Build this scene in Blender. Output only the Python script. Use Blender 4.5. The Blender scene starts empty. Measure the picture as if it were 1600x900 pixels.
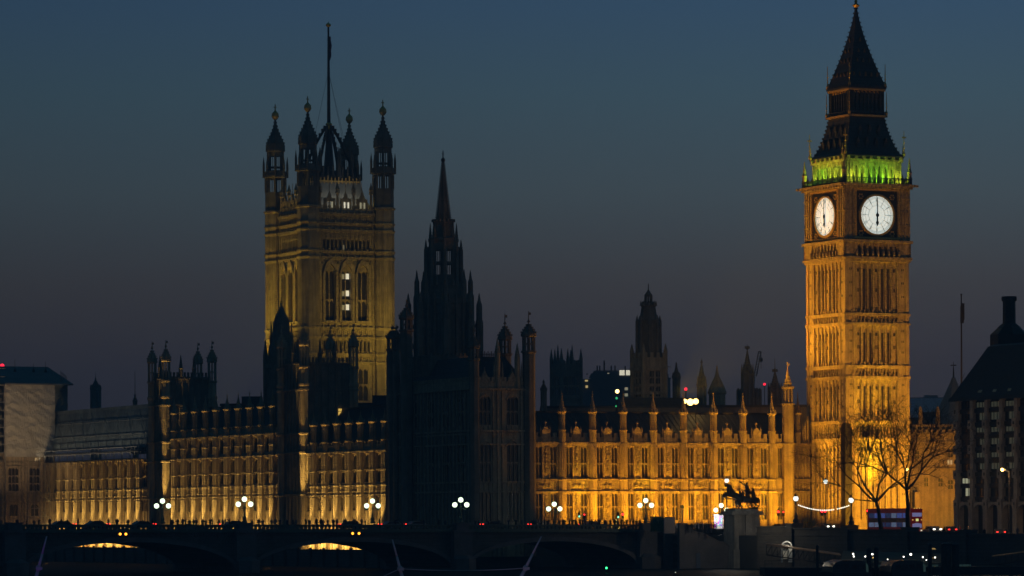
import bpy, math, random
from mathutils import Vector, Matrix
R = math.radians
rnd = random.Random(11)
C = bpy.context.scene.collection
SC = bpy.context.scene

# ---------------------------------------------------------------- survey of the place (metres; camera stands at 0,0)
FPX, CZ, HOR, ROLL = 6000.0, 8.0, 816.0, 0.005
PHI = R(26.6)
CS, SN = math.cos(PHI), math.sin(PHI)
STREET = 6.0
TERR = 2.9
OX, OY = 61.0, 700.0                      # foot of the clock tower's corner nearest the camera

def unroll(x, y): return x + (HOR - y) * ROLL, y + (x - 800) * ROLL
def P(x, y, Y):
    a, b = unroll(x, y); return Vector(((a - 800) * Y / FPX, Y, CZ + (HOR - b) * Y / FPX))
def W(u, v, z=0.0): return Vector((OX + u * CS - v * SN, OY + u * SN + v * CS, z))
def UV(x, Y, y=800):
    p = P(x, y, Y); dx, dy = p.x - OX, p.y - OY
    return dx * CS + dy * SN, -dx * SN + dy * CS
def LU(x, v, y=720):
    k = (unroll(x, y)[0] - 800) / FPX
    return (k * (OY + v * CS) - OX + v * SN) / (CS - k * SN)
def LV(x, u, y=720):
    k = (unroll(x, y)[0] - 800) / FPX
    return (OX + u * CS - k * (OY + u * SN)) / (SN + k * CS)

def ZL(x, y, u, v): return P(x, y, W(u, v).y).z

UR = LU(735, 11)                          # the river front's line

# ---------------------------------------------------------------- camera, sky, exposure
cd = bpy.data.cameras.new('camera'); cam = bpy.data.objects.new('camera', cd); C.objects.link(cam)
cd.sensor_width = 36; cd.lens = 36 * FPX / 1600; cd.shift_y = (HOR - 450) / 1600
cd.clip_start = 1; cd.clip_end = 20000
cam.matrix_world = Matrix.Translation((0, 0, CZ)) @ Matrix.Rotation(R(90), 4, 'X') @ Matrix.Rotation(-ROLL, 4, 'Z')
SC.camera = cam
SC.view_settings.view_transform = 'Standard'; SC.view_settings.look = 'None'
SC.view_settings.exposure = 0; SC.view_settings.gamma = 1; SC.view_settings.use_curve_mapping = False
SC.cycles.max_bounces = 4; SC.cycles.diffuse_bounces = 2; SC.cycles.glossy_bounces = 2
SC.cycles.caustics_reflective = False; SC.cycles.caustics_refractive = False
SC.cycles.use_denoising = True
SC.cycles.sample_clamp_indirect = 2.0

def world():
    w = bpy.data.worlds.new('World'); SC.world = w; w.use_nodes = True
    n, l = w.node_tree.nodes, w.node_tree.links
    n.clear()
    out = n.new('ShaderNodeOutputWorld')
    tc = n.new('ShaderNodeTexCoord'); sep = n.new('ShaderNodeSeparateXYZ'); l.new(tc.outputs['Generated'], sep.inputs[0])
    ramp = n.new('ShaderNodeValToRGB'); ramp.color_ramp.interpolation = 'LINEAR'
    stops = [(0, (0.0379, 0.0334, 0.0433)), (0.028, (0.0404, 0.0364, 0.0463)), (0.043, (0.0477, 0.0439, 0.0543)), (0.061, (0.0550, 0.0551, 0.0626)), (0.086, (0.0557, 0.0812, 0.1000)), (0.111, (0.0451, 0.0877, 0.1226)), (0.134, (0.0352, 0.0791, 0.1397)), (0.3, (0.0116, 0.0440, 0.0880)), (1, (0.0018, 0.0280, 0.0500))]
    e = ramp.color_ramp.elements
    e[0].position, e[0].color = stops[0][0], (*stops[0][1], 1); e[1].position, e[1].color = stops[-1][0], (*stops[-1][1], 1)
    for p, c in stops[1:-1]:
        q = e.new(p); q.color = (*c, 1)
    l.new(sep.outputs['Z'], ramp.inputs[0])
    # a little brighter towards the afterglow on the right
    ml = n.new('ShaderNodeMapRange'); l.new(sep.outputs['X'], ml.inputs[0])
    ml.inputs[1].default_value = -.14; ml.inputs[2].default_value = .10; ml.inputs[3].default_value = .72; ml.inputs[4].default_value = 1.02
    mu = n.new('ShaderNodeMix'); mu.data_type = 'RGBA'; mu.blend_type = 'MULTIPLY'; mu.inputs[0].default_value = 1
    l.new(ramp.outputs[0], mu.inputs[6]); l.new(ml.outputs[0], mu.inputs[7])
    b1 = n.new('ShaderNodeBackground'); l.new(mu.outputs[2], b1.inputs[0])
    sky = n.new('ShaderNodeTexSky'); sky.sky_type = 'NISHITA'; sky.sun_disc = False
    sky.sun_elevation = R(-3); sky.sun_rotation = R(20)
    b2 = n.new('ShaderNodeBackground'); l.new(sky.outputs[0], b2.inputs[0]); b2.inputs[1].default_value = .012
    ad = n.new('ShaderNodeAddShader'); l.new(b1.outputs[0], ad.inputs[0]); l.new(b2.outputs[0], ad.inputs[1])
    l.new(ad.outputs[0], out.inputs[0])
world()
sd = bpy.data.lights.new('sun', 'SUN'); sd.energy = .004; sd.angle = R(12); sd.color = (1, .75, .7)   # the last of the dusk glow
so = bpy.data.objects.new('sun', sd); C.objects.link(so); so.rotation_euler = (R(87), 0, R(180 - 20))

# ---------------------------------------------------------------- materials
def mat(name, col, rough=.8, var=.25, scale=.6, bump=0., bscale=4., metal=0., emit=None, es=1., spec=.3, streak=0., col2=None, seam=None):
    m = bpy.data.materials.new(name); m.use_nodes = True
    n, l = m.node_tree.nodes, m.node_tree.links
    b = n['Principled BSDF']
    b.inputs['Roughness'].default_value = rough; b.inputs['Metallic'].default_value = metal
    b.inputs['Specular IOR Level'].default_value = spec
    tc = n.new('ShaderNodeTexCoord')
    if var > 0:
        nz = n.new('ShaderNodeTexNoise'); nz.inputs['Scale'].default_value = scale; nz.inputs['Detail'].default_value = 6; nz.inputs['Roughness'].default_value = .65
        l.new(tc.outputs['Object'], nz.inputs[0])
        rp = n.new('ShaderNodeValToRGB')
        c2 = col2 or tuple(c * (1 - var) for c in col)
        rp.color_ramp.elements[0].position = .32; rp.color_ramp.elements[0].color = (*c2, 1)
        rp.color_ramp.elements[1].position = .68; rp.color_ramp.elements[1].color = (*[min(1, c * (1 + var * .5)) for c in col], 1)
        l.new(nz.outputs[0], rp.inputs[0]); last = rp.outputs[0]
        if streak > 0:                       # soot and rain streaks running down the stone
            mp = n.new('ShaderNodeMapping'); mp.inputs['Scale'].default_value = (1.6, 1.6, .09); l.new(tc.outputs['Object'], mp.inputs[0])
            n2 = n.new('ShaderNodeTexNoise'); n2.inputs['Scale'].default_value = 1.0; n2.inputs['Detail'].default_value = 5; l.new(mp.outputs[0], n2.inputs[0])
            r2 = n.new('ShaderNodeMapRange'); r2.inputs[1].default_value = .35; r2.inputs[2].default_value = .65; r2.inputs[3].default_value = 1 - streak; r2.inputs[4].default_value = 1.05
            l.new(n2.outputs[0], r2.inputs[0])
            mx = n.new('ShaderNodeMix'); mx.data_type = 'RGBA'; mx.blend_type = 'MULTIPLY'; mx.inputs[0].default_value = 1
            l.new(last, mx.inputs[6]); l.new(r2.outputs[0], mx.inputs[7]); last = mx.outputs[2]
        if seam:                             # coursed blocks
            br = n.new('ShaderNodeTexBrick'); sw = n.new('ShaderNodeMapping'); sw.inputs['Rotation'].default_value = (R(90), 0, 0)
            l.new(tc.outputs['Object'], sw.inputs[0]); l.new(sw.outputs[0], br.inputs[0])
            br.inputs['Scale'].default_value = 1; br.inputs['Brick Width'].default_value = seam[0]; br.inputs['Row Height'].default_value = seam[1]
            br.inputs['Mortar Size'].default_value = seam[2]; br.inputs['Color1'].default_value = (1, 1, 1, 1); br.inputs['Color2'].default_value = (.82, .8, .78, 1); br.inputs['Mortar'].default_value = (.45, .43, .4, 1)
            mx = n.new('ShaderNodeMix'); mx.data_type = 'RGBA'; mx.blend_type = 'MULTIPLY'; mx.inputs[0].default_value = 1
            l.new(last, mx.inputs[6]); l.new(br.outputs[0], mx.inputs[7]); last = mx.outputs[2]
        l.new(last, b.inputs['Base Color'])
    else:
        b.inputs['Base Color'].default_value = (*col, 1)
    if bump > 0:
        nb = n.new('ShaderNodeTexNoise'); nb.inputs['Scale'].default_value = bscale; nb.inputs['Detail'].default_value = 5; l.new(tc.outputs['Object'], nb.inputs[0])
        bp = n.new('ShaderNodeBump'); bp.inputs['Strength'].default_value = bump; bp.inputs['Distance'].default_value = .25
        l.new(nb.outputs[0], bp.inputs['Height']); l.new(bp.outputs[0], b.inputs['Normal'])
    if emit:
        b.inputs['Emission Color'].default_value = (*emit, 1); b.inputs['Emission Strength'].default_value = es
    return m
M = {}
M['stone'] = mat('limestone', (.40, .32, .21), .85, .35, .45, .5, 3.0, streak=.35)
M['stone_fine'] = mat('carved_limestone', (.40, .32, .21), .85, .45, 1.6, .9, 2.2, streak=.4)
M['unlit_stone'] = mat('shade_toned_limestone', (.20, .17, .13), .9, .4, .5, .5, 3.0, streak=.3)  # darker limestone copy: the shade of unlit parts is put into its colour
M['slate'] = mat('roof_slate', (.045, .048, .055), .55, .3, 1.2, .3, 2.0, seam=(.6, .35, .04))
M['iron'] = mat('cast_iron_roof', (.055, .058, .062), .5, .3, 1.0, .3, 2.0, seam=(.9, .6, .05))
M['lead'] = mat('lead_roof', (.20, .21, .21), .6, .25, .4, .2, 2.0)
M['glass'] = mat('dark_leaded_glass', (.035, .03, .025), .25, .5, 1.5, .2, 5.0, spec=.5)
M['gold'] = mat('gilding', (.75, .5, .12), .35, .2, 2.0, metal=.8)
M['granite'] = mat('grey_granite', (.10, .095, .088), .8, .35, .5, .4, 3.0, seam=(1.6, .6, .03))
M['green_paint'] = mat('green_painted_iron', (.07, .10, .075), .5, .3, 1.2, .2, 3.0)
M['black_iron'] = mat('black_iron', (.02, .02, .022), .5, .2, 2.0)
M['asphalt'] = mat('asphalt', (.05, .05, .05), .9, .25, .8, .2, 6.0)
M['paving'] = mat('paving_stone', (.14, .135, .125), .85, .3, .6, seam=(.9, .6, .03))
M['ground'] = mat('dark_ground', (.06, .06, .055), .95, .3, .2)
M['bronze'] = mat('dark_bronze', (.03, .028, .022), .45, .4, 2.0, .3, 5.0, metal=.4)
M['bark'] = mat('plane_bark', (.022, .018, .014), .9, .4, 1.5, .5, 6.0)
M['twig'] = mat('bare_twigs', (.018, .015, .012), .9, .3, 2.0)
M['steel'] = mat('painted_steel', (.45, .43, .45), .4, .2, .8)
M['scaffold'] = mat('galvanised_tube', (.30, .29, .27), .5, .3, 2.0, metal=.4)
M['wood'] = mat('oak_pile', (.05, .043, .036), .9, .4, 2.0, .4, 4.0)

# ---------------------------------------------------------------- mesh builder
class B:
    def __init__(s, f=None): s.v, s.f, s.map, s.mi, s.cur = [], [], f, [], 0
    def add(s, vs, fs):
        o = len(s.v)
        s.v += [s.map(*p) if s.map else tuple(p) for p in vs]
        s.f += [tuple(i + o for i in f) for f in fs]; s.mi += [s.cur] * len(fs)
    def box(s, x0, x1, y0, y1, z0, z1):
        s.add([(x0, y0, z0), (x1, y0, z0), (x1, y1, z0), (x0, y1, z0), (x0, y0, z1), (x1, y0, z1), (x1, y1, z1), (x0, y1, z1)],
              [(0, 3, 2, 1), (4, 5, 6, 7), (0, 1, 5, 4), (1, 2, 6, 5), (2, 3, 7, 6), (3, 0, 4, 7)])
    def ext(s, poly, y0, y1):                 # polygon in (x, z) extruded along y
        n = len(poly)
        s.add([(a, y0, b) for a, b in poly] + [(a, y1, b) for a, b in poly],
              [tuple(range(n)), tuple(range(2 * n - 1, n - 1, -1))] + [(i, i + n, (i + 1) % n + n, (i + 1) % n) for i in range(n)])
    def strip(s, top, bot, y0, y1):           # solid between two polylines (x, z), extruded along y
        n = len(top)
        vs = [(a, y0, b) for a, b in top] + [(a, y0, b) for a, b in bot] + [(a, y1, b) for a, b in top] + [(a, y1, b) for a, b in bot]
        fs = []
        for i in range(n - 1):
            fs += [(i, i + 1, n + i + 1, n + i), (2 * n + i, 3 * n + i, 3 * n + i + 1, 2 * n + i + 1),
                   (i, 2 * n + i, 2 * n + i + 1, i + 1), (n + i, n + i + 1, 3 * n + i + 1, 3 * n + i)]
        fs += [(0, n, 3 * n, 2 * n), (n - 1, 3 * n - 1, 4 * n - 1, 2 * n - 1)]
        s.add(vs, fs)
    def lathe(s, cx, cy, prof, n=8, rot=None, cap=True, sq=1.0):
        rot = math.pi / n if rot is None else rot
        vs, fs = [], []
        for r, z in prof:
            for k in range(n):
                a = 2 * math.pi * k / n + rot
                vs.append((cx + r * math.cos(a), cy + r * sq * math.sin(a), z))
        for j in range(len(prof) - 1):
            for k in range(n):
                fs.append((j * n + k, j * n + (k + 1) % n, (j + 1) * n + (k + 1) % n, (j + 1) * n + k))
        if cap: fs += [tuple(range(n - 1, -1, -1)), tuple((len(prof) - 1) * n + k for k in range(n))]
        s.add(vs, fs)
    def tube(s, p, q, r0, r1=None, n=6):
        r1 = r0 if r1 is None else r1
        p, q = Vector(p), Vector(q); d = q - p
        if d.length < 1e-6: return
        d.normalize(); a = d.cross(Vector((0, 0, 1)) if abs(d.z) < .9 else Vector((1, 0, 0))).normalized(); b = d.cross(a)
        vs = []
        for c, r in ((p, r0), (q, r1)):
            for k in range(n):
                t = 2 * math.pi * k / n; vs.append(tuple(c + a * (r * math.cos(t)) + b * (r * math.sin(t))))
        s.add(vs, [(k, (k + 1) % n, n + (k + 1) % n, n + k) for k in range(n)] + [tuple(range(n - 1, -1, -1)), tuple(range(n, 2 * n))])
    def ball(s, c, r, n=8, m=6):
        cx, cy, cz = c
        s.lathe(cx, cy, [(max(1e-3, r * math.sin(math.pi * j / m)), cz - r * math.cos(math.pi * j / m)) for j in range(m + 1)], n)
    def wall(s, x0, x1, z0, z1, y0, y1, holes):   # wall slab with rectangular openings (a, b, zb, zt)
        zs = sorted({z0, z1, *[h[2] for h in holes], *[h[3] for h in holes]}); zs = [z for z in zs if z0 <= z <= z1]
        for za, zb in zip(zs, zs[1:]):
            hs = sorted(h for h in holes if h[2] <= za + 1e-6 and h[3] >= zb - 1e-6)
            x = x0
            for h in hs:
                if h[0] > x + 1e-6: s.box(x, h[0], y0, y1, za, zb)
                x = max(x, h[1])
            if x < x1 - 1e-6: s.box(x, x1, y0, y1, za, zb)
    def spire(s, cx, cy, z0, z1, r, n=8, steps=7, bulge=.16, curve=1.0, tip=.05):  # crocketed spirelet
        pr = []
        for j in range(steps):
            t = j / steps; rr = tip + (r - tip) * (1 - t) ** curve
            t2 = (j + .72) / steps; r2 = tip + (r - tip) * (1 - t2) ** curve
            pr += [(rr * (1 + bulge), z0 + (z1 - z0) * t), (rr * .98, z0 + (z1 - z0) * (t + .18 / steps)), (r2 * .95, z0 + (z1 - z0) * t2)]
        pr.append((tip * .6, z1)); s.lathe(cx, cy, pr, n)
    def mesh(s, name, m):
        me = bpy.data.meshes.new(name); me.from_pydata(s.v, [], s.f); me.update()
        for q in (m if isinstance(m, (list, tuple)) else [m]): me.materials.append(M[q] if isinstance(q, str) else q)
        if max(s.mi, default=0): me.polygons.foreach_set('material_index', s.mi)
        return me
    def build(s, name, m, parent=None, loc=(0, 0, 0), rz=0):
        o = bpy.data.objects.new(name, s.mesh(name, m)); C.objects.link(o)
        o.location = loc; o.rotation_euler = (0, 0, rz)
        if parent: o.parent = parent
        return o
def link(name, me, parent=None, loc=(0, 0, 0), rz=0):
    o = bpy.data.objects.new(name, me); C.objects.link(o); o.location = loc; o.rotation_euler = (0, 0, rz)
    if parent: o.parent = parent
    return o
def smooth(o):
    for p in o.data.polygons: p.use_smooth = True
    return o
def tag(o, label, cat, group=None):
    o['label'] = label; o['category'] = cat
    if group: o['group'] = group
    return o
def thing(name, label, cat, loc, rz=0, group=None):
    o = bpy.data.objects.new(name, None); C.objects.link(o); o.empty_display_size = .5
    o.location = loc; o.rotation_euler = (0, 0, rz)
    return tag(o, label, cat, group)
def struct(name, b, m):
    o = b.build(name, m); o['kind'] = 'structure'; return o
def copy_tree(o, parent=None):
    c = o.copy(); C.objects.link(c)
    if parent: c.parent = parent
    for ch in [k for k in bpy.data.objects if k.parent == o]: copy_tree(ch, c)
    return c
def lamp(kind, loc, target, energy, col, size=.3, size_y=None, spot=60, blend=.6, name='floodlight_beam', spread=180):
    d = bpy.data.lights.new(name, kind); d.energy = energy * 1.15; d.color = col
    if kind == 'AREA':
        d.shape = 'RECTANGLE'; d.size = size; d.size_y = size_y or size; d.spread = R(spread)
    else: d.shadow_soft_size = size
    if kind == 'SPOT': d.spot_size = R(spot); d.spot_blend = blend
    o = bpy.data.objects.new(name, d); C.objects.link(o); o.location = loc
    if target is not None:
        q = (Vector(target) - Vector(loc)).to_track_quat('-Z', 'Y'); o.rotation_euler = q.to_euler()
    return o
def strip_lamp(p0, p1, aim, energy, col, width=.4, spread=110):      # a row of floodlights along p0-p1, aimed at 'aim' (a point)
    p0, p1, aim = Vector(p0), Vector(p1), Vector(aim); mid = (p0 + p1) / 2
    x = (p1 - p0).normalized(); z = -(aim - mid); z = (z - x * z.dot(x)).normalized(); y = z.cross(x)
    d = bpy.data.lights.new('floodlight_row', 'AREA'); d.shape = 'RECTANGLE'; d.size = (p1 - p0).length; d.size_y = width; d.energy = energy * 1.15; d.color = col; d.spread = R(spread)
    o = bpy.data.objects.new('floodlight_row', d); C.objects.link(o)
    o.matrix_world = Matrix(((x.x, y.x, z.x, mid.x), (x.y, y.y, z.y, mid.y), (x.z, y.z, z.z, mid.z), (0, 0, 0, 1)))
    return o
def north(s, d, z): return (s, -d, z)          # facade frames: along the wall, out of the wall, up
def east(s, d, z): return (-d, s, z)

# gothic window: glass sheet with a carved stone frame; opening w x h, foot at the origin, facing -y
def window_meshes(name, w, h, lights=2, transoms=(.5,), arch=True, glass='glass', stone='stone_fine', mull=.11, deep=.3, proud=.22):
    g = B(); g.box(-w / 2, w / 2, deep, deep + .05, 0, h)
    f = B(); lw = w / lights
    for k in range(1, lights): f.box(-w / 2 + k * lw - mull / 2, -w / 2 + k * lw + mull / 2, deep - proud, deep - .004, 0, h)
    tr = [0] + list(transoms) + [1]
    for t in transoms: f.box(-w / 2, w / 2, deep - proud * .9, deep - .008, h * t - mull * .7, h * t + mull * .7)
    if arch:
        for t in tr[1:]:
            zt = h * t - (mull * .7 if t < 1 else 0); ah = lw * .75
            for k in range(lights):
                a, b = -w / 2 + k * lw, -w / 2 + (k + 1) * lw; c = (a + b) / 2
                for e0, sg in ((a, 1), (b, -1)):
                    pts = [(e0, zt), (c, zt)] + [(c - sg * lw / 2 * tx, zt - ah * tz) for tx, tz in ((.45, .28), (.8, .6), (1, 1))]
                    f.ext(pts, deep - proud * .65, deep - .012)
    return g.mesh('window', glass), f.mesh('frame', stone)
def put_window(ms, parent, loc, rz=0):
    g = link('window', ms[0], parent, loc, rz); link('frame', ms[1], g)
    return g
# ================================================================ river and land
def ground():
    b = B(); b.add([(-1550, -200, 0), (1550, -200, 0), (1550, 3000, 0), (-1550, 3000, 0)], [(0, 1, 2, 3)]); struct('river_water', b, 'water')
    b = B()
    UE = -42.5
    def w(u, v, z): return tuple(W(u, v, z))
    ul = UR + .6
    pts = [(ul, 12), (UE, 12), (UE, -140), (600, -140), (600, 12), (1200, 12), (1200, 1900), (ul, 1900)]
    zz = lambda v: STREET if v > -30 else STREET - 1.4 * (-30 - v) / 110
    top = [w(u, v, zz(v)) for u, v in pts]; bot = [w(u, v, -3) for u, v in pts]
    b.add(top + bot, [(0, 1, 4, 5, 6, 7), (1, 2, 3, 4)] + [(i, (i + 1) % 8, 8 + (i + 1) % 8, 8 + i) for i in range(8)])
    struct('ground', b, 'ground')
    b = B(); b.add([w(UE + 3, 9, STREET + .008), w(UE + 3, -24, STREET + .008), w(300, -24, STREET + .008), w(300, 9, STREET + .008)], [(0, 1, 2, 3)]); struct('road', b, 'asphalt')
    b = B(); a = W(UR - 13, 12); b.map = lambda x, y, z: tuple(W(x, y, z)); b.box(UR - 13, UR + .5, 14, 260, -3, TERR); struct('terrace', b, 'paving')
    # river wall of the terrace with fender posts and a rail
    T = thing('terrace_wall', 'dark river wall with fender posts and railing, seen under the bridge arches', 'wall', W(UR - 13, 14, 0), PHI)
    q = B(east); q.box(0, 246, 0, .6, -1, TERR + .02); q.box(0, 246, -.3, .8, TERR + .02, TERR + .3); q.build('river_wall', 'granite', T)
    q = B(east)
    for k in range(42): q.box(k * 6 - .2, k * 6 + .2, .6, 1.0, -1, TERR + .6)
    q.build('fender_posts', 'wood', T)
m = mat('river_water', (.004, .008, .010), .6, 0, spec=.02); M['water'] = m
def _waves(m):
    n, l = m.node_tree.nodes, m.node_tree.links
    tc = n.new('ShaderNodeTexCoord'); nz = n.new('ShaderNodeTexNoise'); nz.inputs['Scale'].default_value = .6; nz.inputs['Detail'].default_value = 4
    l.new(tc.outputs['Object'], nz.inputs[0]); bp = n.new('ShaderNodeBump'); bp.inputs['Strength'].default_value = .6; bp.inputs['Distance'].default_value = .4
    l.new(nz.outputs[0], bp.inputs['Height']); l.new(bp.outputs[0], n['Principled BSDF'].inputs['Normal'])
_waves(m)
ground()
# ================================================================ clock tower
ORANGE = (1.0, .43, .02)
def zt(y): return P(1322, y, OY).z
def zc_(y): return P(1337, y, 708.5).z        # heights on the tower's axis
def dk(b, *a): b.cur = 1; b.box(*a); b.cur = 0  # dark box for small panes and for recess shade put into colour
def clock_tower():
    S = 13.3
    T = thing('clock_tower', 'tall floodlit golden stone clock tower with two glowing white dials and an iron spire', 'clock tower', W(0, 0, 0), PHI)
    y_str = [(404, 'c'), (489, 's'), (504, 's'), (571, 's'), (588, 's'), (658, 's'), (685, 's')]
    z0 = STREET - .6
    core = B(); core.box(.26, S - .26, .26, S - .26, z0, zt(404))
    core.build('shaft', 'stone', T)
    faces = [('n', lambda s, d, z: (s, -d, z)), ('e', lambda s, d, z: (-d, s, z)),
             ('w', lambda s, d, z: (S + d, s, z)), ('s', lambda s, d, z: (s, S + d, z))]
    cb = B()
    for cx in (0, S):                                           # clasping corner buttresses
        for cy in (0, S):
            sx, sy = (1 if cx == 0 else -1), (1 if cy == 0 else -1)
            for a, b_, o in ((-.05, 2.1, 0), (-.22, .55, 0), (1.5, 1.95, -.14)):
                x0, x1 = cx + sx * a, cx + sx * b_; y0, y1 = cy + sy * a, cy + sy * b_
                if o == 0: cb.box(min(x0, x1), max(x0, x1), min(y0, y1), max(y0, y1), z0 + abs(a) * .02, zt(406) - abs(a))
                else:
                    y0, y1 = cy - sy * .17, cy + sy * 1.0; cb.box(min(x0, x1), max(x0, x1), min(y0, y1), max(y0, y1), z0, zt(407))
                    x0, x1, y0, y1 = cx - sx * .17, cx + sx * 1.0, cy + sy * 1.5, cy + sy * 1.95; cb.box(min(x0, x1), max(x0, x1), min(y0, y1), max(y0, y1), z0, zt(407.5))
    cb.build('corner_buttress', 'stone', T)
    stages = [(404, 489), (504, 571), (588, 658), (685, 812)]
    rb, sts = B(), [B() for _ in y_str]
    for fi, (fn, fm) in enumerate(faces):
        rb.map = fm
        pw = (S - 4.3) / 7
        for (ya, yb) in stages:
            za, zb = zt(yb), zt(ya)
            for k in range(8):                                  # the long vertical ribs
                s = 2.15 + k * pw
                rb.box(s - .17, s + .17, -.55, -.02 + (.1 if k in (0, 7) else 0), za, zb - .3)
                for e in (-.24, .24): dk(rb, s + e - .06, s + e + .06, -.30, -.22, za + .1, zb - .9)  # dark strips beside each rib put the groove shade into the colour
                if k < 7:
                    c = s + pw / 2
                    for e in (-.3, .3): rb.box(c + e - .05, c + e + .05, -.3, -.14, za, zb - 1.2)
                    rb.ext([(s + .17, zb - .3), (s + .17, zb - 1.5), (c, zb - .75), (s + pw - .17, zb - 1.5), (s + pw - .17, zb - .3)], -.55, -.16)
                    if fn == 'n' or fn == 'w' or fn == 'e':
                        if k in (1, 2, 4, 5) and ya < 685 and fn != 'w': q_ = B(fm); q_.box(c - .19, c + .19, -.30, -.18, za + .5, zb - 1.8); q_.build('window_slit', 'glass', T)
                        if k in (0, 3, 6):
                            zm = za + (zb - za) * .40
                            for e in (-.17, .17): dk(rb, c + e - .1, c + e + .1, -.30, -.18, zm, zm + .65)
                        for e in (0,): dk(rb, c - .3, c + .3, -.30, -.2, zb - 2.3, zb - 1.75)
            for q in range(3):                                  # small sunk panels of the corner buttresses
                zq = za + (zb - za) * (.3 + .25 * q)
                for s in (.9, 1.25, S - 1.25, S - .9): dk(rb, s - .09, s + .09, -.2, .06, zq, zq + .4)
        for yi, (y, kd) in enumerate(y_str):
            z = zt(y); st = sts[yi]; st.map = fm; st.box(-.45, S + .45, -.6, .30, z - .28, z + .12); st.box(-.3, S + .3, -.6, .18, z - .5, z - .28)
            if kd == 's':
                for k in range(15):                              # little battlements whose shadow serrates the string course
                    s = .4 + k * (S - .8) / 14; st.box(s - .16, s + .16, -.1, .2, z + .12, z + .75 - .2 * (k % 2))
        for (ya, yb) in ((489, 504), (571, 588), (658, 685)):    # bands of small blind arches
            za, zb = zt(yb) + .14, zt(ya) - .5
            n = 14
            for k in range(n):
                s = 2.1 + (k + .5) * (S - 4.2) / n
                rb.box(s - .31, s - .19, -.5, -.05, za, zb); rb.box(s + .19, s + .31, -.5, -.05, za, zb)
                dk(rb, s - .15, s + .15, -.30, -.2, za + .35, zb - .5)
    rb.build('panelling', ['stone_fine', 'glass'], T); [st.build('string_course', 'stone_fine', T) for st in sts]
    # dark foot of the tower's corner facing the river: stepped pier
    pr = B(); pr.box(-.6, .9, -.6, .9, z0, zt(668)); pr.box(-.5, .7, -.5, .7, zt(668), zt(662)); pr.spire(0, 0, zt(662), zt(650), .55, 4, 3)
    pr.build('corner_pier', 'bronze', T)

    # arcaded corbel stage under the dials
    ar = B(); a0, a1 = zt(400), zt(375)
    ar.box(-.1, S + .1, -.1, S + .1, zt(404), a1)
    for fn, fm in faces:
        ar.map = fm
        ar.box(-.6, S + .6, 0, .75, a0 - .45, a0); ar.box(-.4, S + .4, 0, .5, a0 - .9, a0 - .45)
        ar.box(-.7, S + .7, 0, .85, a1 - .35, a1 + .15)
        ar.box(-.5, 2.0, .1, .5, a0, a1 - .35); ar.box(S - 2.0, S + .5, .1, .5, a0, a1 - .35)
        for k in range(9):
            s = 2.1 + k * (S - 4.2) / 8
            ar.box(s - .2, s + .2, .1, .55, a0, a1 - .35)
            ar.lathe(s, .62, [(.05, a0 + .1), (.26, a0 + .4), (.2, a0 + 1.0), (.05, a0 + 1.2)], 6)
            if k < 8:
                c = s + (S - 4.2) / 16; hw = (S - 4.2) / 16 - .2
                dk(ar, c - hw, c + hw, .1, .13, a0, a1 - 1.0)
                for sg in (1, -1): ar.ext([(c - sg * hw, a1 - .35), (c, a1 - .35), (c - sg * hw * .5, a1 - .6), (c - sg * hw, a1 - 1.2)], .1, .45)
        for k in range(16):
            s = .3 + k * (S - .6) / 15; ar.box(s - .14, s + .14, .5, .8, a0 - .45, a0 - .1)
    ar.map = None
    ar.build('arcade', ['stone_fine', 'glass'], T)

    # dial stage
    d0, d1 = a1 + .15, zt(290); E_ = .35
    ds = B(); ds.box(-E_ + .5, S + E_ - .5, -E_ + .5, S + E_ - .5, d0, d1)
    dp, gl = B(), B()
    zc = zt(334.5); RD = 3.5
    for fi, (fn, fm) in enumerate(faces):
        ds.map = dp.map = gl.map = fm
        for s0 in (-.4, S - 1.75):                               # panelled corner piers
            ds.box(s0, s0 + 2.15, -.2, .38, d0, d1)
            for k in range(3):
                q = s0 + .3 + k * .75; ds.box(q - .1, q + .1, .38, .55, d0 + .4, d1 - .5)
            for zq in (d0 + 2.6, d0 + 5.2, d0 + 7.6): ds.box(s0, s0 + 2.15, .38, .5, zq, zq + .22)
        dp.box(1.75, S - 1.75, -.2, .1, d0, d1)                  # dark panel behind the dial
        for s0 in (1.75, S - 2.25): gl.box(s0, s0 + .5, .1, .4, d0 + .3, d1 - .4)
        gl.box(1.75, S - 1.75, .1, .42, d0 + .2, d0 + .55); gl.box(1.75, S - 1.75, .1, .42, d1 - .75, d1 - .4)
        for s0 in (2.0, S - 2.0):
            for k in range(13): gl.box(s0 - .2, s0 + .2, .4, .5, d0 + .6 + k * .68, d0 + .9 + k * .68)
        for sx in (-1, 1):                                       # gilt spandrel tracery in the corners
            for sz in (-1, 1):
                cx, cz = S / 2 + sx * 3.35, zc + sz * 3.35
                for k in range(6):
                    a = k * math.pi / 3; gl.box(cx + .42 * math.cos(a) - .13, cx + .42 * math.cos(a) + .13, .1, .2, cz + .42 * math.sin(a) - .13, cz + .42 * math.sin(a) + .13)
        # cornice
        ds.box(-.75, S + .75, 0, .85, d1 - .3, d1 + .15); ds.box(-1.15, S + 1.15, 0, 1.2, d1 + .15, d1 + .55)
        for k in range(16):
            s = -.2 + k * (S + .4) / 15; ds.box(s - .2, s + .2, .3, 1.05, d1 - .25, d1 + .1)
        for s in (-1.0, S + 1.0): ds.box(s - .25, s + .25, .7, 1.75, d1 + .1, d1 + .45)
    ds.map = dp.map = gl.map = None
    ds.build('dial_stage', 'stone_fine', T); dp.build('dial_surround', 'black_iron', T); gl.build('gilt_frame', M['gilt_dim'], T)

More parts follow.
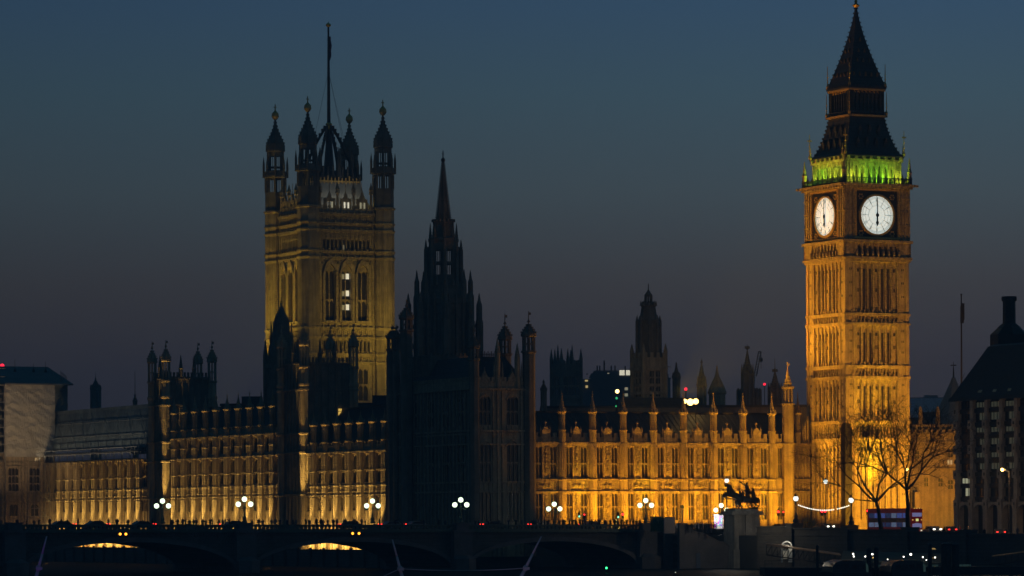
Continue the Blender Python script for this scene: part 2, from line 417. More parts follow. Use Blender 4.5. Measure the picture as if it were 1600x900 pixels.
    def ring(b, r0, r1, y0, y1, n=64):
        vs, fs = [], []
        for k in range(n):
            a = 2 * math.pi * k / n
            for r, y in ((r0, y0), (r1, y0), (r1, y1), (r0, y1)): vs.append((r * math.cos(a), y, r * math.sin(a)))
        for k in range(n):
            j = (k + 1) % n
            for e in range(4): fs.append((k * 4 + e, k * 4 + (e + 1) % 4, j * 4 + (e + 1) % 4, j * 4 + e))
        b.add(vs, fs)
    dial = B(); n = 72
    dial.add([(RD * math.cos(2 * math.pi * k / n), 0, RD * math.sin(2 * math.pi * k / n)) for k in range(n)], [tuple(range(n))])
    dial_me = dial.mesh('dial', 'dial')
    rim = B(); ring(rim, RD - .02, RD + .28, -.2, .2); ring(rim, RD + .28, RD + .40, -.1, .2); rim_me = rim.mesh('rim', M['gilt_dim'])
    mk = B()
    def bar(a, r0, r1, w, off=0, dep=.05):                        # bar along a radius
        ca, sa = math.sin(a), math.cos(a)
        def q(r, t): return (r * ca + t * sa, r * sa - t * ca)
        c = [q(r0, off - w), q(r1, off - w), q(r1, off + w), q(r0, off + w)]
        mk.ext([(x, z) for x, z in c], -dep, -.01)
    for k in range(12): bar(k * math.pi / 6, 1.72, RD, .028)
    for k in range(60): bar(k * math.pi / 30, 3.06, 3.14, .04); bar((k + .5) * math.pi / 30, 3.22, 3.3, .035)
    ring(mk, 1.72, 1.755, -.05, -.01); ring(mk, 2.43, 2.452, -.05, -.01); ring(mk, 3.00, 3.03, -.05, -.01); ring(mk, 3.345, 3.365, -.05, -.01)
    nums = ['XII', 'I', 'II', 'III', 'IIII', 'V', 'VI', 'VII', 'VIII', 'IX', 'X', 'XI']
    for k, t in enumerate(nums):
        wd = {'I': .13, 'V': .24, 'X': .26}; tot = sum(wd[c] for c in t); o = -tot / 2; a = k * math.pi / 6
        ca, sa = math.sin(a), math.cos(a)
        def q(r, t_): return (r * ca + t_ * sa, r * sa - t_ * ca)
        for c in t:
            m_ = o + wd[c] / 2; h = wd[c] / 2 - .05
            segs = {'I': [(0, 0)], 'V': [(0, -h), (0, h)], 'X': [(-h, h), (h, -h)]}[c]
            for (e0, e1) in segs:
                mk.ext([q(2.52, m_ + e0 - .014), q(2.95, m_ + e1 - .014), q(2.95, m_ + e1 + .014), q(2.52, m_ + e0 + .014)], -.045, -.012)
            o += wd[c]
    mk_me = mk.mesh('dial_tracery', 'dial_line')
    hh = B(); hh.ext([(-.12, .5), (.12, .5), (.16, -1.1), (.34, -1.35), (0, -2.0), (-.34, -1.35), (-.16, -1.1)], -.28, -.18); hh.lathe(0, 0, [(.01, -.01), (.01, .01)], 6)
    vs = [(.32 * math.cos(2 * math.pi * k / 20), .32 * math.sin(2 * math.pi * k / 20)) for k in range(20)]; hh.ext(vs, -.36, -.17)
    mh = B(); mh.ext([(-.10, -.9), (.10, -.9), (.09, 2.2), (.03, 3.3), (-.03, 3.3), (-.09, 2.2)], -.33, -.285)
    hh_me, mh_me = hh.mesh('hour_hand', 'black_iron'), mh.mesh('minute_hand', 'black_iron')
    for nm, loc, rz in (('n', (S / 2, -.20, zc), 0), ('e', (-.20, S / 2, zc), -math.pi / 2), ('w', (S + .20, S / 2, zc), math.pi / 2), ('s', (S / 2, S + .2, zc), math.pi)):
        f = link('clock_face', dial_me, T, loc, rz); link('rim', rim_me, f); link('dial_tracery', mk_me, f); link('hour_hand', hh_me, f); link('minute_hand', mh_me, f, rz=0)

    # belfry gallery and open arcade, lit green
    g0 = d1 + .55; b1 = zt(246); I = .75
    ga = B(); bf = B(); bp = B()
    bp.box(I + .9, S - I - .9, I + .9, S - I - .9, g0, b1)
    for fn, fm in faces:
        ga.map = bf.map = fm
        for k in range(46):
            s = -.6 + k * (S + 1.2) / 45; ga.box(s - .07, s + .07, .62, .74, g0, g0 + .95)
        ga.box(-.75, S + .75, .55, .8, g0 + .95, g0 + 1.1)
        for k in range(9):
            s = -.4 + k * (S + .8) / 8; ga.box(s - .13, s + .13, .55, .82, g0, g0 + 1.3); ga.lathe(s, .68, [(.16, g0 + 1.3), (.02, g0 + 1.9)], 6)
        n = 7; w0, w1 = I + 1.55, S - I - 1.55; pw = (w1 - w0) / n
        bf.box(I, w0, -I - .8, -I, g0, b1); bf.box(w1, S - I, -I - .8, -I, g0, b1)
        for q in (I + .25, I + .8, S - I - .25, S - I - .8): bf.box(q - .12, q + .12, -I, -I + .18, g0, b1 - .5)
        for k in range(n + 1): bf.box(w0 + k * pw - .22, w0 + k * pw + .22, -I - .5, -I + .12, g0, b1 - .4)
        for k in range(n):
            c = w0 + (k + .5) * pw; hw = pw / 2 - .22; zs = b1 - 2.1
            for sg in (1, -1):
                bf.ext([(c - sg * hw, b1 - .4), (c, b1 - .4), (c, zs + .95), (c - sg * hw * .5, zs + .62), (c - sg * hw * .85, zs + .2), (c - sg * hw, zs - .3)], -I - .4, -I + .05)
            bf.box(c - .06, c + .06, -I - .35, -I - .2, g0, zs + .4)
        bf.box(I - .2, S - I + .2, -I - .8, -I + .35, b1 - .4, b1)
        for k in range(8):
            s = I + .3 + k * (S - 2 * I - .6) / 7; bf.box(s - .28, s + .28, -I, -I + .5, b1 - .1, b1 + .55)
    ga.map = bf.map = None
    ga.build('gallery_railing', 'black_iron', T); bf.build('belfry_arcade', 'stone_fine', T); bp.build('belfry_chamber', 'unlit_stone', T)
    for cx, cy in ((-.35, -.35), (S + .35, -.35), (-.35, S + .35), (S + .35, S + .35)):
        q = B(); q.lathe(0, 0, [(.42, 0), (.42, 2.2), (.55, 2.3), (.35, 2.6)], 8); q.spire(0, 0, 2.6, 5.0, .34, 8, 4); q.build('corner_pinnacle', 'stone_fine', T, (cx, cy, g0))

    # iron roof, lantern stage, spire
    cx = cy = S / 2; r2 = math.sqrt(2)
    z1, z2 = b1 + .35, P(1335, 181, 704).z
    rf = B(); h0, h1 = 6.35, 3.75
    rf.lathe(cx, cy, [(h0 * r2 * 1.0, z1), (h0 * r2, z1 + .35), ((h0 - .7) * r2, z1 + 1.0)] + [((h1 + (h0 - .8 - h1) * (1 - t) ** 1.45) * r2, z1 + 1.0 + (z2 - z1 - 1.0) * t) for t in (.2, .4, .6, .8, 1)], 4)
    rfo = rf.build('lower_roof', 'iron', T)
    hp = B()
    for k4 in range(4):
        M4 = Matrix.Rotation(k4 * math.pi / 2, 4, 'Z')
        def mp(s, d, z, M4=M4):
            v = M4 @ Vector((s, -d, 0)); return (cx + v.x, cy + v.y, z)
        for row, (t, n, hw) in enumerate(((.12, 4, .32), (.48, 3, .30))):
            hh_ = h1 + (h0 - .8 - h1) * (1 - t) ** 1.45; zz = z1 + 1 + (z2 - z1 - 1) * t
            for k in range(n):
                s = (k - (n - 1) / 2) * 2.0; dm = B(mp); dm.box(s - hw, s + hw, hh_ - 1.2, hh_ + .1, zz, zz + .9); dm.ext([(s - hw - .1, zz + .9), (s + hw + .1, zz + .9), (s, zz + 2.0)], hh_ - 1.2, hh_ + .2); dm.build('dormer', 'iron', T)
        dm = hp; dm.map = mp
        for j in range(9):                                       # crockets up the hips
            t = j / 9; hh_ = h1 + (h0 - .8 - h1) * (1 - t) ** 1.45; zz = z1 + 1 + (z2 - z1 - 1) * t
            dm.box(hh_ - .08, hh_ + .14, hh_ - .08, hh_ + .14, zz, zz + .35)
    hp.map = None; hp.build('hip_crocket', 'iron', T)
    z3 = P(1335, 137, 704.5).z
    ln, lg, lh = B(), B(), B()
    ln.box(cx - 3.2, cx + 3.2, cy - 3.2, cy + 3.2, z2, z3)
    for k4 in range(4):
        M4 = Matrix.Rotation(k4 * math.pi / 2, 4, 'Z')
        def mp(s, d, z, M4=M4):
            v = M4 @ Vector((s, -d, 0)); return (cx + v.x, cy + v.y, z)
        ln.map = lg.map = mp
        lg.box(-4.15, 4.15, 3.5, 4.15, z2, z2 + .35); ln.box(-4.0, 4.0, 3.92, 4.0, z2 + .95, z2 + 1.05)
        for k in range(22): ln.box(-3.95 + k * .376 - .04, -3.95 + k * .376 + .04, 3.92, 4.0, z2 + .35, z2 + .95)
        for k in range(8):
            s = -2.9 + k * 5.8 / 7; ln.box(s - .15, s + .15, 3.0, 3.5, z2 + .3, z3 - .6)
            if k < 7: lh.map = mp; lh.ext([(s + .15, z3 - .7), (s + .41, z3 - .35), (s + .68, z3 - .7), (s + .68, z3 - .9), (s + .41, z3 - .55), (s + .15, z3 - .9)], 3.3, 3.42)
        for s in (-3.4, 3.4): ln.box(s - .3, s + .3, 2.8, 3.7, z2 + .3, z3 - .4)
        lh.map = mp; lh.box(-3.8, 3.8, 3.2, 3.95, z3 - .4, z3 - .05); ln.box(-3.95, 3.95, 3.2, 4.05, z3 - .05, z3 + .3)
        for k in range(10): ln.box(-3.8 + k * .845 - .15, -3.8 + k * .845 + .15, 3.85, 4.0, z3 + .3, z3 + .65)
    ln.map = lg.map = None
    ln.build('lantern_stage', 'iron', T); lh.map = None; lg.build('gilt_band', M['gilt_dim'], T); lh.build('gilt_band', M['gilt_dim'], T)
    z4 = zc_(9)
    sp = B(); hs = lambda t: .14 + 3.85 * (1 - t) ** 1.42
    sp.lathe(cx, cy, [(hs(t) * r2, z3 + .3 + (z4 - z3 - .3) * t) for t in [i / 14 for i in range(15)]], 4)
    sp.build('spire', 'iron', T)
    sc = B()
    for k4 in range(4):
        M4 = Matrix.Rotation(k4 * math.pi / 2, 4, 'Z')
        def mp(s, d, z, M4=M4):
            v = M4 @ Vector((s, -d, 0)); return (cx + v.x, cy + v.y, z)
        sc.map = mp
        for j in range(18):
            t = j / 18; hh_ = hs(t); zz = z3 + .3 + (z4 - z3) * t
            sc.cur = int(j % 3 == 1); sc.box(hh_ - .06, hh_ + .11, hh_ - .06, hh_ + .11, zz, zz + .22)
        for t, n in ((.13, 5), (.30, 3), (.42, 2), (.55, 1)):
            hh_ = hs(t); zz = z3 + .3 + (z4 - z3) * t
            for k in range(n):
                s = (k - (n - 1) / 2) * 1.25; lu = B(mp); lu.ext([(s - .25, zz), (s + .25, zz), (s, zz + .8)], hh_ - .6, hh_ + .07); lu.build('gilt_lucarne', M['gilt_dark'], T)
    sc.map = None
    sc.build('crocket', ['iron', M['gilt_dark']], T)
    fi = B(); fi.lathe(cx, cy, [(.15, z4 - .4), (.5, z4 - .1), (.7, z4 + .1), (.5, z4 + .3), (.22, z4 + .5), (.3, z4 + .9), (.12, z4 + 1.3), (.08, z4 + 3)], 8)
    fi.box(cx - .7, cx + .7, cy - .05, cy + .05, z4 + 1.9, z4 + 2.05); fi.build('finial', M['gilt_dim'], T)
    # corner rods with crosses and vanes
    def rod(nm, x, y, za, zb, cross):
        q = B(); q.tube((0, 0, 0), (0, 0, zb - za), .10, .05); q.lathe(0, 0, [(.2, 0), (.28, .4), (.1, .8)], 6)
        if cross: q.box(-.45, .45, -.05, .05, (zb - za) * .72, (zb - za) * .72 + .22); q.box(-.05, .05, -.45, .45, (zb - za) * .72, (zb - za) * .72 + .22)
        for zf in (.3, .5): q.lathe(0, 0, [(.05, (zb - za) * zf), (.2, (zb - za) * zf + .12), (.05, (zb - za) * zf + .24)], 6)
        q.build(nm, M['gilt_dim'], T, (x, y, za))
    for sx in (-1, 1):
        for sy in (-1, 1):
            rod('corner_rod', cx + sx * 6.3, cy + sy * 6.3, z1 + .4, z1 + 5.0, True); rod('corner_rod', cx + sx * 6.5, cy + sy * 5.6, z1 + .2, z1 + 2.4, False)
            rod('corner_rod', cx + sx * 4.0, cy + sy * 4.0, z2 + .4, z2 + 4.6, False); rod('corner_rod', cx + sx * 3.85, cy + sy * 3.85, z3 + .4, z3 + 4.6, False)
    # ---- its lights: green inside the gallery, orange from the yard and from the roofs
    gz = g0 + .25
    GR, YG = (.30, 1.0, .03), (.70, 1.0, .05)
    for k in range(4):
        u = 2.2 + k * 3.0
        p = W(u, -.45, gz); lamp('AREA', p, W(u, .9, b1 - .8), 210, GR if k in (1, 2) else YG, 2.6, .2, name='gallery_light')
        p = W(-.45, u, gz); lamp('AREA', p, W(.9, u, b1 - .8), 210, YG if k != 2 else GR, 2.6, .2, name='gallery_light')
    lamp('POINT', W(-.5, -.5, gz + .3), None, 40, YG, .15, name='gallery_light'); lamp('POINT', W(S + .5, -.5, gz + .3), None, 40, YG, .15, name='gallery_light')
    # yard floods on the north face, roof floods on the river face (their mast stands on the range's roof)
    lamp('SPOT', W(6.3, -4.2, STREET + .3), W(6.6, 0, 36), 15000, (1, .46, .04), .3, spot=30, blend=1)
    lamp('SPOT', W(4.6, -3.4, STREET + .3), W(5.4, 0, 24), 130000, (1, .58, .012), .3, spot=28, blend=1)
    lamp('AREA', W(8, -26, STREET + .4), W(6.6, 0, 20), 13000, ORANGE, 5, 1, spread=120)
    lamp('SPOT', W(-27.5, 15, 30.5), W(0, 6.6, 54), 98000, ORANGE, .6, spot=72, blend=.7)
    lamp('SPOT', W(-9, 4.6, STREET + .4), W(0, 6.2, 25), 80000, ORANGE, .4, spot=36, blend=1)
    strip_lamp(W(-7, 2.0, STREET + .3), W(-7, 9.0, STREET + .3), W(0, 6.2, 14), 900, ORANGE, .4, 80)
    lamp('POINT', W(-.5, S + .5, gz + .3), None, 40, YG, .15, name='gallery_light')
M['gilt_dark'] = mat('dark_gilding', (.16, .11, .045), .6, .35, 2.0, metal=.2)  # darker, duller gilding for the spire's small ornaments
M['gilt_dim'] = mat('dull_gilding', (.55, .38, .12), .45, .35, 2.0, metal=.35)
M['dial'] = mat('opal_dial_glass', (.8, .8, .78), .4, 0, emit=(.82, .92, .86), es=.8)
M['dial_line'] = mat('dial_ironwork', (.22, .2, .09), .5, 0)
clock_tower()
# ================================================================ north range, facing the bridge street
def pinnacle_mesh(r, h_block, h_shaft, h_tip, name='pinnacle', m='stone', slit=True, n=8):
    b = B(); b.lathe(0, 0, [(r, 0), (r, h_block - .25), (r * 1.2, h_block - .2), (r * 1.2, h_block), (r * .92, h_block + .05), (r * .92, h_shaft - .35), (r * 1.12, h_shaft - .3), (r * 1.32, h_shaft - .05), (r * 1.32, h_shaft)], n)
    for k in range(n):                       # small gablets round the foot of the spirelet
        a = 2 * math.pi * k / n; b.lathe(r * 1.1 * math.cos(a), r * 1.1 * math.sin(a), [(.16, h_shaft), (.02, h_shaft + .7)], 4)
    b.spire(0, 0, h_shaft, h_tip - .6, r * .95, n, 5, .2, 1.25); b.lathe(0, 0, [(.04, h_tip - .7), (.17, h_tip - .55), (.04, h_tip - .35), (.05, h_tip), (.01, h_tip + .02)], 6)
    if slit:
        for k in range(n):
            a = 2 * math.pi * k / n; c, s = math.cos(a), math.sin(a); e = r * .92 * math.cos(math.pi / n)
            for t in (-.13, .13):
                b.add([(c * e * 1.06 - s * (t * r + q), s * e * 1.06 + c * (t * r + q), z) for q, z in ((-.05, h_block + .3), (.05, h_block + .3), (.05, h_shaft - .7), (-.05, h_shaft - .7))], [(0, 1, 2, 3)])
    return b.mesh(name, m)

def north_range():
    v = 12.0; uL = LU(831, v); uE = LU(1266, v)
    zN = lambda y, x=900: ZL(x, y, LU(x, v), v)
    T = thing('palace_range', 'orange floodlit gothic palace range with paired windows and pinnacled buttresses, left of the clock tower', 'palace range', W(uL, v, 0), PHI)
    L = uE - uL
    bx = [LU(x, v) - uL for x in (829.6, 877, 925, 973, 1020, 1067, 1114, 1160, 1205)]
    zc, zpar, zg, zgt = zN(691), zN(677), zN(668), zN(658)
    z2a, z2b = zN(746.5), zN(698.5); zs1, zs2 = zN(748.5), zN(767.5)
    z1a, z1m, z1b = zN(813), zN(791.5), zN(771)
    zr = zN(643)
    holes, wins = [], []
    def win(c, w, za, zb): holes.append((c - w / 2, c + w / 2, za, zb)); wins.append((c, za, w, zb - za))
    for i in range(8):
        a, b = bx[i], bx[i + 1]; d = b - a
        for f in (.253, .737):
            c = a + d * f; win(c, 1.28, z2a, z2b); win(c, 1.28, z1a, z1b)
    win(LU(1219, v) - uL, .9, z2a, z2b); win(LU(1219, v) - uL, .9, z1a, z1b)
    wl = B(); wl.wall(0, L, STREET - .5, zc, 0, .8, holes); wl.build('wall', 'stone', T)
    bk = B(); bk.box(.2, L - .2, .8, 14, STREET - .5, zc - .2); bk.build('inner_block', 'unlit_stone', T)
    wm2 = window_meshes('w', 1.28, z2b - z2a, 2, (.47,)); wm1 = window_meshes('w', 1.28, z1b - z1a, 2, ((z1m - z1a) / (z1b - z1a),))
    wn2 = window_meshes('w', .9, z2b - z2a, 2, (.47,)); wn1 = window_meshes('w', .9, z1b - z1a, 2, (.5,))
    for c, za, w, h in wins:
        ms = (wm2 if za > zs1 - 1 else wm1) if w > 1 else (wn2 if za > zs1 - 1 else wn1)
        put_window(ms, T, (c, 0, za))
    # string courses, cornice, parapet
    for z, d, h in ((zc, .55, .35), (zc - .35, .3, .3), (zs1, .32, .22), (zs2, .34, .24), (z1m, .1, .12), (zN(722), .1, .12)):
        if d > .2: st = B(north); st.box(-.1, L, -.02, d, z - h, z); st.build('string_course', 'stone_fine', T)
    pp = B(north); pp.box(0, L, -.5, 0, zc, zpar - .7)
    n = int(L / .62)
    for k in range(n):
        s = (k + .5) * L / n
        if k % 2: pp.box(s - .36, s + .36, -.45, 0, zpar - .7, zpar + .1)
        pp.box(s - .04, s + .04, 0, .1, zc + .1, zpar - .8); pp.box(s - .2, s + .2, -.02, .07, zpar - .95, zpar - .8)
    for i in range(8):
        c = bx[i] + (bx[i + 1] - bx[i]) * .49
        pp.box(c - .75, c + .75, -.5, .12, zc, zpar + .35); pp.ext([(c - .9, zpar + .35), (c + .9, zpar + .35), (c + .25, zg + .1), (c - .25, zg + .1)], -.5, .15)
        pp.lathe(c, -.15, [(.3, zg), (.12, zg + .3), (.1, zgt - .5), (.26, zgt - .3), (.1, zgt)], 6)
        for q in (-.95, .95): pp.lathe(c + q, -.1, [(.14, zpar), (.14, zpar + .8), (.03, zpar + 1.3)], 6)
    pp.build('parapet', 'stone_fine', T)
    # carved detail of the wall: panel tracery, niches, ribs
    cv = B(north)
    for i in range(8):
        a, b = bx[i], bx[i + 1]; d = b - a; c = a + d * .49
        z = z1a - 1.0
        while z < zc - 1.0:                   # niche column between the windows
            if not (zs1 - 1.2 < z < zs1 + .1 or zs2 - 1.2 < z < zs2 + .1):
                cv.box(c - .24, c + .24, 0, .16, z, z + .18); cv.lathe(c, .14, [(.08, z + .2), (.2, z + .45), (.12, z + .8), (.05, z + .95)], 6)
                cv.box(c - .34, c - .26, 0, .14, z, z + 1.2); cv.box(c + .26, c + .34, 0, .14, z, z + 1.2)
                cv.ext([(c - .36, z + 1.02), (c + .36, z + 1.02), (c, z + 1.5)], 0, .22)
            z += 1.35
        for f in (.253, .737):
            w = a + d * f
            for e in (-.78, .78):             # jamb shafts
                cv.box(w + e - .08, w + e + .08, 0, .16, z1a - 1.5, zs2 - .25); cv.box(w + e - .08, w + e + .08, 0, .16, zs1, zc - .7)
            for za in (z2b, z1b): cv.ext([(w - .8, za), (w - .7, za + .35), (w, za + .8), (w + .7, za + .35), (w + .8, za), (w + .62, za), (w, za + .5), (w - .62, za)], 0, .2)
            for k in range(3):                # blind tracery panels of the band
                q = w + (k - 1) * .46; cv.box(q - .2, q - .13, 0, .14, zs2 + .1, zs1 - .35); cv.box(q + .13, q + .2, 0, .14, zs2 + .1, zs1 - .35); cv.box(q - .2, q + .2, 0, .12, zs2 + .85, zs2 + .97)
                cv.ext([(q - .2, zs1 - .35), (q + .2, zs1 - .35), (q, zs1 - .75)], 0, .12)
        for e in (-1.25, 1.25):
            q = c + e * .45; cv.lathe(q, .05, [(.05, zs2 + .5), (.3, zs2 + .75), (.3, zs2 + 1.05), (.05, zs2 + 1.3)], 8)
        for f in (.09, .40, .57, .90):        # thin ribs
            q = a + d * f
            for za, zb in ((zs1, zc - .6), (z1a - 1.5, zs2 - .3)): cv.box(q - .05, q + .05, 0, .09, za, zb)
        for zz in (zN(704), zN(712), zN(735), zN(776), zN(797)):
            for f0, f1 in ((.06, .14), (.40, .45), (.55, .60), (.86, .94)): cv.box(a + d * f0, a + d * f1, 0, .08, zz, zz + .14)
    xa = LU(1226, v) - uL                     # blind panelled end bay next to the tower
    for k in range(9):
        q = xa + k * (L - xa - .3) / 8
        cv.box(q - .09, q + .09, 0, .22, STREET, zs2 - .25); cv.box(q - .09, q + .09, 0, .22, zs2, zs1 - .22); cv.box(q - .09, q + .09, 0, .22, zs1, zc - .65)
        if k < 8:
            e = (L - xa - .3) / 8
            for za in (zc - .7, zN(722), zs1 - .25, zs2 - .3, z1m): cv.ext([(q + .09, za), (q + e - .09, za), (q + e - .09, za - .5), (q + e / 2, za - .15), (q + .09, za - .5)], 0, .14)
    cv.build('carving', 'stone_fine', T)
    bt = B()
    for x in bx[1:]:
        bt.lathe(x, -.25, [(.84, STREET - .5), (.84, zs2 - .4), (.98, zs2 - .3), (.98, zs2), (.78, zs2 + .2), (.78, zs1 - .3), (.92, zs1 - .2), (.92, zs1), (.74, zs1 + .2), (.74, zc - .2)], 8)
        for k in (-2, -1, 0, 1, 2):
            a = -math.pi / 2 + k * .42; bt.box(x + .8 * math.cos(a) - .05, x + .8 * math.cos(a) + .05, -.25 + .8 * math.sin(a) - .08, -.25 + .8 * math.sin(a) + .05, STREET, zs2 - .5)
            bt.box(x + .73 * math.cos(a) - .05, x + .73 * math.cos(a) + .05, -.25 + .73 * math.sin(a) - .08, -.25 + .73 * math.sin(a) + .05, zs1 + .3, zc - .8)
    bt.build('buttress', 'stone', T)
    me = pinnacle_mesh(.66, zN(671) - zc, zN(643) - zc, zN(611) - zc)
    for x in bx[1:]: link('pinnacle', me, T, (x, -.25, zc - .02))
    # the taller stair turret and the last pinnacle beside the tower
    x = LU(1230.5, v) - uL; b = B(); r = 1.12
    b.lathe(x, -.2, [(r, STREET), (r, zc - .3), (r * 1.12, zc - .2), (r * 1.12, zc), (r * .96, zc + .1), (r * .96, zN(630)), (r * 1.15, zN(629)), (r * 1.15, zN(627)), (r * .75, zN(626))], 8)
    for k in range(8):
        a = math.pi / 8 + k * math.pi / 4; b.lathe(x + r * .72 * math.cos(a), -.2 + r * .72 * math.sin(a), [(.15, zN(627)), (.15, zN(603))], 6)
    b.lathe(x, -.2, [(r * .95, zN(604)), (r * 1.1, zN(602)), (r * 1.1, zN(600)), (r * .8, zN(599))], 8); b.spire(x, -.2, zN(600), zN(572), .85, 8, 5, .22, 1.2); b.tube((x, -.2, zN(574)), (x, -.2, zN(560)), .06); b.box(x, x + .4, -.23, -.17, zN(566), zN(563))
    b.build('stair_turret', 'stone', T)
    link('pinnacle', pinnacle_mesh(.55, zN(673) - zc, zN(642) - zc, zN(608) - zc), T, (LU(1246, v) - uL, -.2, zc - .02))
    fb = B(north)                              # ramped abutment pinnacles against the tower
    for k, (px, y) in enumerate(((1254, 660), (1258, 655), (1262, 646))):
        q = LU(px, v) - uL; fb.lathe(q, .1, [(.28, zc), (.28, zN(y + 8)), (.03, zN(y))], 6)
    fb.strip([(LU(1250, v) - uL, zN(676)), (L - .1, zN(658))], [(LU(1250, v) - uL, zN(680)), (L - .1, zN(665))], -.4, .1); fb.build('abutment', 'stone', T)
    rf = B(); rf.add([(.3, .8, zc + .5), (L - .3, .8, zc + .5), (L - .3, 7.5, zr), (.3, 7.5, zr), (.3, 14, zc + .5), (L - .3, 14, zc + .5)], [(0, 1, 2, 3), (3, 2, 5, 4), (0, 3, 4), (1, 5, 2), (0, 4, 5, 1)])
    k = .5
    while k < L - .5: rf.tube((k, .8, zc + .56), (k, 7.5, zr + .06), .05, n=4); k += 1.0
    rf.box(.3, L - .3, 7.38, 7.62, zr, zr + .3)
    rf.build('roof', 'slate', T)
    # floodlights in the yard at its foot
    for px, wgt in ((905, 1.5), (1005, 1.8), (1136, 1.6), (1196, .9), (951, .2), (858, .35), (1050, .2), (1090, .35)):
        u = LU(px, v, 760); lamp('SPOT', W(u, v - 3.2, STREET + .3), W(u, v + .3, 16.5), 6200 * wgt, (1, .58, .015), .25, spot=30, blend=1)
    strip_lamp(W(uL + 5, v - 5.2, STREET + .4), W(uE - 6, v - 5.2, STREET + .4), W((uL + uE) / 2, v, zN(742)), 7600, (1, .42, .012), .5, 115)
north_range()
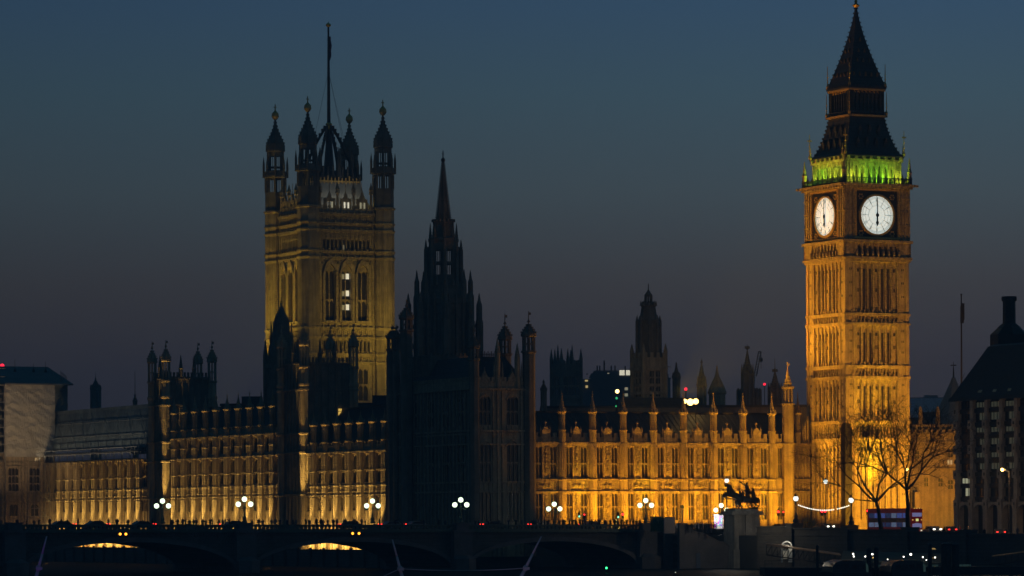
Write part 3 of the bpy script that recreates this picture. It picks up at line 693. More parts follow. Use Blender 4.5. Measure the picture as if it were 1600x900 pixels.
# ================================================================ river front: three lit ranges and two turreted towers
YEL = (1.0, .63, .15)
def river_range(label, x_near, x_far, pxs, levels, pin, roof, storeys=1, lights=True, temp=False):
    u = UR
    vn, vf = LV(x_near, u), LV(x_far, u); L = vf - vn
    xr = (x_near + x_far) / 2; vm = (vn + vf) / 2
    zz = lambda y, x: ZL(x, y, u, LV(x, u))
    xz = levels['x']; Z = {k: zz(y, xz) for k, y in levels.items() if k != 'x'}
    T = thing('river_range', label, 'palace range', W(u, vn, 0), PHI)
    ss = [LV(x, u) - vn for x in pxs]
    z0, zc = TERR - .5, Z['cornice']
    bays = sorted(ss); edges = ([0] if bays[0] > 2.5 else []) + bays + ([L] if L - bays[-1] > 2.5 else [])
    holes, wins = [], []
    for a, b in zip(edges, edges[1:]):
        d = b - a
        if d < 3: continue
        w = min(3.7, d - 1.75); c = (a + b) / 2
        holes.append((c - w / 2, c + w / 2, Z['up0'], Z['up1'])); wins.append((c, Z['up0'], w, Z['up1'] - Z['up0'], 3))
        for e in (-1.0, 1.2):
            holes.append((c + e - .45, c + e + .45, Z['lo0'], Z['lo1'])); wins.append((c + e, Z['lo0'], .9, Z['lo1'] - Z['lo0'], 2))
        if 'top0' in Z: holes.append((c - w / 2, c + w / 2, Z['top0'], Z['top1'])); wins.append((c, Z['top0'], w, Z['top1'] - Z['top0'], 3))
    ztop = Z.get('cornice2', zc)
    wl = B(lambda s, d, z: (-d, s, z)); wl.wall(0, L, z0, ztop, -.8, 0, holes); wl.build('wall', 'stone', T)
    bk = B(); bk.box(.8, 16, 0, L, z0, ztop - .2); bk.build('inner_block', 'unlit_stone', T)
    cache = {}
    for c, za, w, h, n in wins:
        k = (round(w, 1), round(h, 1), n)
        if k not in cache: cache[k] = window_meshes('w', w, h, n, (.45,) if h > 3 else (), deep=.42, proud=.07)
        put_window(cache[k], T, (0, c, za), -math.pi / 2)
    for z, d, h in ((zc, .22, .35), (Z['band1'], .14, .2), (Z['band0'], .16, .22), (Z['mid'], .06, .12), (Z['low'], .08, .12)) + (((ztop, .24, .35),) if ztop > zc else ()):
        st = B(east); st.box(0, L, -.02, d, z - h, z); st.build('string_course', 'stone_fine', T)
    cv = B(east)
    for a, b in zip(edges, edges[1:]):
        d = b - a; c = (a + b) / 2
        if d < 3: continue
        q = a + .9
        while q < b - .7:                      # ribs of the ground storey, tracery of the band
            cv.box(q - .05, q + .05, 0, .13, Z['lo1'] + .3, Z['band0'] - .3); cv.box(q - .05, q + .05, 0, .12, Z['band0'] + .05, Z['band1'] - .25)
            cv.ext([(q, Z['band1'] - .25), (q + .5, Z['band1'] - .25), (q + .25, Z['band1'] - .7)], 0, .12); cv.lathe(q + .25, .04, [(.04, Z['band0'] + .35), (.2, Z['band0'] + .6), (.04, Z['band0'] + .85)], 6)
            q += .55
        for e in (-1.55, -.2, .2, 1.55): cv.box(c + e - .06, c + e + .06, 0, .16, z0, Z['band0'] - .3)
        for e in (-1.95, 1.95): cv.box(c + e - .07, c + e + .07, 0, .18, Z['band1'], zc - .4)
        cv.ext([(c - 1.5, Z['up1'] + .1), (c + 1.5, Z['up1'] + .1), (c + 1.5, zc - .5), (c - 1.5, zc - .5)], 0, .1)
        for k in range(6): cv.box(c - 1.4 + k * .56 - .05, c - 1.4 + k * .56 + .05, .1, .22, Z['up1'] + .15, zc - .4)
    cv.build('carving', 'stone_fine', T)
    r = .80
    bt = B()
    rg = lambda z: [(r, z - .3), (r * 1.07, z - .22), (r * 1.07, z), (r, z + .06)]
    bt.lathe(0, 0, [(r * 1.06, z0), (r * 1.06, Z['band0'] - .4)] + rg(Z['band0']) + rg(Z['band1']) + rg(Z['mid']) + rg(zc) + (rg((zc + ztop) / 2) + rg(ztop) if ztop > zc else [(r, zc + .1)]), 8)
    for k in range(3):
        a = math.pi + (k - 1) * math.pi / 4; x, y = math.cos(a), math.sin(a)
        for t in (-.2, .2): bt.box(x * .75 - y * t - .04, x * .75 - y * t + .04, y * .75 + x * t - .04, y * .75 + x * t + .04, Z['band1'] + .3, zc - .6)
    bm_ = bt.mesh('buttress', 'stone')
    for s in ss: link('buttress', bm_, T, (-.3, s, 0))
    if pin:
        pm = pinnacle_mesh(r * .85, zz(pin[0], xz) - ztop, zz(pin[1], xz) - ztop, zz(pin[2], xz) - ztop)
        for s in ss: link('pinnacle', pm, T, (-.3, s, ztop))
        pp = B(east); pp.box(0, L, -.5, 0, ztop, ztop + 1.1)
        n = int(L / .7)
        for k in range(0, n, 2): pp.box((k + .1) * L / n, (k + .9) * L / n, -.45, 0, ztop + 1.1, ztop + 1.7)
        pp.build('parapet', 'stone_fine', T)
    zr = zz(roof, xz)
    if not temp:
        rf = B(); rf.add([(.9, 0, ztop + .4), (.9, L, ztop + .4), (8, L, zr), (8, 0, zr), (15.5, L, ztop + .4), (15.5, 0, ztop + .4)], [(0, 1, 2, 3), (3, 2, 4, 5), (0, 3, 5), (1, 4, 2)])
        k = .6
        while k < L: rf.tube((.9, k, ztop + .45), (8, k, zr + .05), .05, n=4); k += 1.2
        rf.box(7.8, 8.2, 0, L, zr, zr + .35); rf.build('roof', 'slate', T)
    if lights:
        strip_lamp(W(u - 5.0, vn + 2.5, TERR + .35), W(u - 5.0, vf - 2.5, TERR + .35), W(u, vm, TERR + 3.5), 32 * L, YEL, .4, 110)
        strip_lamp(W(u - 2.6, vn + 1.0, TERR + .2), W(u - 2.6, vf - 1.0, TERR + .2), W(u, vm, TERR + 2.2), 60 * L, (1, .60, .15), .2, 130)
        for i, s in enumerate(ss):            # one narrow flood at the foot of every buttress
            k = rnd.uniform(.75, 1.2)
            lamp('SPOT', W(u - 2.9, vn + s - .2, TERR + .3), W(u - .7, vn + s, TERR + 13), 24000 * k, YEL, .12, spot=17, blend=.45)
    return T, dict(vn=vn, vf=vf, Z=Z, zz=zz, L=L)
RA, IA = river_range('warm lit river front range with lamplit buttresses, nearest the dark corner pavilion', 606, 478,
    (604, 585, 566, 547.5, 529, 510.6, 492.7), dict(x=560, cornice=704.5, up0=754, up1=709, mid=734, band1=757.5, band0=772.5, low=797.5, lo0=799, lo1=777), (688, 660, 641), 634)
RB, IB = river_range('warm lit three storey river front range with tall pinnacles between two dark towers', 440, 267,
    (428.7, 410.7, 392.8, 375, 357.5, 340, 323.5, 307, 290, 275), dict(x=350, cornice=714, up0=757, up1=718, mid=740, band1=760, band0=776, low=798.5, lo0=800, lo1=780, top0=709, top1=686, cornice2=681), (668, 640, 615), 633)
RC, IC = river_range('warm lit far river front range under temporary sheeting, beside the wrapped pavilion', 232, 80,
    (220, 206, 191, 177, 163, 150, 136, 122, 109, 96, 83), dict(x=150, cornice=721, up0=763, up1=726, mid=748, band1=766, band0=781, low=800, lo0=801, lo1=784), None, 640, temp=True)

def temp_roof():
    I = IC; u, vn, L = UR, I['vn'], I['L']; zz = I['zz']
    T = thing('temporary_roof', 'grey green temporary sheeted roof on scaffolding over the far river range', 'scaffold roof', W(u, vn, 0), PHI)
    ze, zr = zz(706, 150), zz(641, 150); zc = I['Z']['cornice']
    sh = B()
    n = 30
    for j in range(3):
        t0, t1 = j / 3, (j + 1) / 3 + .02
        for k in range(n):
            y0, y1 = k * (L + 3) / n, (k + 1) * (L + 3) / n - .05
            o = .12 * (k % 2) + .25 * (2 - j)
            a = (-.6 + 1.6 * t0, ze + (zr - ze) * t0 + o); b = (-.6 + 1.6 * t1, ze + (zr - ze) * t1 + o)
            sh.add([(a[0], y0, a[1]), (a[0], y1, a[1]), (b[0], y1, b[1]), (b[0], y0, b[1])] + [(a[0], y0, a[1] - .08), (a[0], y1, a[1] - .08), (b[0], y1, b[1] - .08), (b[0], y0, b[1] - .08)], [(0, 1, 2, 3), (7, 6, 5, 4), (0, 4, 5, 1), (2, 6, 7, 3)])
    sh.add([(1.0, 0, zr), (1.0, L, zr), (20, L, ze), (20, 0, ze)], [(0, 1, 2, 3)]); sh.box(.9, 1.2, 0, L + 3, zr - .2, zr + .5)
    sh.add([(-.5, 0, ze), (1.0, 0, zr), (20, 0, ze), (20, 0, zc), (-.5, 0, zc)], [(0, 1, 2, 3, 4)])
    sh.build('sheeting', 'sheet_grey', T)
    tb = B()
    for k in range(26):
        y = k * L / 25
        tb.tube((-2.2, y, zc - 1.5), (-2.2, y, ze + .6), .07, n=4); tb.tube((-.9, y, zc - 1.0), (-.9, y, ze + .8), .06, n=4)
        if k % 2 == 0: tb.tube((-2.4, y, zc + .2), (-.9, y + 3.5, ze + 2.2), .08, n=4); tb.tube((-2.2, y, zc + 1.2), (-2.2, y + 4.5, ze + .4), .06, n=4)
        if k % 3 == 0: tb.tube((-.7, y, ze + 2.6), (-.2, y + 3.5, ze + 5.6), .07, n=4)
        if k % 3 == 1: tb.tube((-.2, y, ze + 5.8), (.2, y + 3.5, ze + 8.6), .07, n=4)
    for z in (zc + .2, zc + 1.6, ze - .2, ze + .6): tb.tube((-2.2, 0, z), (-2.2, L, z), .08, n=4)
    for t in (.33, .66): tb.tube((-.6 + 1.6 * t - .2, 0, ze + (zr - ze) * t + .5), (-.6 + 1.6 * t - .2, L, ze + (zr - ze) * t + .5), .08, n=4)
    tb.build('scaffold_tubes', 'scaffold', T)
    strip_lamp(W(u - 4.5, vn + 1, zc + .6), W(u - 4.5, vn + L - 1, zc + .6), W(u, vn + L / 2, ze + 4), 5.5 * L, (1, .85, .6), .2, 100)  # added light row for the scaffold, which the river floods miss here
    dk_ = B(); dk_.box(-2.6, -.3, 0, L, ze - .35, ze - .25); dk_.box(-2.5, -.5, 0, L, zc + .05, zc + .12); dk_.build('walkway', 'wood', T)
M['sheet_grey'] = mat('weathered_grey_sheeting', (.20, .225, .22), .6, .45, .35, .3, 1.0, streak=.35)
temp_roof()

def octa_turret(b, x, y, r, z0, zb, zl, zcap, ztip, gaps=True):
    """octagonal corner turret: solid to zb, open lantern zb..zl, ogee cap, finial"""
    b.lathe(x, y, [(r, z0), (r, zb - .5), (r * 1.2, zb - .35), (r * 1.2, zb), (r * .3, zb + .02)], 8)
    if gaps:
        for k in range(8):
            a = math.pi / 8 + k * math.pi / 4; b.lathe(x + r * .84 * math.cos(a), y + r * .84 * math.sin(a), [(r * .2, zb), (r * .2, zl)], 4)
        zm = (zb * .55 + zl * .45); b.lathe(x, y, [(r * .92, zm), (r * .92, zm + .25)], 8, cap=False)
    else: b.lathe(x, y, [(r * .9, zb), (r * .9, zl)], 8)
    b.lathe(x, y, [(r * .95, zl - .02), (r * 1.22, zl + .2), (r * 1.22, zl + .6), (r * .95, zl + .7)], 8)
    h = zcap - zl
    b.lathe(x, y, [(r * 1.1, zl + .6), (r * 1.15, zl + .3 * h), (r * .85, zl + .5 * h), (r * .45, zl + .74 * h), (r * .2, zl + .9 * h), (.10, zcap)], 8)
    for j in range(4):
        for k in range(8):
            t = .3 + j * .17; rr = r * (1.15 - (t - .3) * 1.55); a = math.pi / 8 + k * math.pi / 4; b.box(x + rr * math.cos(a) - .1, x + rr * math.cos(a) + .1, y + rr * math.sin(a) - .1, y + rr * math.sin(a) + .1, zl + t * h, zl + t * h + .3)
    b.lathe(x, y, [(.08, zcap), (.3, zcap + .3), (.1, zcap + .6), (.07, ztip), (.02, ztip + .05)], 6)
    b.box(x - .05, x + .45, y - .03, y + .03, ztip - .7, ztip - .25)

def river_tower(label, xne, xse, xnw, ytop, ylev, light_win=None):
    u = UR; vn, vs = LV(xne, u), LV(xse, u); un = LU(xnw, vn); A, Bd = un - u, vs - vn
    T = thing('river_tower', label, 'tower', W(u, vn, 0), PHI)
    lamp('SPOT', W(u - 3.2, vn - 2.4, TERR + .3), W(u - .4, vn - .2, 27), 60000, YEL, .12, spot=16, blend=.5)
    zz = lambda y: ZL(xne, y, u, vn)
    zt_ = zz(ytop); z0 = TERR - 1
    bd = B(); bd.box(.2, A - .2, .2, Bd - .2, z0, zt_ - .4); bd.build('body', 'unlit_stone', T)
    dt = B(); dt.map = None
    for fm, Ln in ((lambda s, d, z: (s, -d + .2, z), A), (lambda s, d, z: (.2 - d, s, z), Bd)):
        dt.map = fm
        for y in ylev: dt.box(.5, Ln - .5, 0, .35, zz(y) - .3, zz(y))
        n = max(3, int(Ln / 1.6))
        for k in range(n + 1):
            s = .8 + k * (Ln - 1.6) / n; dt.box(s - .1, s + .1, 0, .2, z0, zt_ - .5)
        m = int(Ln / .8)
        for k in range(m): dt.box(k * Ln / m + .1, k * Ln / m + .52, -.2, .1, zt_ - .4, zt_ + .5)
    dt.map = None; dt.build('string_course', 'unlit_stone', T)
    for k, (s, d) in enumerate(((A * .33, 0), (A * .62, 0))):
        q = B(); q.lathe(0, 0, [(.45, 0), (.45, 1.6), (.6, 1.7)], 8); q.spire(0, 0, 1.7, 4.6, .42, 8, 4); q.build('pinnacle', 'unlit_stone', T, (s, .2, zt_ - .4))
    q = B(); q.lathe(0, 0, [(.4, 0), (.4, 1.8), (.5, 1.9)], 8); q.spire(0, 0, 1.9, 4.6, .4, 8, 4); q.build('pinnacle', 'unlit_stone', T, (.2, Bd * .5, zt_ - .4))
    for x, y, dz in ((0, 0, 0), (A, 0, 0), (0, Bd, 0), (A, Bd, 0)):
        b = B(); octa_turret(b, 0, 0, .92, z0, zt_ - 1.2, zt_ + 2.6, zt_ + 5.6, zt_ + 7.3)
        b.lathe(0, 0, [(1.0, zt_ - 5.2), (1.12, zt_ - 5.0), (1.12, zt_ - 4.6), (1.0, zt_ - 4.5)], 8, cap=False)
        for y_ in ylev[1:]: b.lathe(0, 0, [(.95, zz(y_) - .4), (1.12, zz(y_) - .3), (1.12, zz(y_)), (.95, zz(y_) + .1)], 8, cap=False)
        b.build('corner_turret', 'stone', T, (x, y, 0))
    wm = window_meshes('w', 1.6, 5.0, 2, (.5,))
    for ya in ylev[1:4]:
        for s in ((A * .3, A * .68)): put_window(wm, T, (s, .02, zz(ya + 10) - 4.4))
        put_window(wm, T, (.02, Bd * .5, zz(ya + 10) - 4.4), -math.pi / 2)
    if light_win:
        p = B(); p.box(-.35, .35, -.02, .04, 0, 1.6); w = p.build('lit_window', 'lit_amber', T, (light_win[0] * A, -.06, zz(light_win[1]))); 
        p = B(); p.box(-.45, .45, -.06, .02, -.12, 0); p.box(-.45, .45, -.06, .02, 1.05, 1.15); p.build('sill', 'unlit_stone', w)
    return T, A, Bd
M['lit_amber'] = mat('amber_lit_pane', (.4, .3, .1), .5, 0, emit=(1, .62, .12), es=.75)
M['lit_pale'] = mat('pale_lit_pane', (.4, .4, .35), .5, 0, emit=(.8, .75, .48), es=.30)
M['lit_white'] = mat('white_lit_pane', (.4, .4, .35), .5, 0, emit=(1, .93, .7), es=.75)
M['lit_dim'] = mat('dim_lit_pane', (.3, .3, .25), .5, .3, 1.2, emit=(.5, .6, .38), es=.032)
river_tower('four turreted dark river tower at the left end of the pinnacled three storey range', 260, 238.5, 332, 585, (590, 632, 690, 720, 778))
river_tower('four turreted dark river tower with one small amber window, before the great square tower', 476, 441, 553, 562, (566, 607, 676, 706, 772), (.72, 651))

def dark_spire():
    """steep ventilation tower behind the river front"""
    Y = 775; u, v = UV(440, Y, 600); z = lambda y: P(440, y, Y).z; pm = Y / FPX
    T = thing('ventilation_tower', 'black steep sided ventilation tower with a sharp spire in front of the great square tower', 'tower', W(u, v, 0), PHI)
    b = B(); r2 = math.sqrt(2)
    b.lathe(0, 0, [(19 * pm * r2, STREET), (19 * pm * r2, z(576)), (20.5 * pm * r2, z(575)), (20.5 * pm * r2, z(569)), (17 * pm * r2, z(567)), (15 * pm * r2, z(540)), (11.5 * pm * r2, z(533)), (9.5 * pm * r2, z(505)), (8.2 * pm * r2, z(497)), (5 * pm * r2, z(488)), (1.6 * pm * r2, z(479)), (.5 * pm, z(472))], 4)
    b.build('body', 'unlit_stone', T)
    for sx in (-1, 1):
        for sy in (-1, 1):
            q = B(); q.lathe(0, 0, [(.5, z(640) - z(572)), (.5, 2.2)], 8); q.spire(0, 0, 2.2, 5.5, .5, 8, 4); q.build('pinnacle', 'unlit_stone', T, (sx * 19 * pm, sy * 19 * pm, z(572)))
            q = B(); q.spire(0, 0, 0, 4.5, .4, 8, 4); q.build('pinnacle', 'unlit_stone', T, (sx * 12 * pm, sy * 12 * pm, z(536)))
    q = B(); q.lathe(0, 0, [(.06, z(474)), (.25, z(472)), (.05, z(470)), (.04, z(464))], 6); q.build('finial', 'black_iron', T)
dark_spire()
# ================================================================ the great square tower, central spire, corner pavilion
def victoria():
    Y = 850.0; u, v = UV(482, Y, 420); S = 18.3
    zv = lambda y: P(482, y, Y).z
    T = thing('great_square_tower', 'huge square gothic stone tower with crowned corner turrets and a tall flagpole, dimly floodlit', 'tower', W(u, v, 0), PHI)
    z0 = STREET - .5; ztop = zv(331)
    faces = [('n', lambda s, d, z: (s, -d, z)), ('e', lambda s, d, z: (-d, s, z))]
    core = B(); core.box(1.2, S - 1.2, 1.2, S - 1.2, z0, ztop - 1)
    core.build('core', 'unlit_stone', T)
    ws = [2.6 + (S - 5.2) * t for t in (.20, .5, .80)]
    wz0, wz1 = zv(500), zv(422)
    arc0, arc1 = zv(389.5), zv(372); lo0, lo1 = zv(548), zv(531)
    WL, CV = B(), B()
    wm = window_meshes('w', 2.25, wz1 - wz0, 2, (.42,), mull=.2, deep=.75)
    wl_ = window_meshes('w', 2.25, wz1 - wz0, 2, (.42,), mull=.2, deep=.75, glass='glass')
    am = window_meshes('w', .62, arc1 - arc0, 1, (), deep=.4); lm = window_meshes('w', .55, lo1 - lo0, 1, (), deep=.4)
    bw = window_meshes('w', 2.3, zv(575) - zv(625), 2, (.5,), mull=.2)
    sts = []
    for fi, (fn, fm) in enumerate(faces):
        rz = 0 if fn == 'n' else -math.pi / 2
        pos = (lambda s, z, o=0.: (s, -o, z)) if fn == 'n' else (lambda s, z, o=0.: (-o, s, z))
        WL.map = CV.map = fm
        holes = [(c - 1.125, c + 1.125, wz0, wz1) for c in ws]
        acs = [c + e * .98 for c in ws for e in (-1.5, -.5, .5, 1.5)]
        holes += [(c - .31, c + .31, arc0, arc1) for c in acs] + [(c - .275, c + .275, lo0, lo1) for c in acs]
        holes += [(S * .72 - 1.15, S * .72 + 1.15, zv(625), zv(575))]
        WL.wall(1.6, S - 1.6, z0, ztop, -1.3, 0, holes)
        for c in ws: put_window(wm, T, pos(c, wz0), rz)
        for c in acs: put_window(am, T, pos(c, arc0), rz); put_window(lm, T, pos(c, lo0), rz)
        put_window(bw, T, pos(S * .72, zv(625)), rz)
        for c in ws:                            # deep hood moulds and gablets over the great windows
            for e in (-1.55, 1.55): CV.box(c + e - .28, c + e + .28, 0, .42, wz0 - .4, wz1 - .2)
            CV.ext([(c - 1.85, wz1 - .6), (c - 1.2, wz1 + 1.5), (c, wz1 + 2.9), (c + 1.2, wz1 + 1.5), (c + 1.85, wz1 - .6), (c + 1.35, wz1 - .6), (c + .9, wz1 + .7), (c, wz1 + 1.5), (c - .9, wz1 + .7), (c - 1.35, wz1 - .6)], 0, .6)
            CV.ext([(c - 1.0, wz1 + .02), (c + 1.0, wz1 + .02), (c, wz1 + 1.4)], -.2, .05)
            for k in range(7): CV.cur = 1; a = k / 6; CV.box(c - 1.9 + 3.8 * a - .16, c - 1.9 + 3.8 * a + .16, .02, .35, wz1 + 1.5 + 2.2 * (1 - abs(2 * a - 1)), wz1 + 1.95 + 2.2 * (1 - abs(2 * a - 1))); CV.cur = 0
            CV.box(c - 1.4, c + 1.4, 0, .5, wz0 - .55, wz0 - .02)
        for c in acs:
            for e in (-.45,): CV.box(c + e - .08, c + e + .08, 0, .2, arc0 - .4, arc1 + 1.0); CV.box(c + e - .08, c + e + .08, 0, .2, lo0 - .5, lo1 + .9)
            CV.ext([(c - .4, arc1 + .02), (c + .4, arc1 + .02), (c, arc1 + .8)], 0, .15); CV.ext([(c - .4, lo1 + .02), (c + .4, lo1 + .02), (c, lo1 + .8)], 0, .15)
        n = 26
        for y0_, y1_ in ((332, 345), (358, 368), (391, 399), (512, 524), (552, 563)):   # bands of small panels
            za, zb = zv(y1_) + .35, zv(y0_) - .35
            for k in range(n):
                s = 2.8 + (k + .5) * (S - 5.6) / n; CV.box(s - .09, s + .09, 0, .2, za, zb)
        for s in (2.75, S - 2.75): CV.box(s - .22, s + .22, 0, .3, z0, ztop)
        for zq in (zv(430), zv(450), zv(470), zv(488), zv(590), zv(608)):
            for s in (3.25, S - 3.25): CV.cur = 1; CV.box(s - .12, s + .12, 0, .05, zq, zq + .5); CV.cur = 0
        # parapet: pierced battlement with three gablets and statues
        zp = ztop
        CV.box(2.2, S - 2.2, -.5, .1, zp, zp + 1.0)
        for k in range(20): s = 2.4 + k * (S - 4.8) / 19; CV.box(s - .2, s + .2, -.45, .05, zp + 1.0, zp + 1.7)
        for c in ws:
            CV.ext([(c - 1.3, zp + 1.0), (c - 1.3, zp + 3.2), (c - .5, zp + 3.3), (c, zp + 4.8), (c + .5, zp + 3.3), (c + 1.3, zp + 3.2), (c + 1.3, zp + 1.0), (c + .75, zp + 1.0), (c + .7, zp + 2.5), (c - .7, zp + 2.5), (c - .75, zp + 1.0)], -.45, .05)
            CV.box(c - .1, c + .1, -.4, -.1, zp + 1.0, zp + 2.6); CV.lathe(c, -.2, [(.08, zp + 4.6), (.06, zp + 7.0)], 4)
        for c in (ws[0] - 2.3, (ws[0] + ws[1]) / 2, (ws[1] + ws[2]) / 2, ws[2] + 2.3):
            CV.lathe(c, -.2, [(.28, zp), (.28, zp + 4.2), (.5, zp + 4.4), (.4, zp + 5.0), (.5, zp + 5.4), (.2, zp + 6.2), (.05, zp + 7.0)], 8)
    for y in (331, 346, 357, 390, 400, 510, 525, 551, 564):
        q = B()
        for fn, fm in faces:
            q.map = fm; q.box(2.0, S - 2.0, 0, .55, zv(y) - .35, zv(y)); q.box(2.0, S - 2.0, 0, .3, zv(y) - .7, zv(y) - .35)
            for k in range(18): s = 2.6 + k * (S - 5.2) / 17; q.box(s - .18, s + .18, .05, .5, zv(y), zv(y) + .4 * (k % 2))
        q.map = None; q.build('string_course', 'stone_fine', T)
    WL.map = CV.map = None
    WL.build('wall', 'stone', T); CV.build('carving', ['stone_fine', 'unlit_stone'], T)
    for (fz, o) in ((.70, .9), (.50, .9), (.30, .9)):                # three lit casements in the middle window
        z = wz0 + (wz1 - wz0) * {.70: .84, .50: .50, .30: .22}[fz]; b = B(); b.box(.08, .95, .66, .72, 0, 1.25); b.build('lit_window', 'lit_white', T, (ws[1], 0, z))
        b = B(); b.box(-.85, -.15, .68, .72, 0, 1.1); b.build('lit_window', 'lit_dim2', T, (ws[1], 0, z))
    b = B(); b.box(-.2, .2, .30, .38, 0, 1.0); b.build('lit_window', 'lit_dim2', T, (acs[5], 0, arc0 + .2))
    for c in (ws[0], ws[1], ws[2]):
        for e in (-.45, .45):
            if c != ws[0] or e > 0: b = B(); b.box(c + e - .18, c + e + .18, -.34, -.28, ztop + 1.1, ztop + 2.4); b.build('lit_window', 'lit_white' if c == ws[1] else 'lit_pale', T, (0, .0, 0))
    # corner turrets
    def turret(x, y, k_):
        b = B(); r = 2.42
        prof = [(r, z0)]
        for ys in (564, 551, 525, 510, 400, 390, 357, 346):
            z = zv(ys); prof += [(r, z - .7), (r * 1.06, z - .35), (r * 1.1, z - .3), (r * 1.1, z), (r, z + .05)]
        zb, zl0, zl1, zc1 = zv(321), zv(264), zv(224), zv(176)
        prof += [(r, zb - .6), (r * 1.12, zb - .4), (r * 1.12, zb), (r * .97, zb + .1)]
        b.lathe(0, 0, prof, 8)
        for k in range(8):
            a = k * math.pi / 4; ca, sa = math.cos(a), math.sin(a); e = r * math.cos(math.pi / 8) + .03
            for t in (-.62, 0, .62):
                for ya, yb in ((563, 526), (509, 401), (389, 358)): b.tube((ca * e - sa * t, sa * e + ca * t, zv(ya) + .1), (ca * e - sa * t, sa * e + ca * t, zv(yb) - .8), .09, n=4)
        # two-light openings with daylight behind: eight posts and rings
        zo0, zo1 = zv(291), zv(270); b.cur = 1  # upper stages take the dark stone copy: their unlit look is coloured in
        b.lathe(0, 0, [(r * .97, zb + .05), (r * .97, zo0)], 8); b.lathe(0, 0, [(r * .97, zo1), (r * .97, zl0 - .7), (r * 1.15, zl0 - .4), (r * 1.15, zl0), (r * 1.1, zl0 + .02)], 8)
        for k in range(8):
            a = math.pi / 8 + k * math.pi / 4; b.lathe(r * .86 * math.cos(a), r * .86 * math.sin(a), [(.40, zo0 - .1), (.40, zo1 + .1)], 4, rot=a)
            a = k * math.pi / 4; rr = r * .97 * math.cos(math.pi / 8) - .12; b.lathe(rr * math.cos(a), rr * math.sin(a), [(.09, zo0 - .1), (.09, zo1 + .1)], 4, rot=a)
        for k in range(8):                      # balcony and pinnacled buttresses of the lantern
            a = math.pi / 8 + k * math.pi / 4; b.lathe(r * 1.1 * math.cos(a), r * 1.1 * math.sin(a), [(.26, zl0 - .5), (.26, zl0 + 2.4), (.03, zl0 + 4.2)], 6)
        b.lathe(0, 0, [(r * 1.08, zl0), (r * 1.08, zl0 + .9), (r * 1.0, zl0 + .9)], 8, cap=False)
        r2_ = r * .74; zq = zv(256)
        b.lathe(0, 0, [(r2_, zl0), (r2_, zq)], 8)
        zq1 = zv(233)
        for k in range(8):
            a = math.pi / 8 + k * math.pi / 4; b.lathe(r2_ * .9 * math.cos(a), r2_ * .9 * math.sin(a), [(.27, zq - .1), (.27, zq1 + .1)], 4, rot=a)
            a = k * math.pi / 4; rr = r2_ * math.cos(math.pi / 8) - .1; b.lathe(rr * math.cos(a), rr * math.sin(a), [(.07, zq - .1), (.07, zq1 + .1)], 4, rot=a)
        b.lathe(0, 0, [(r2_, zv(251.5)), (r2_, zv(250))], 8)
        b.lathe(0, 0, [(r2_, zq1), (r2_ * 1.05, zl1 - .4), (r2_ * 1.22, zl1 - .2), (r2_ * 1.22, zl1 + .3), (r2_ * 1.12, zl1 + .35)], 8)
        h = zc1 - zl1; cap = [(1.14, 0), (1.16, .08), (1.12, .18), (.96, .29), (.76, .40), (.56, .51), (.39, .62), (.25, .74), (.15, .86), (.10, 1.0)]
        b.lathe(0, 0, [(r2_ * a, zl1 + .3 + h * t) for a, t in cap], 8)
        for (a0, t0), (a1, t1) in zip(cap, cap[1:]):
            for k in range(8):
                a = math.pi / 8 + k * math.pi / 4; rr = r2_ * a0; b.box(rr * math.cos(a) - .1, rr * math.cos(a) + .1, rr * math.sin(a) - .1, rr * math.sin(a) + .1, zl1 + .3 + h * t0, zl1 + .3 + h * t0 + .4)
        o = b.build('corner_turret', ['stone', 'unlit_stone'], T, (x, y, 0))
        c = B(); c.lathe(0, 0, [(.12, zc1), (.5, zc1 + .3), (.85, zc1 + .9), (.75, zc1 + 1.6), (.3, zc1 + 2.1), (.15, zc1 + 2.3), (.1, zc1 + 3.6), (.02, zc1 + 3.7)], 10); c.box(-.35, .35, -.06, .06, zc1 + 2.9, zc1 + 3.1); c.build('crown_finial', M['gilt_dim'], o)
        c = B(); c.box(-1.2, 0, -.05, .05, 0, .12) if k_ == 2 else c.box(-.2, .2, -.04, .04, 0, .1)
        for k in range(4): a = math.pi / 8 + k * math.pi / 2; c.tube((r * 1.1 * math.cos(a), r * 1.1 * math.sin(a), zl0 + 4 - zl0), (r * 1.1 * math.cos(a), r * 1.1 * math.sin(a), zl0 + 6 - zl0), .05, n=4)
        c.build('weather_vane', 'black_iron', o, (0, 0, zl0 + .3))
        return o
    for k_, (x, y) in enumerate(((0, 0), (S, 0), (0, S), (S, S))): turret(x, y, k_)
    # steep lead roof, crest, flag lantern and flagpole
    zx = lambda y: P(505, y, 861).z
    zr0, zr1 = ztop, P(505, 284, 856).z; r2 = math.sqrt(2); c = S / 2
    b = B(); b.lathe(c, c, [((c - 1.3) * r2, zr0), ((c - 3.0) * r2, zr0 + (zr1 - zr0) * .5), ((c - 3.9) * r2, zr1)], 4); b.build('roof', 'lead', T)
    b = B()
    e = c - 3.9
    for k in range(13):
        t = -e + 2 * e * k / 12
        for (x, y) in ((t, -e), (-e, t), (t, e), (e, t)): b.box(c + x - .1, c + x + .1, c + y - .1, c + y + .1, zr1 - 1.6, zr1 + 1.0 + .5 * (k % 3 == 0))
    for (x0, x1, y0, y1) in ((-e, e, -e - .1, -e + .1), (-e, e, e - .1, e + .1), (-e - .1, -e + .1, -e, e), (e - .1, e + .1, -e, e)): b.box(c + x0, c + x1, c + y0, c + y1, zr1 + .05, zr1 + .35)
    b.build('roof_crest', M['gilt_dim'], T)
    b = B()
    zf0, zf1 = zr1, zx(200); 
    b.box(c - 5.0, c + 5.0, c - 5.0, c + 5.0, zr1 - .2, zx(278)); 
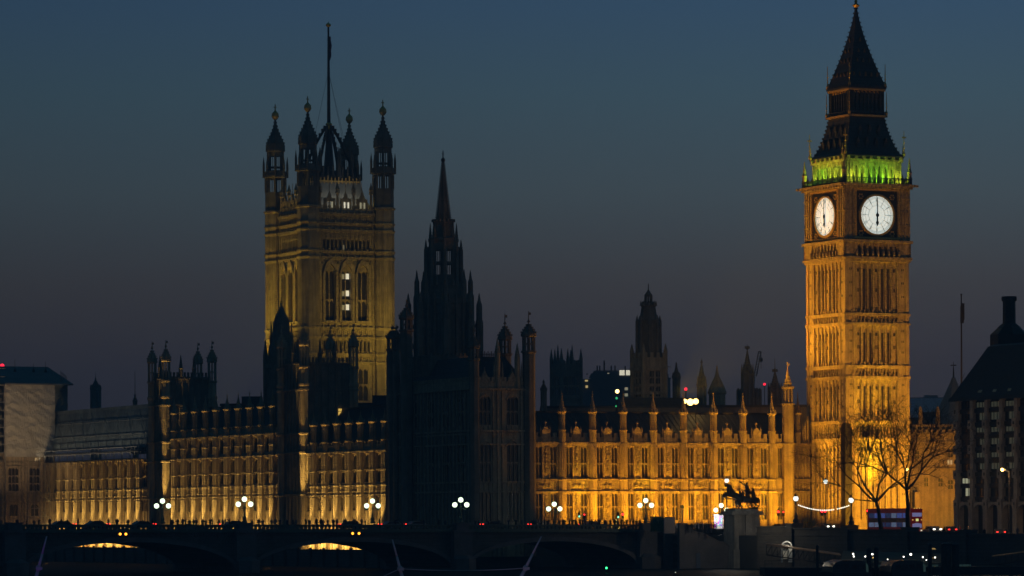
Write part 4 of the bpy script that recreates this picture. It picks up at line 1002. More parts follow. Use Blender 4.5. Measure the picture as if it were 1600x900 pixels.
    for k in range(9):
        for s in (-4.8, 4.8):
            t = -4.8 + 9.6 * k / 8; b.box(c + t - .18, c + t + .18, c + s - .18, c + s + .18, zx(279), zx(262) + (.8 if k % 4 == 0 else 0)); b.box(c + s - .18, c + s + .18, c + t - .18, c + t + .18, zx(279), zx(262))
    b.lathe(c, c, [(1.3, zx(278)), (1.1, zx(255)), (.75, zx(225)), (.65, zx(205)), (.65, zx(198))], 8)
    for k in range(8):                          # flying ribs gathering to the pole
        a = k * math.pi / 4; ca, sa = math.cos(a), math.sin(a)
        pts = [(5.6, 276), (5.4, 258), (4.5, 243), (3.2, 225), (1.9, 210), (.8, 199)]
        for (r0, y0), (r1, y1) in zip(pts, pts[1:]):
            b.tube((c + r0 * ca, c + r0 * sa, zx(y0)), (c + r1 * ca, c + r1 * sa, zx(y1)), .30, .26, 5)
            for q in (.3, .75): x = r0 + (r1 - r0) * q; b.box(c + x * ca - .2, c + x * ca + .2, c + x * sa - .2, c + x * sa + .2, zx(y0 + (y1 - y0) * q) + .2, zx(y0 + (y1 - y0) * q) + .85)
        b.lathe(c + 5.5 * ca, c + 5.5 * sa, [(.5, zx(279)), (.45, zx(248))], 6); b.spire(c + 5.5 * ca, c + 5.5 * sa, zx(248), zx(232), .42, 6, 4)
    b.build('flag_lantern', 'iron', T)
    b = B(); b.tube((c, c, zx(199)), (c, c, zx(40)), .42, .2, 10); b.build('flagpole', 'black_iron', T)
    b = B(); b.lathe(c, c, [(.55, zx(201)), (.9, zx(199)), (.9, zx(196.5)), (.6, zx(195)), (.8, zx(193)), (.5, zx(191))], 10); b.build('gilt_collar', 'gold', T); b = B(); b.lathe(c, c, [(.2, zx(41)), (.5, zx(40)), (.62, zx(38)), (.45, zx(36)), (.15, zx(35)), (.06, zx(33))], 10); b.build('pole_finial', 'gold', T)
    b = B(); vs = []
    zf = [zx(y) for y in (56, 62, 70, 78, 86, 93)]; wd = [.25, .4, .5, .45, .4, .2]
    for k in range(5): b.add([(c + .2, c - .12, zf[k]), (c + .2 + wd[k], c - .3 + .3 * (k % 2), zf[k]), (c + .2 + wd[k + 1], c - .3 + .3 * ((k + 1) % 2), zf[k + 1]), (c + .2, c - .12, zf[k + 1]), (c + .2, c + .12, zf[k]), (c + .2 + wd[k], c + .1 + .3 * (k % 2), zf[k]), (c + .2 + wd[k + 1], c + .1 + .3 * ((k + 1) % 2), zf[k + 1]), (c + .2, c + .12, zf[k + 1])], [(0, 1, 2, 3), (7, 6, 5, 4), (1, 5, 6, 2), (0, 4, 5, 1), (3, 2, 6, 7)])
    b.build('furled_flag', mat('furled_flag', (.10, .03, .05), .9, .6, 1.5, col2=(.02, .03, .10)), T)
    b = B()
    for a in (.4, 2.0, 3.5, 5.1): b.tube((c, c, zx(110)), (c + 5.4 * math.cos(a), c + 5.4 * math.sin(a), zx(236)), .035, n=3)
    b.build('guy_wire', 'black_iron', T)
    # floodlights on the roofs below, and small ones behind the parapet
    DIM = (1, .68, .08)
    lamp('AREA', W(u + S / 2, v - 34, 25), W(u + S / 2, v, zv(495)), 2100, DIM, 14, 2, name='roof_floodlight', spread=52)
    lamp('AREA', W(u - 24, v + S * .6, 25), W(u, v + S / 2, zv(480)), 2300, DIM, 8, 2, name='roof_floodlight', spread=56)
    lamp('AREA', W(u + S / 2, v + .9, ztop + .5), W(u + S / 2, v + 3.5, zr1), 170, (1, .90, .68), 10, .4, name='parapet_floodlight', spread=110)
    lamp('AREA', W(u + .9, v + S / 2, ztop + .5), W(u + 3.5, v + S / 2, zr1), 90, (1, .85, .5), 10, .4, name='parapet_floodlight', spread=110)
    for (x, y) in ((S - 3.2, .6), (3.1, S - 1)): lamp('POINT', W(u + x, v + y, ztop + .8), None, 90, (1, .75, .15), .2, name='parapet_floodlight')
M['lit_dim2'] = mat('faint_lit_pane', (.3, .3, .25), .5, 0, emit=(1, .85, .5), es=.14)
victoria()

def central_spire():
    Y = 770.0; u, v = UV(693, Y, 400); pm = Y / FPX; z = lambda y: P(693, y, Y).z
    T = thing('central_spire_tower', 'black octagonal gothic lantern tower with a tall crocketed spire between the two great towers', 'tower', W(u, v, 0), PHI + R(1))
    r8 = 1 / math.cos(math.pi / 8)
    b = B()
    b.lathe(0, 0, [(46 * pm, STREET), (46 * pm, z(560)), (47.5 * pm, z(558)), (47.5 * pm, z(554)), (45.5 * pm, z(552)), (45.5 * pm, z(478)), (47 * pm, z(475)), (47 * pm, z(467)), (40 * pm, z(466))], 8)
    n = 24
    for k in range(n):
        a = 2 * math.pi * k / n; b.lathe(45 * pm * math.cos(a), 45 * pm * math.sin(a), [(.35, z(620)), (.35, z(466)), (.3, z(463)), (.05, z(459))], 4)
    b.lathe(0, 0, [(36 * pm, z(467)), (32 * pm, z(453)), (26 * pm, z(442)), (24 * pm, z(436)), (23 * pm, z(430))], 8)
    b.build('octagon', 'unlit_stone', T)
    for k in range(8):
        a = math.pi / 8 + k * math.pi / 4
        q = B(); q.lathe(0, 0, [(.8, z(620)), (.8, z(505)), (.62, z(500)), (.6, z(478)), (.5, z(474))], 6); q.spire(0, 0, z(476), z(458), .45, 6, 4, .25); q.build('pinnacle', 'unlit_stone', T, (55.5 * pm * math.cos(a), 55.5 * pm * math.sin(a), 0))
        q = B(); ca, sa = math.cos(a), math.sin(a)
        for (r0, y0, r1, y1) in ((46, 512, 55, 505), (46, 545, 55, 530)): q.tube((r0 * pm * ca, r0 * pm * sa, z(y0)), (r1 * pm * ca, r1 * pm * sa, z(y1)), .3, .3, 5)
        q.build('flying_buttress', 'unlit_stone', T)
        q = B(); q.lathe(0, 0, [(.55, z(470)), (.5, z(440)), (.42, z(438))], 6); q.spire(0, 0, z(440), z(422), .38, 6, 5, .25); q.build('pinnacle', 'unlit_stone', T, (42 * pm * ca, 42 * pm * sa, 0))
        q = B(); q.lathe(0, 0, [(.45, z(455)), (.4, z(392)), (.36, z(390))], 6); q.spire(0, 0, z(390), z(374), .34, 6, 5, .25); q.tube((0, 0, z(392)), (-5.5 * pm * ca, -5.5 * pm * sa, z(386)), .2, n=4); q.tube((0, 0, z(412)), (-5.5 * pm * ca, -5.5 * pm * sa, z(406)), .2, n=4); q.build('pinnacle', 'unlit_stone', T, (27.5 * pm * ca, 27.5 * pm * sa, 0))
        q = B(); q.lathe(0, 0, [(.5, z(447)), (.3, z(440))], 6); q.spire(0, 0, z(446), z(433), .4, 6, 4, .25); q.build('pinnacle', 'unlit_stone', T, (33 * pm * math.cos(a + .39), 33 * pm * math.sin(a + .39), 0))
        q = B(); q.spire(0, 0, z(372), z(349), .34, 6, 5, .25); q.build('pinnacle', 'unlit_stone', T, (20.5 * pm * ca, 20.5 * pm * sa, 0))
    b = B(); R1 = 23 * pm
    for k in range(8):
        a = math.pi / 8 + k * math.pi / 4; b.lathe(R1 * .92 * math.cos(a), R1 * .92 * math.sin(a), [(.50, z(432)), (.50, z(386))], 4, rot=a)
        a = k * math.pi / 4
        for t in (-.36, .36): x, y = R1 * .88 * math.cos(a) - math.sin(a) * t, R1 * .88 * math.sin(a) + math.cos(a) * t; b.lathe(x, y, [(.09, z(430)), (.09, z(388))], 4, rot=a)
    b.lathe(0, 0, [(R1, z(413)), (R1, z(409.5))], 8, cap=False); b.lathe(0, 0, [(R1 * .95, z(413)), (R1 * .95, z(409.5))], 8, cap=False)
    b.lathe(0, 0, [(R1, z(391)), (R1, z(379)), (R1 * 1.04, z(377)), (R1 * 1.04, z(373)), (16.5 * pm, z(370)), (15.5 * pm, z(352)), (16.5 * pm, z(350)), (16.5 * pm, z(346)), (12.5 * pm, z(345))], 8)
    for k in range(16): a = 2 * math.pi * k / 16; b.box(16 * pm * math.cos(a) - .25, 16 * pm * math.cos(a) + .25, 16 * pm * math.sin(a) - .25, 16 * pm * math.sin(a) + .25, z(347), z(343))
    b.build('lantern', 'unlit_stone', T)
    b = B(); b.lathe(0, 0, [(12.0 * pm, z(346)), (7.5 * pm, z(315)), (8.2 * pm, z(313)), (7.2 * pm, z(311)), (1.2 * pm, z(253))], 8)
    for j in range(26):
        t = j / 26; rr = (11.8 - 10.4 * t ** .97) * pm; zz = z(344) + (z(253) - z(344)) * t
        for k in range(8): a = math.pi / 8 + k * math.pi / 4; b.box(rr * math.cos(a) - .13, rr * math.cos(a) + .13, rr * math.sin(a) - .13, rr * math.sin(a) + .13, zz, zz + .28)
    b.build('spire', 'unlit_stone', T)
    b = B(); b.lathe(0, 0, [(.15, z(254)), (.4, z(252)), (.45, z(249)), (.12, z(246)), (.09, z(236)), (.02, z(235))], 8); b.box(-.3, .3, -.05, .05, z(241), z(240)); b.build('finial', 'black_iron', T)
central_spire()

def pavilion():
    """north pavilion of the river front: dark corner block between the two lit fronts"""
    v0 = 10.6; uE = LU(833, v0); u0 = UR; v1 = LV(610, UR - .5)
    A, D = uE - u0, v1 - v0
    zp = lambda y, x=800: ZL(x, y, LU(x, v0), v0)
    T = thing('corner_pavilion', 'dark unlit corner pavilion of the palace, with arched windows catching faint light on its right', 'palace pavilion', W(u0, v0, 0), PHI)
    z0 = TERR - 1; zc = zp(607)
    wx = [LU(x, v0) - u0 for x in (758, 801)]
    levels = [(752, 693, 1), (664, 621, 1), (815, 768, 0)]
    holes = []
    for c in wx:
        for yb, yt, k in levels: holes.append((c - 1.15, c + 1.15, zp(yb), zp(yt)))
    wl = B(); wl.wall(0, A, z0, zc, 0, .9, holes); wl.build('wall', 'stone', T)
    bk = B(); bk.box(.02, A, .9, D, z0, zc - .1); bk.build('inner_block', 'unlit_stone', T)
    for yb, yt, k in levels:
        ms = window_meshes('w', 2.3, zp(yt) - zp(yb), 3, (.5,) if k else ())
        for c in wx: put_window(ms, T, (c, 0, zp(yb)))
    for y, d in ((607, .5), (672, .4), (677, .2), (693, .35), (752, .3), (767, .35)):
        st = B(north); st.box(-.3, A + .2, -.02, d, zp(y) - .3, zp(y)); st.map = east; st.box(.05, D, -.02, d, zp(y) - .3, zp(y)); st.build('string_course', 'stone_fine', T)
    cv = B(north)
    for k in range(13):
        q = .6 + k * (A - 1.2) / 12
        if all(abs(q - c) > 1.2 for c in wx): cv.box(q - .14, q + .14, 0, .25, z0, zc - .4)
        cv.box(q - .06, q + .06, 0, .16, zp(672) + .05, zp(677 - 12)); cv.box(q - .06, q + .06, 0, .16, zp(767), zp(754))
    for c in wx:
        for yb, yt, kk in levels[:2]:
            z1 = zp(yt); cv.ext([(c - 1.35, z1 - .5), (c - .8, z1 + .3), (c, z1 + .7), (c + .8, z1 + .3), (c + 1.35, z1 - .5), (c + 1.15, z1 - .5), (c + .7, z1 + .05), (c, z1 + .4), (c - .7, z1 + .05), (c - 1.15, z1 - .5)], 0, .25)
    cv.map = east
    for k in range(22):
        q = .8 + k * (D - 1.2) / 21; cv.box(q - .15, q + .15, 0, .22, z0, zc - .4)
    cv.build('carving', 'stone_fine', T)
    em = window_meshes('w', 2.4, zp(693) - zp(752), 3, (.5,)); el = window_meshes('w', 2.2, zp(621) - zp(664), 2, (.5,))
    for k in range(5):
        y = 3.6 + k * (D - 7) / 4; put_window(em, T, (-.40, y, zp(752)), -math.pi / 2); put_window(el, T, (-.40, y, zp(664)), -math.pi / 2)
    p = B(); p.box(-.25, .25, -.05, .03, 0, 3.2); p.build('lit_window', 'lit_ember', T, (-.46, LV(643, UR) - v0, zp(806)), -math.pi / 2)
    pp = B(north)
    for fm, Ln in ((north, A), (east, D)):
        pp.map = fm; pp.box(0, Ln, -.5, 0, zc, zc + 1.3); n = int(Ln / .8)
        for k in range(n): 
            pp.box(k * Ln / n, k * Ln / n + .45, -.45, .05, zc + 1.3, zc + 2.0)
    pp.map = north
    for c in wx: pp.ext([(c - .9, zc + 1.3), (c + .9, zc + 1.3), (c, zc + 3.2)], -.4, .1); pp.lathe(c, -.15, [(.12, zc + 3), (.05, zp(574))], 6)
    for c in (wx[0] - 1.9, (wx[0] + wx[1]) / 2 - .8, wx[1] - 1.9, wx[1] + 1.9): pp.lathe(c, -.15, [(.2, zc + 1.3), (.16, zc + 3.2), (.03, zc + 4.8)], 6)
    pp.build('parapet', 'stone_fine', T)
    zr = zp(556)
    rf = B(); rf.add([(.8, .9, zc + .6), (A - .6, .9, zc + .6), (A - .6, D - .5, zc + .6), (.8, D - .5, zc + .6), (3.5, 5, zr), (A - 3, 5, zr), (A - 3, D - 5, zr), (3.5, D - 5, zr)], [(0, 1, 5, 4), (1, 2, 6, 5), (2, 3, 7, 6), (3, 0, 4, 7), (4, 5, 6, 7)])
    for k in range(18): x = 3.5 + k * (A - 6.5) / 17; rf.box(x - .08, x + .08, 4.95, 5.05, zr, zr + .7 + .3 * (k % 2)); rf.box(x - .2, x + .2, 4.97, 5.03, zr + .3, zr + .42)
    rf.build('roof', 'slate', T)
    def tur(px, y, r, ybal, ylan, ycap, ytip, m='stone', dep=None):
        if dep is None: x = LU(px, v0 + y) - u0; 
        b = B(); Yd = W(u0 + x, v0 + y).y; zq = lambda yy: P(px, yy, Yd).z
        octa_turret(b, 0, 0, r, z0, zq(ybal), zq(ylan), zq(ycap), zq(ytip)); b.build('corner_turret', m, T, (x, y, 0))
    tur(827, 0, 1.15, 548, 527, 505, 486, 'unlit_stone'); tur(790, 9, 1.1, 552, 532, 508, 490, 'unlit_stone')  # dark stone copy holds down floodlight spill on the turrets by colour
    tur(741, .0, .95, 560, 545, 525, 512, 'unlit_stone'); 
    tur(636, D - 9, 1.15, 515, 500, 480, 468, 'unlit_stone'); tur(614, D - .5, 1.0, 545, 530, 516, 508, 'unlit_stone'); tur(620, D - 2.5, .7, 545, 530, 516, 507, 'unlit_stone')
    for px, y, yt, yb in ((778, .2, 528, 607), (809, .2, 536, 607), (608.5, D, 527, 655)):
        x = LU(px, v0 + y) - u0; b = B(); b.lathe(0, 0, [(.5, zp(yb)), (.5, zp(yt + 22))], 8); b.spire(0, 0, zp(yt + 22), zp(yt), .5, 8, 5); b.build('pinnacle', 'stone', T, (x, y, 0))
    b = B(); ya = D - 12                       # taller rear stage of the pavilion seen at left
    b.box(2, 12, ya, D - .6, zc - 1, zp(548)); 
    for k in range(12): b.box(2 + k * .85, 2.4 + k * .85, ya - .1, ya + .3, zp(548), zp(544))
    b.build('rear_stage', 'unlit_stone', T)
M['lit_ember'] = mat('ember_lit_pane', (.3, .2, .08), .5, 0, emit=(1, .6, .15), es=.10)
pavilion()

def wrapped_pavilion():
    v0 = LV(83, UR) - .6; u1 = UR + .2
    zw = lambda y, x=40: ZL(x, y, LU(x, v0), v0)
    u0 = LU(-45, v0)
    A = u1 - u0
    T = thing('wrapped_pavilion', 'far left palace pavilion wrapped in wrinkled pale sheeting above a scaffolded stone lower storey', 'wrapped building', W(u0, v0, 0), PHI)
    z0 = TERR - 1; zs, ztop = zw(714), zw(600)
    wx = [LU(x, v0) - u0 for x in (21, 54)]
    holes = [(c - 1.2, c + 1.2, zw(767), zw(731)) for c in wx] + [(c - .9, c + .9, zw(806), zw(788)) for c in wx]
    wl = B(); wl.wall(0, A, z0, zs + 1, 0, .9, holes); wl.build('wall', 'stone', T)
    bk = B(); bk.box(.1, A - .1, .9, 22, z0, zs); bk.build('inner_block', 'unlit_stone', T)
    ms, m2 = window_meshes('w', 2.4, zw(731) - zw(767), 3, (.33, .66)), window_meshes('w', 1.8, zw(788) - zw(806), 2, ())
    for c in wx: put_window(ms, T, (c, 0, zw(767))); put_window(m2, T, (c, 0, zw(806)))
    cv = B(north)
    for y in (722, 728, 770, 783): cv.box(0, A, 0, .25, zw(y) - .25, zw(y))
    for k in range(26):
        q = .4 + k * (A - .8) / 25
        if all(abs(q - c) > 1.25 for c in wx): cv.box(q - .12, q + .12, 0, .22, z0, zs)
    cv.build('carving', 'stone_fine', T)
    # wrinkled wrap: gridded sheet with folds
    def sheet(x0, x1, zb, zt2, y, nx=70, nz=56, seed=3):
        r = random.Random(seed); b = B(); ph = [(r.uniform(.4, 3.2), r.uniform(.9, 4.2), r.uniform(0, 6.3), r.uniform(.02, .07)) for _ in range(14)]
        V = []
        for j in range(nz + 1):
            for i in range(nx + 1):
                x = x0 + (x1 - x0) * i / nx; z = zb + (zt2 - zb) * j / nz
                o = .30 * sum(a * math.sin(fx * x + fz * z + p) for fx, fz, p, a in ph) + .22 * abs(math.sin(z * 1.25 + .35 * math.sin(x * 1.1) + .2 * math.sin(x * 2.7 + z))) * (.65 + .35 * math.sin(x * .8 + z * .9)) + r.uniform(-.05, .05)
                V.append((x, y - .4 + o * .8, z))
        F = [(j * (nx + 1) + i, j * (nx + 1) + i + 1, (j + 1) * (nx + 1) + i + 1, (j + 1) * (nx + 1) + i) for j in range(nz) for i in range(nx)]
        b.add(V, F); n0 = len(b.v); b.box(x0, x1, y + .1, y + .6, zb, zt2); return b
    xs0, xs1 = LU(6, v0) - u0, A
    sheet(xs0, xs1, zs, ztop, 0).build('wrap_sheet', 'wrap', T)
    xb = LU(106, v0 + 3) - u0
    sheet(A - .5, xb, zw(645), ztop, 3.2, 14, 20, 5).build('wrap_sheet', 'wrap_teal', T)
    b = B(); b.box(A - .5, xb, 3.6, 24, zw(660), ztop); b.box(0, A, .6, 24, zs, ztop - .2); b.build('wrapped_core', 'unlit_stone', T)
    b = B()                                     # bare scaffold bay at the far left of the wrap
    for k in range(5): x = k * xs0 / 4; b.tube((x, -1.0, z0), (x, -1.0, ztop), .09, n=4)
    for k in range(12): z = zs - 1 + k * 1.9; b.tube((0, -1.0, z), (xs0, -1.0, z), .08, n=4); b.box(0, xs0, -1.2, -.2, z + .05, z + .12)
    for px in (43, 53, 62, 70, 77): x = LU(px, v0 - 1.4) - u0; b.tube((x, -1.4, z0), (x, -1.4, zs + (.5 if px > 60 else -3)), .07, n=4)
    xa, xc = LU(41, v0 - 1.4) - u0, LU(77.5, v0 - 1.4) - u0
    for k in range(9): z = z0 + 1 + k * 1.75; x0 = xa if k < 6 else LU(70, v0 - 1.4) - u0; b.tube((x0, -1.4, z), (xc, -1.4, z), .07, n=4)
    for (pa, ya, pb, yb) in ((50, 786, 78, 812), (56, 765, 78, 784), (70, 746, 78, 760)): b.tube((LU(pa, v0 - 1.5) - u0, -1.5, zw(ya)), (LU(pb, v0 - 1.5) - u0, -1.5, zw(yb)), .08, n=4)
    b.build('scaffold_tubes', 'scaffold', T)
    lamp('POINT', W(u0 + xc - 2, v0 - 6, TERR + 5), None, 130, (1, .72, .38), .4, name='added_scaffold_fill')  # added fill light to brighten the tubes, no fixture here
    rf = B(); ze, zr = ztop + .1, zw(583); rf.add([(-2, -.9, ze), (xb + .1, -.6, ze), (xb - 1.5, 12, zr + 2), (-2, 12, zr + 2), (-2, -.9, ze - .3), (xb + .1, -.6, ze - .3), (xb + .1, 24, ze), (-2, 24, ze)], [(0, 1, 2, 3), (0, 4, 5, 1), (3, 2, 6, 7), (1, 5, 6, 2)])
    rf.build('temporary_roof', 'sheet_teal', T)
    b = B()
    for k in range(7): x = xb - 3 + k * .6; b.tube((x, -.8 + k, ze + .2), (x, -.8 + k, ze + 3.0 - k * .15), .05, n=4)
    b.tube((xb - 3, -.8, ze + 2.6), (xb + .6, 5, ze + 1.6), .05, n=4)
    for px, h in ((24, 3.5), (53, 2.5), (72, 3.0)): x = LU(px, v0 + 8) - u0; b.lathe(x, 8, [(.3, zr - 1), (.35, zr + .8), (.06, zr + 1.6), (.05, zr + h)], 6)
    b.build('handrail', 'black_iron', T)
    lamp('AREA', W(u0 + A * .55, v0 - 26, TERR + 2), W(u0 + A * .45, v0, zw(620)), 620, (1, .68, .36), 5, 1.5, name='yard_floodlight', spread=62)
M['wrap'] = mat('pale_wrap_sheet', (.38, .36, .32), .7, .2, .3, .5, 1.3)
M['wrap_teal'] = mat('grey_green_wrap_sheet', (.20, .235, .22), .7, .35, .35, .5, 1.3)
M['sheet_teal'] = mat('teal_roof_sheet', (.13, .145, .145), .6, .3, .4)
wrapped_pavilion()
# ================================================================ the bridge
VB = -25.0; BW = 26.0
PIERS = [LU(x, VB, 850) for x in (-700, -335, 21, 382, 720, 1009)]
U_END = LU(1046, VB, 830)
zA, zB = ZL(0, 819.5, LU(0, VB), VB), ZL(1009, 819.7, LU(1009, VB), VB)
uA, uB = LU(0, VB), LU(1009, VB)
def ZT(u):                                    # top of the parapet, following the bridge's hump
    return zB + (zA - zB) * (u - uB) / (uA - uB) if u > uA else zA - .002 * (uA - u)
PAR = .85
def bridge():
    T = thing('river_bridge', 'long dark low arched road bridge with pierced parapet across the river', 'bridge', W(0, VB, 0), PHI)
    u0, u1 = PIERS[0], U_END
    pw = 1.7
    spans = [(a + pw, b - pw) for a, b in zip(PIERS, PIERS[1:])] + [(PIERS[-1] + pw, U_END + 26)]
    def arch_pts(a, b, off=0, n=24):
        c, h = (a + b) / 2, (b - a) / 2 + off; zc = ZT(c) - PAR - 1.95 + off; zs = .5
        return [(c - h * math.cos(math.pi * k / n), zs + (zc - zs) * math.sin(math.pi * k / n)) for k in range(n + 1)]
    sp = B()
    for i, (a, b) in enumerate(spans[:-1]):
        bot = arch_pts(a, b); top = [(x, ZT(x) - PAR - .55) for x, z in bot]
        sp.strip(top, bot, .35, BW - .35)
    sp.build('arch_barrel', 'granite', T)
    for a, b in spans[:-1]:
        r = B(); p0, p1 = arch_pts(a, b), arch_pts(a, b, .75)
        r.strip(p1, p0, -.05, .35); r.strip(p1, p0, BW - .35, BW + .05); r.build('arch_ring', 'bridge_stone', T)
    for u in PIERS:
        q = B(); z = ZT(u); q.box(u - pw, u + pw, -1.0, BW + 1.0, -2, z - PAR - .5); q.lathe(u, -1.0, [(2.1, -2), (2.1, 2.0), (1.0, 2.6)], 6); q.box(u - pw - .25, u + pw + .25, -1.3, .4, z - PAR - .5, z - PAR - .1)
        q.box(u - 1.15, u + 1.15, -.9, .55, z - PAR - .1, z + .12); q.box(u - 1.3, u + 1.3, -1.05, .7, z + .12, z + .3)
        q.box(u - 1.15, u + 1.15, BW - .55, BW + .9, z - PAR - .1, z + .12); q.build('pier', 'bridge_stone', T)
    def run(y0, y1, name, fn, m):
        b = B(); n = 60
        us = [u0 + (u1 - u0) * k / n for k in range(n + 1)]
        for a, c in zip(us, us[1:]): fn(b, a, c, y0, y1)
        b.build(name, m, T)
    dk_ = B(); n = 40; us = [u0 + (u1 - u0 + 20) * k / n for k in range(n + 1)]
    dk_.strip([(x, ZT(x) - PAR) for x in us], [(x, ZT(x) - PAR - .55) for x in us], 0, BW); dk_.build('deck', 'asphalt', T)
    kb = B(); kb.strip([(x, ZT(x) - PAR + .12) for x in us], [(x, ZT(x) - PAR) for x in us], .4, 4.4); kb.strip([(x, ZT(x) - PAR + .12) for x in us], [(x, ZT(x) - PAR) for x in us], BW - 4.4, BW - .4); kb.build('pavement', 'paving', T)
    for y0 in (0, BW - .4):
        b = B(); us2 = [u0 + (u1 - u0) * k / 50 for k in range(51)]
        b.strip([(x, ZT(x)) for x in us2], [(x, ZT(x) - .22) for x in us2], y0 - .06, y0 + .42)
        b.strip([(x, ZT(x) - .72) for x in us2], [(x, ZT(x) - 1.05) for x in us2], y0 - .1, y0 + .46)
        b.strip([(x, ZT(x) - 1.05) for x in us2], [(x, ZT(x) - 1.30) for x in us2], y0 - .35, y0 + .4)
        b.build('parapet', 'green_paint', T)
        b = B(); x = u0 if y0 > 1 else LU(-60, VB)
        while x < u1:                          # pierced balustrade
            z = ZT(x); b.box(x - .16, x + .16, y0 + .08, y0 + .3, z - .74, z - .2)
            b.ext([(x - .16, z - .2), (x - .16, z - .46), (x - .34, z - .2)], y0 + .1, y0 + .28); b.ext([(x + .16, z - .2), (x + .34, z - .2), (x + .16, z - .46)], y0 + .1, y0 + .28)
            x += .72
        b.build('balustrade', 'green_paint', T)
    # west abutment and the stair down to the embankment
    q = B(); ua = U_END
    q.box(PIERS[-1] + pw, ua + 1, .1, BW - 1, -2, ZT(ua) - PAR - .56); q.box(ua + .9, ua + 11, 1.5, BW - 1, -2, STREET - .05); q.build('abutment', 'granite', T)
M['bridge_stone'] = mat('bridge_stone', (.13, .12, .12), .85, .3, .6, .3, 3.0)
bridge()

def nav_light(x, y):
    u = LU(x, VB, y); p = W(u, VB - .75, ZL(x, y, u, VB - .75))
    T = thing('navigation_light', 'amber lamp on the bridge face, ' + LAB.pop(0), 'lamp', p, PHI, 'amber lamps under the bridge parapet')
    q = B(); q.box(-.28, .28, .02, .6, -.28, .28); q.box(-.3, .3, -.2, .02, .22, .3); q.build('housing', 'black_iron', T)
    q = B(); q.ball((0, -.03, 0), .2, 10, 8); smooth(q.build('lens', 'amber', T))
M['amber'] = mat('amber_lens', (.5, .2, .05), .4, 0, emit=(1, .36, .03), es=4)
M['globe'] = mat('opal_globe', (.8, .8, .75), .4, 0, emit=(.8, 1, .70), es=2.2)
M['globe_w'] = mat('white_globe', (.8, .8, .78), .4, 0, emit=(.85, .92, .85), es=1.8)
LAB = ['left one of the far left pair', 'right one of the far left pair', 'left one of the pair over the lit arch', 'right one of the pair over the lit arch']
for x, y in ((185, 834.5), (194, 834.5), (548, 833.5), (558, 833.5)): nav_light(x, y)

def bridge_lamp_parts(T):
    q = B(); q.lathe(0, 0, [(.42, 0), (.42, .3), (.3, .4), (.34, .9), (.2, 1.0), (.15, 1.25), (.17, 1.3), (.10, 1.5), (.085, 2.5), (.16, 2.55), (.16, 2.65), (.06, 2.75), (.05, 3.35)], 8)
    q.build('column', 'green_paint', T)
    for s in (-1, 1):
        q = B(); pts = [(0, 2.6), (.35, 2.25), (.75, 2.2), (.98, 2.4), (1.0, 2.6)]
        for (a, b), (c, d) in zip(pts, pts[1:]): q.tube((s * a, 0, b), (s * c, 0, d), .05, n=5)
        q.build('bracket', 'green_paint', T)
    for x, z in ((-1.0, 2.98), (1.0, 2.98), (0, 3.8)):
        g = B(); g.ball((0, 0, 0), .43, 12, 8); o = smooth(g.build('globe', 'globe', T, (x, 0, z)))
        g = B(); g.lathe(0, 0, [(.16, -.4), (.2, -.32), (.14, -.3)], 8); g.lathe(0, 0, [(.14, .32), (.12, .4), (.03, .58)], 8); g.build('cap', 'green_paint', o)
LAMPS = [(382, True, 'in front of the left dark tower'), (720, True, 'in front of the black corner pavilion'), (1009, True, 'beside the green booth at the bridge end'),
         (254, False, 'left end of the pinnacled range'), (582, False, 'before the nearest lit river range'), (866, False, 'before the left end of the orange range'), (1127, False, 'just left of the chariot statue plinth')]
first = None
for x, near, lab in LAMPS:
    v = VB + .2 if near else VB + BW - .2
    u = LU(x, v, 800); z = ZT(u) + (.3 if near else .1) if u < U_END else STREET + 1.3
    if not near: z = P(x, 783 if x < 800 else (788 if x < 1000 else 790), W(u, v).y).z - 3.78
    label = 'triple globe lamp standard on the bridge, ' + lab
    if first is None: first = thing('bridge_lamp', label, 'street lamp', W(u, v, z), PHI - R(20), 'triple globe lamps along the bridge'); bridge_lamp_parts(first)
    else: o = copy_tree(first); o.location = W(u, v, z); o['label'] = label

# ---------------------------------------------------------------- stair, statue and embankment wall
def stairs():
    v = VB - 1; u0 = LU(1046, v, 830)
    T = thing('bridge_stairs', 'dark stone stair with sloping parapets going down from the bridge end to the pier', 'stairs', W(u0, v, 0), PHI)
    pm = 1 / 8.3; 
    st = B(); n = 16; zt_ = STREET; zb = 1.2; Ls = 9.0
    for k in range(n): st.box(k * Ls / n, (k + 1) * Ls / n, -5.5, -1.2, -2, zt_ - (k + 1) * (zt_ - zb) / n)
    st.build('steps', 'granite', T)
    for y0 in (-6.2, -1.2):
        w = B(); prof = [(-1.5, ZT(u0)), (0, ZT(u0)), (1.2, ZT(u0) - 1.3), (3.0, ZT(u0) - 1.6), (6.2, 4.4), (7.2, 4.3), (10.4, 1.9), (11.5, 1.8)]
        w.strip(prof, [(x, -2) for x, z in prof], y0, y0 + .7); w.strip([(x, z + .22) for x, z in prof], [(x, z + .02) for x, z in prof], y0 - .12, y0 + .82); w.build('parapet', 'bridge_stone', T)
    b = B(); b.box(-.8, 1.2, -6.3, -6.25, -1.5, 1.5); b = B()
    b.box(1.6, 2.4, -6.45, -6.35, .1, 2.6); b.build('tide_board', mat('tide_board', (.10, .13, .18), .6, .2, 1.0), T)
    b = B(); b.box(11.3, 13.0, -6.2, .4, -2, 4.6); b.build('end_wall', 'granite', T)
stairs()

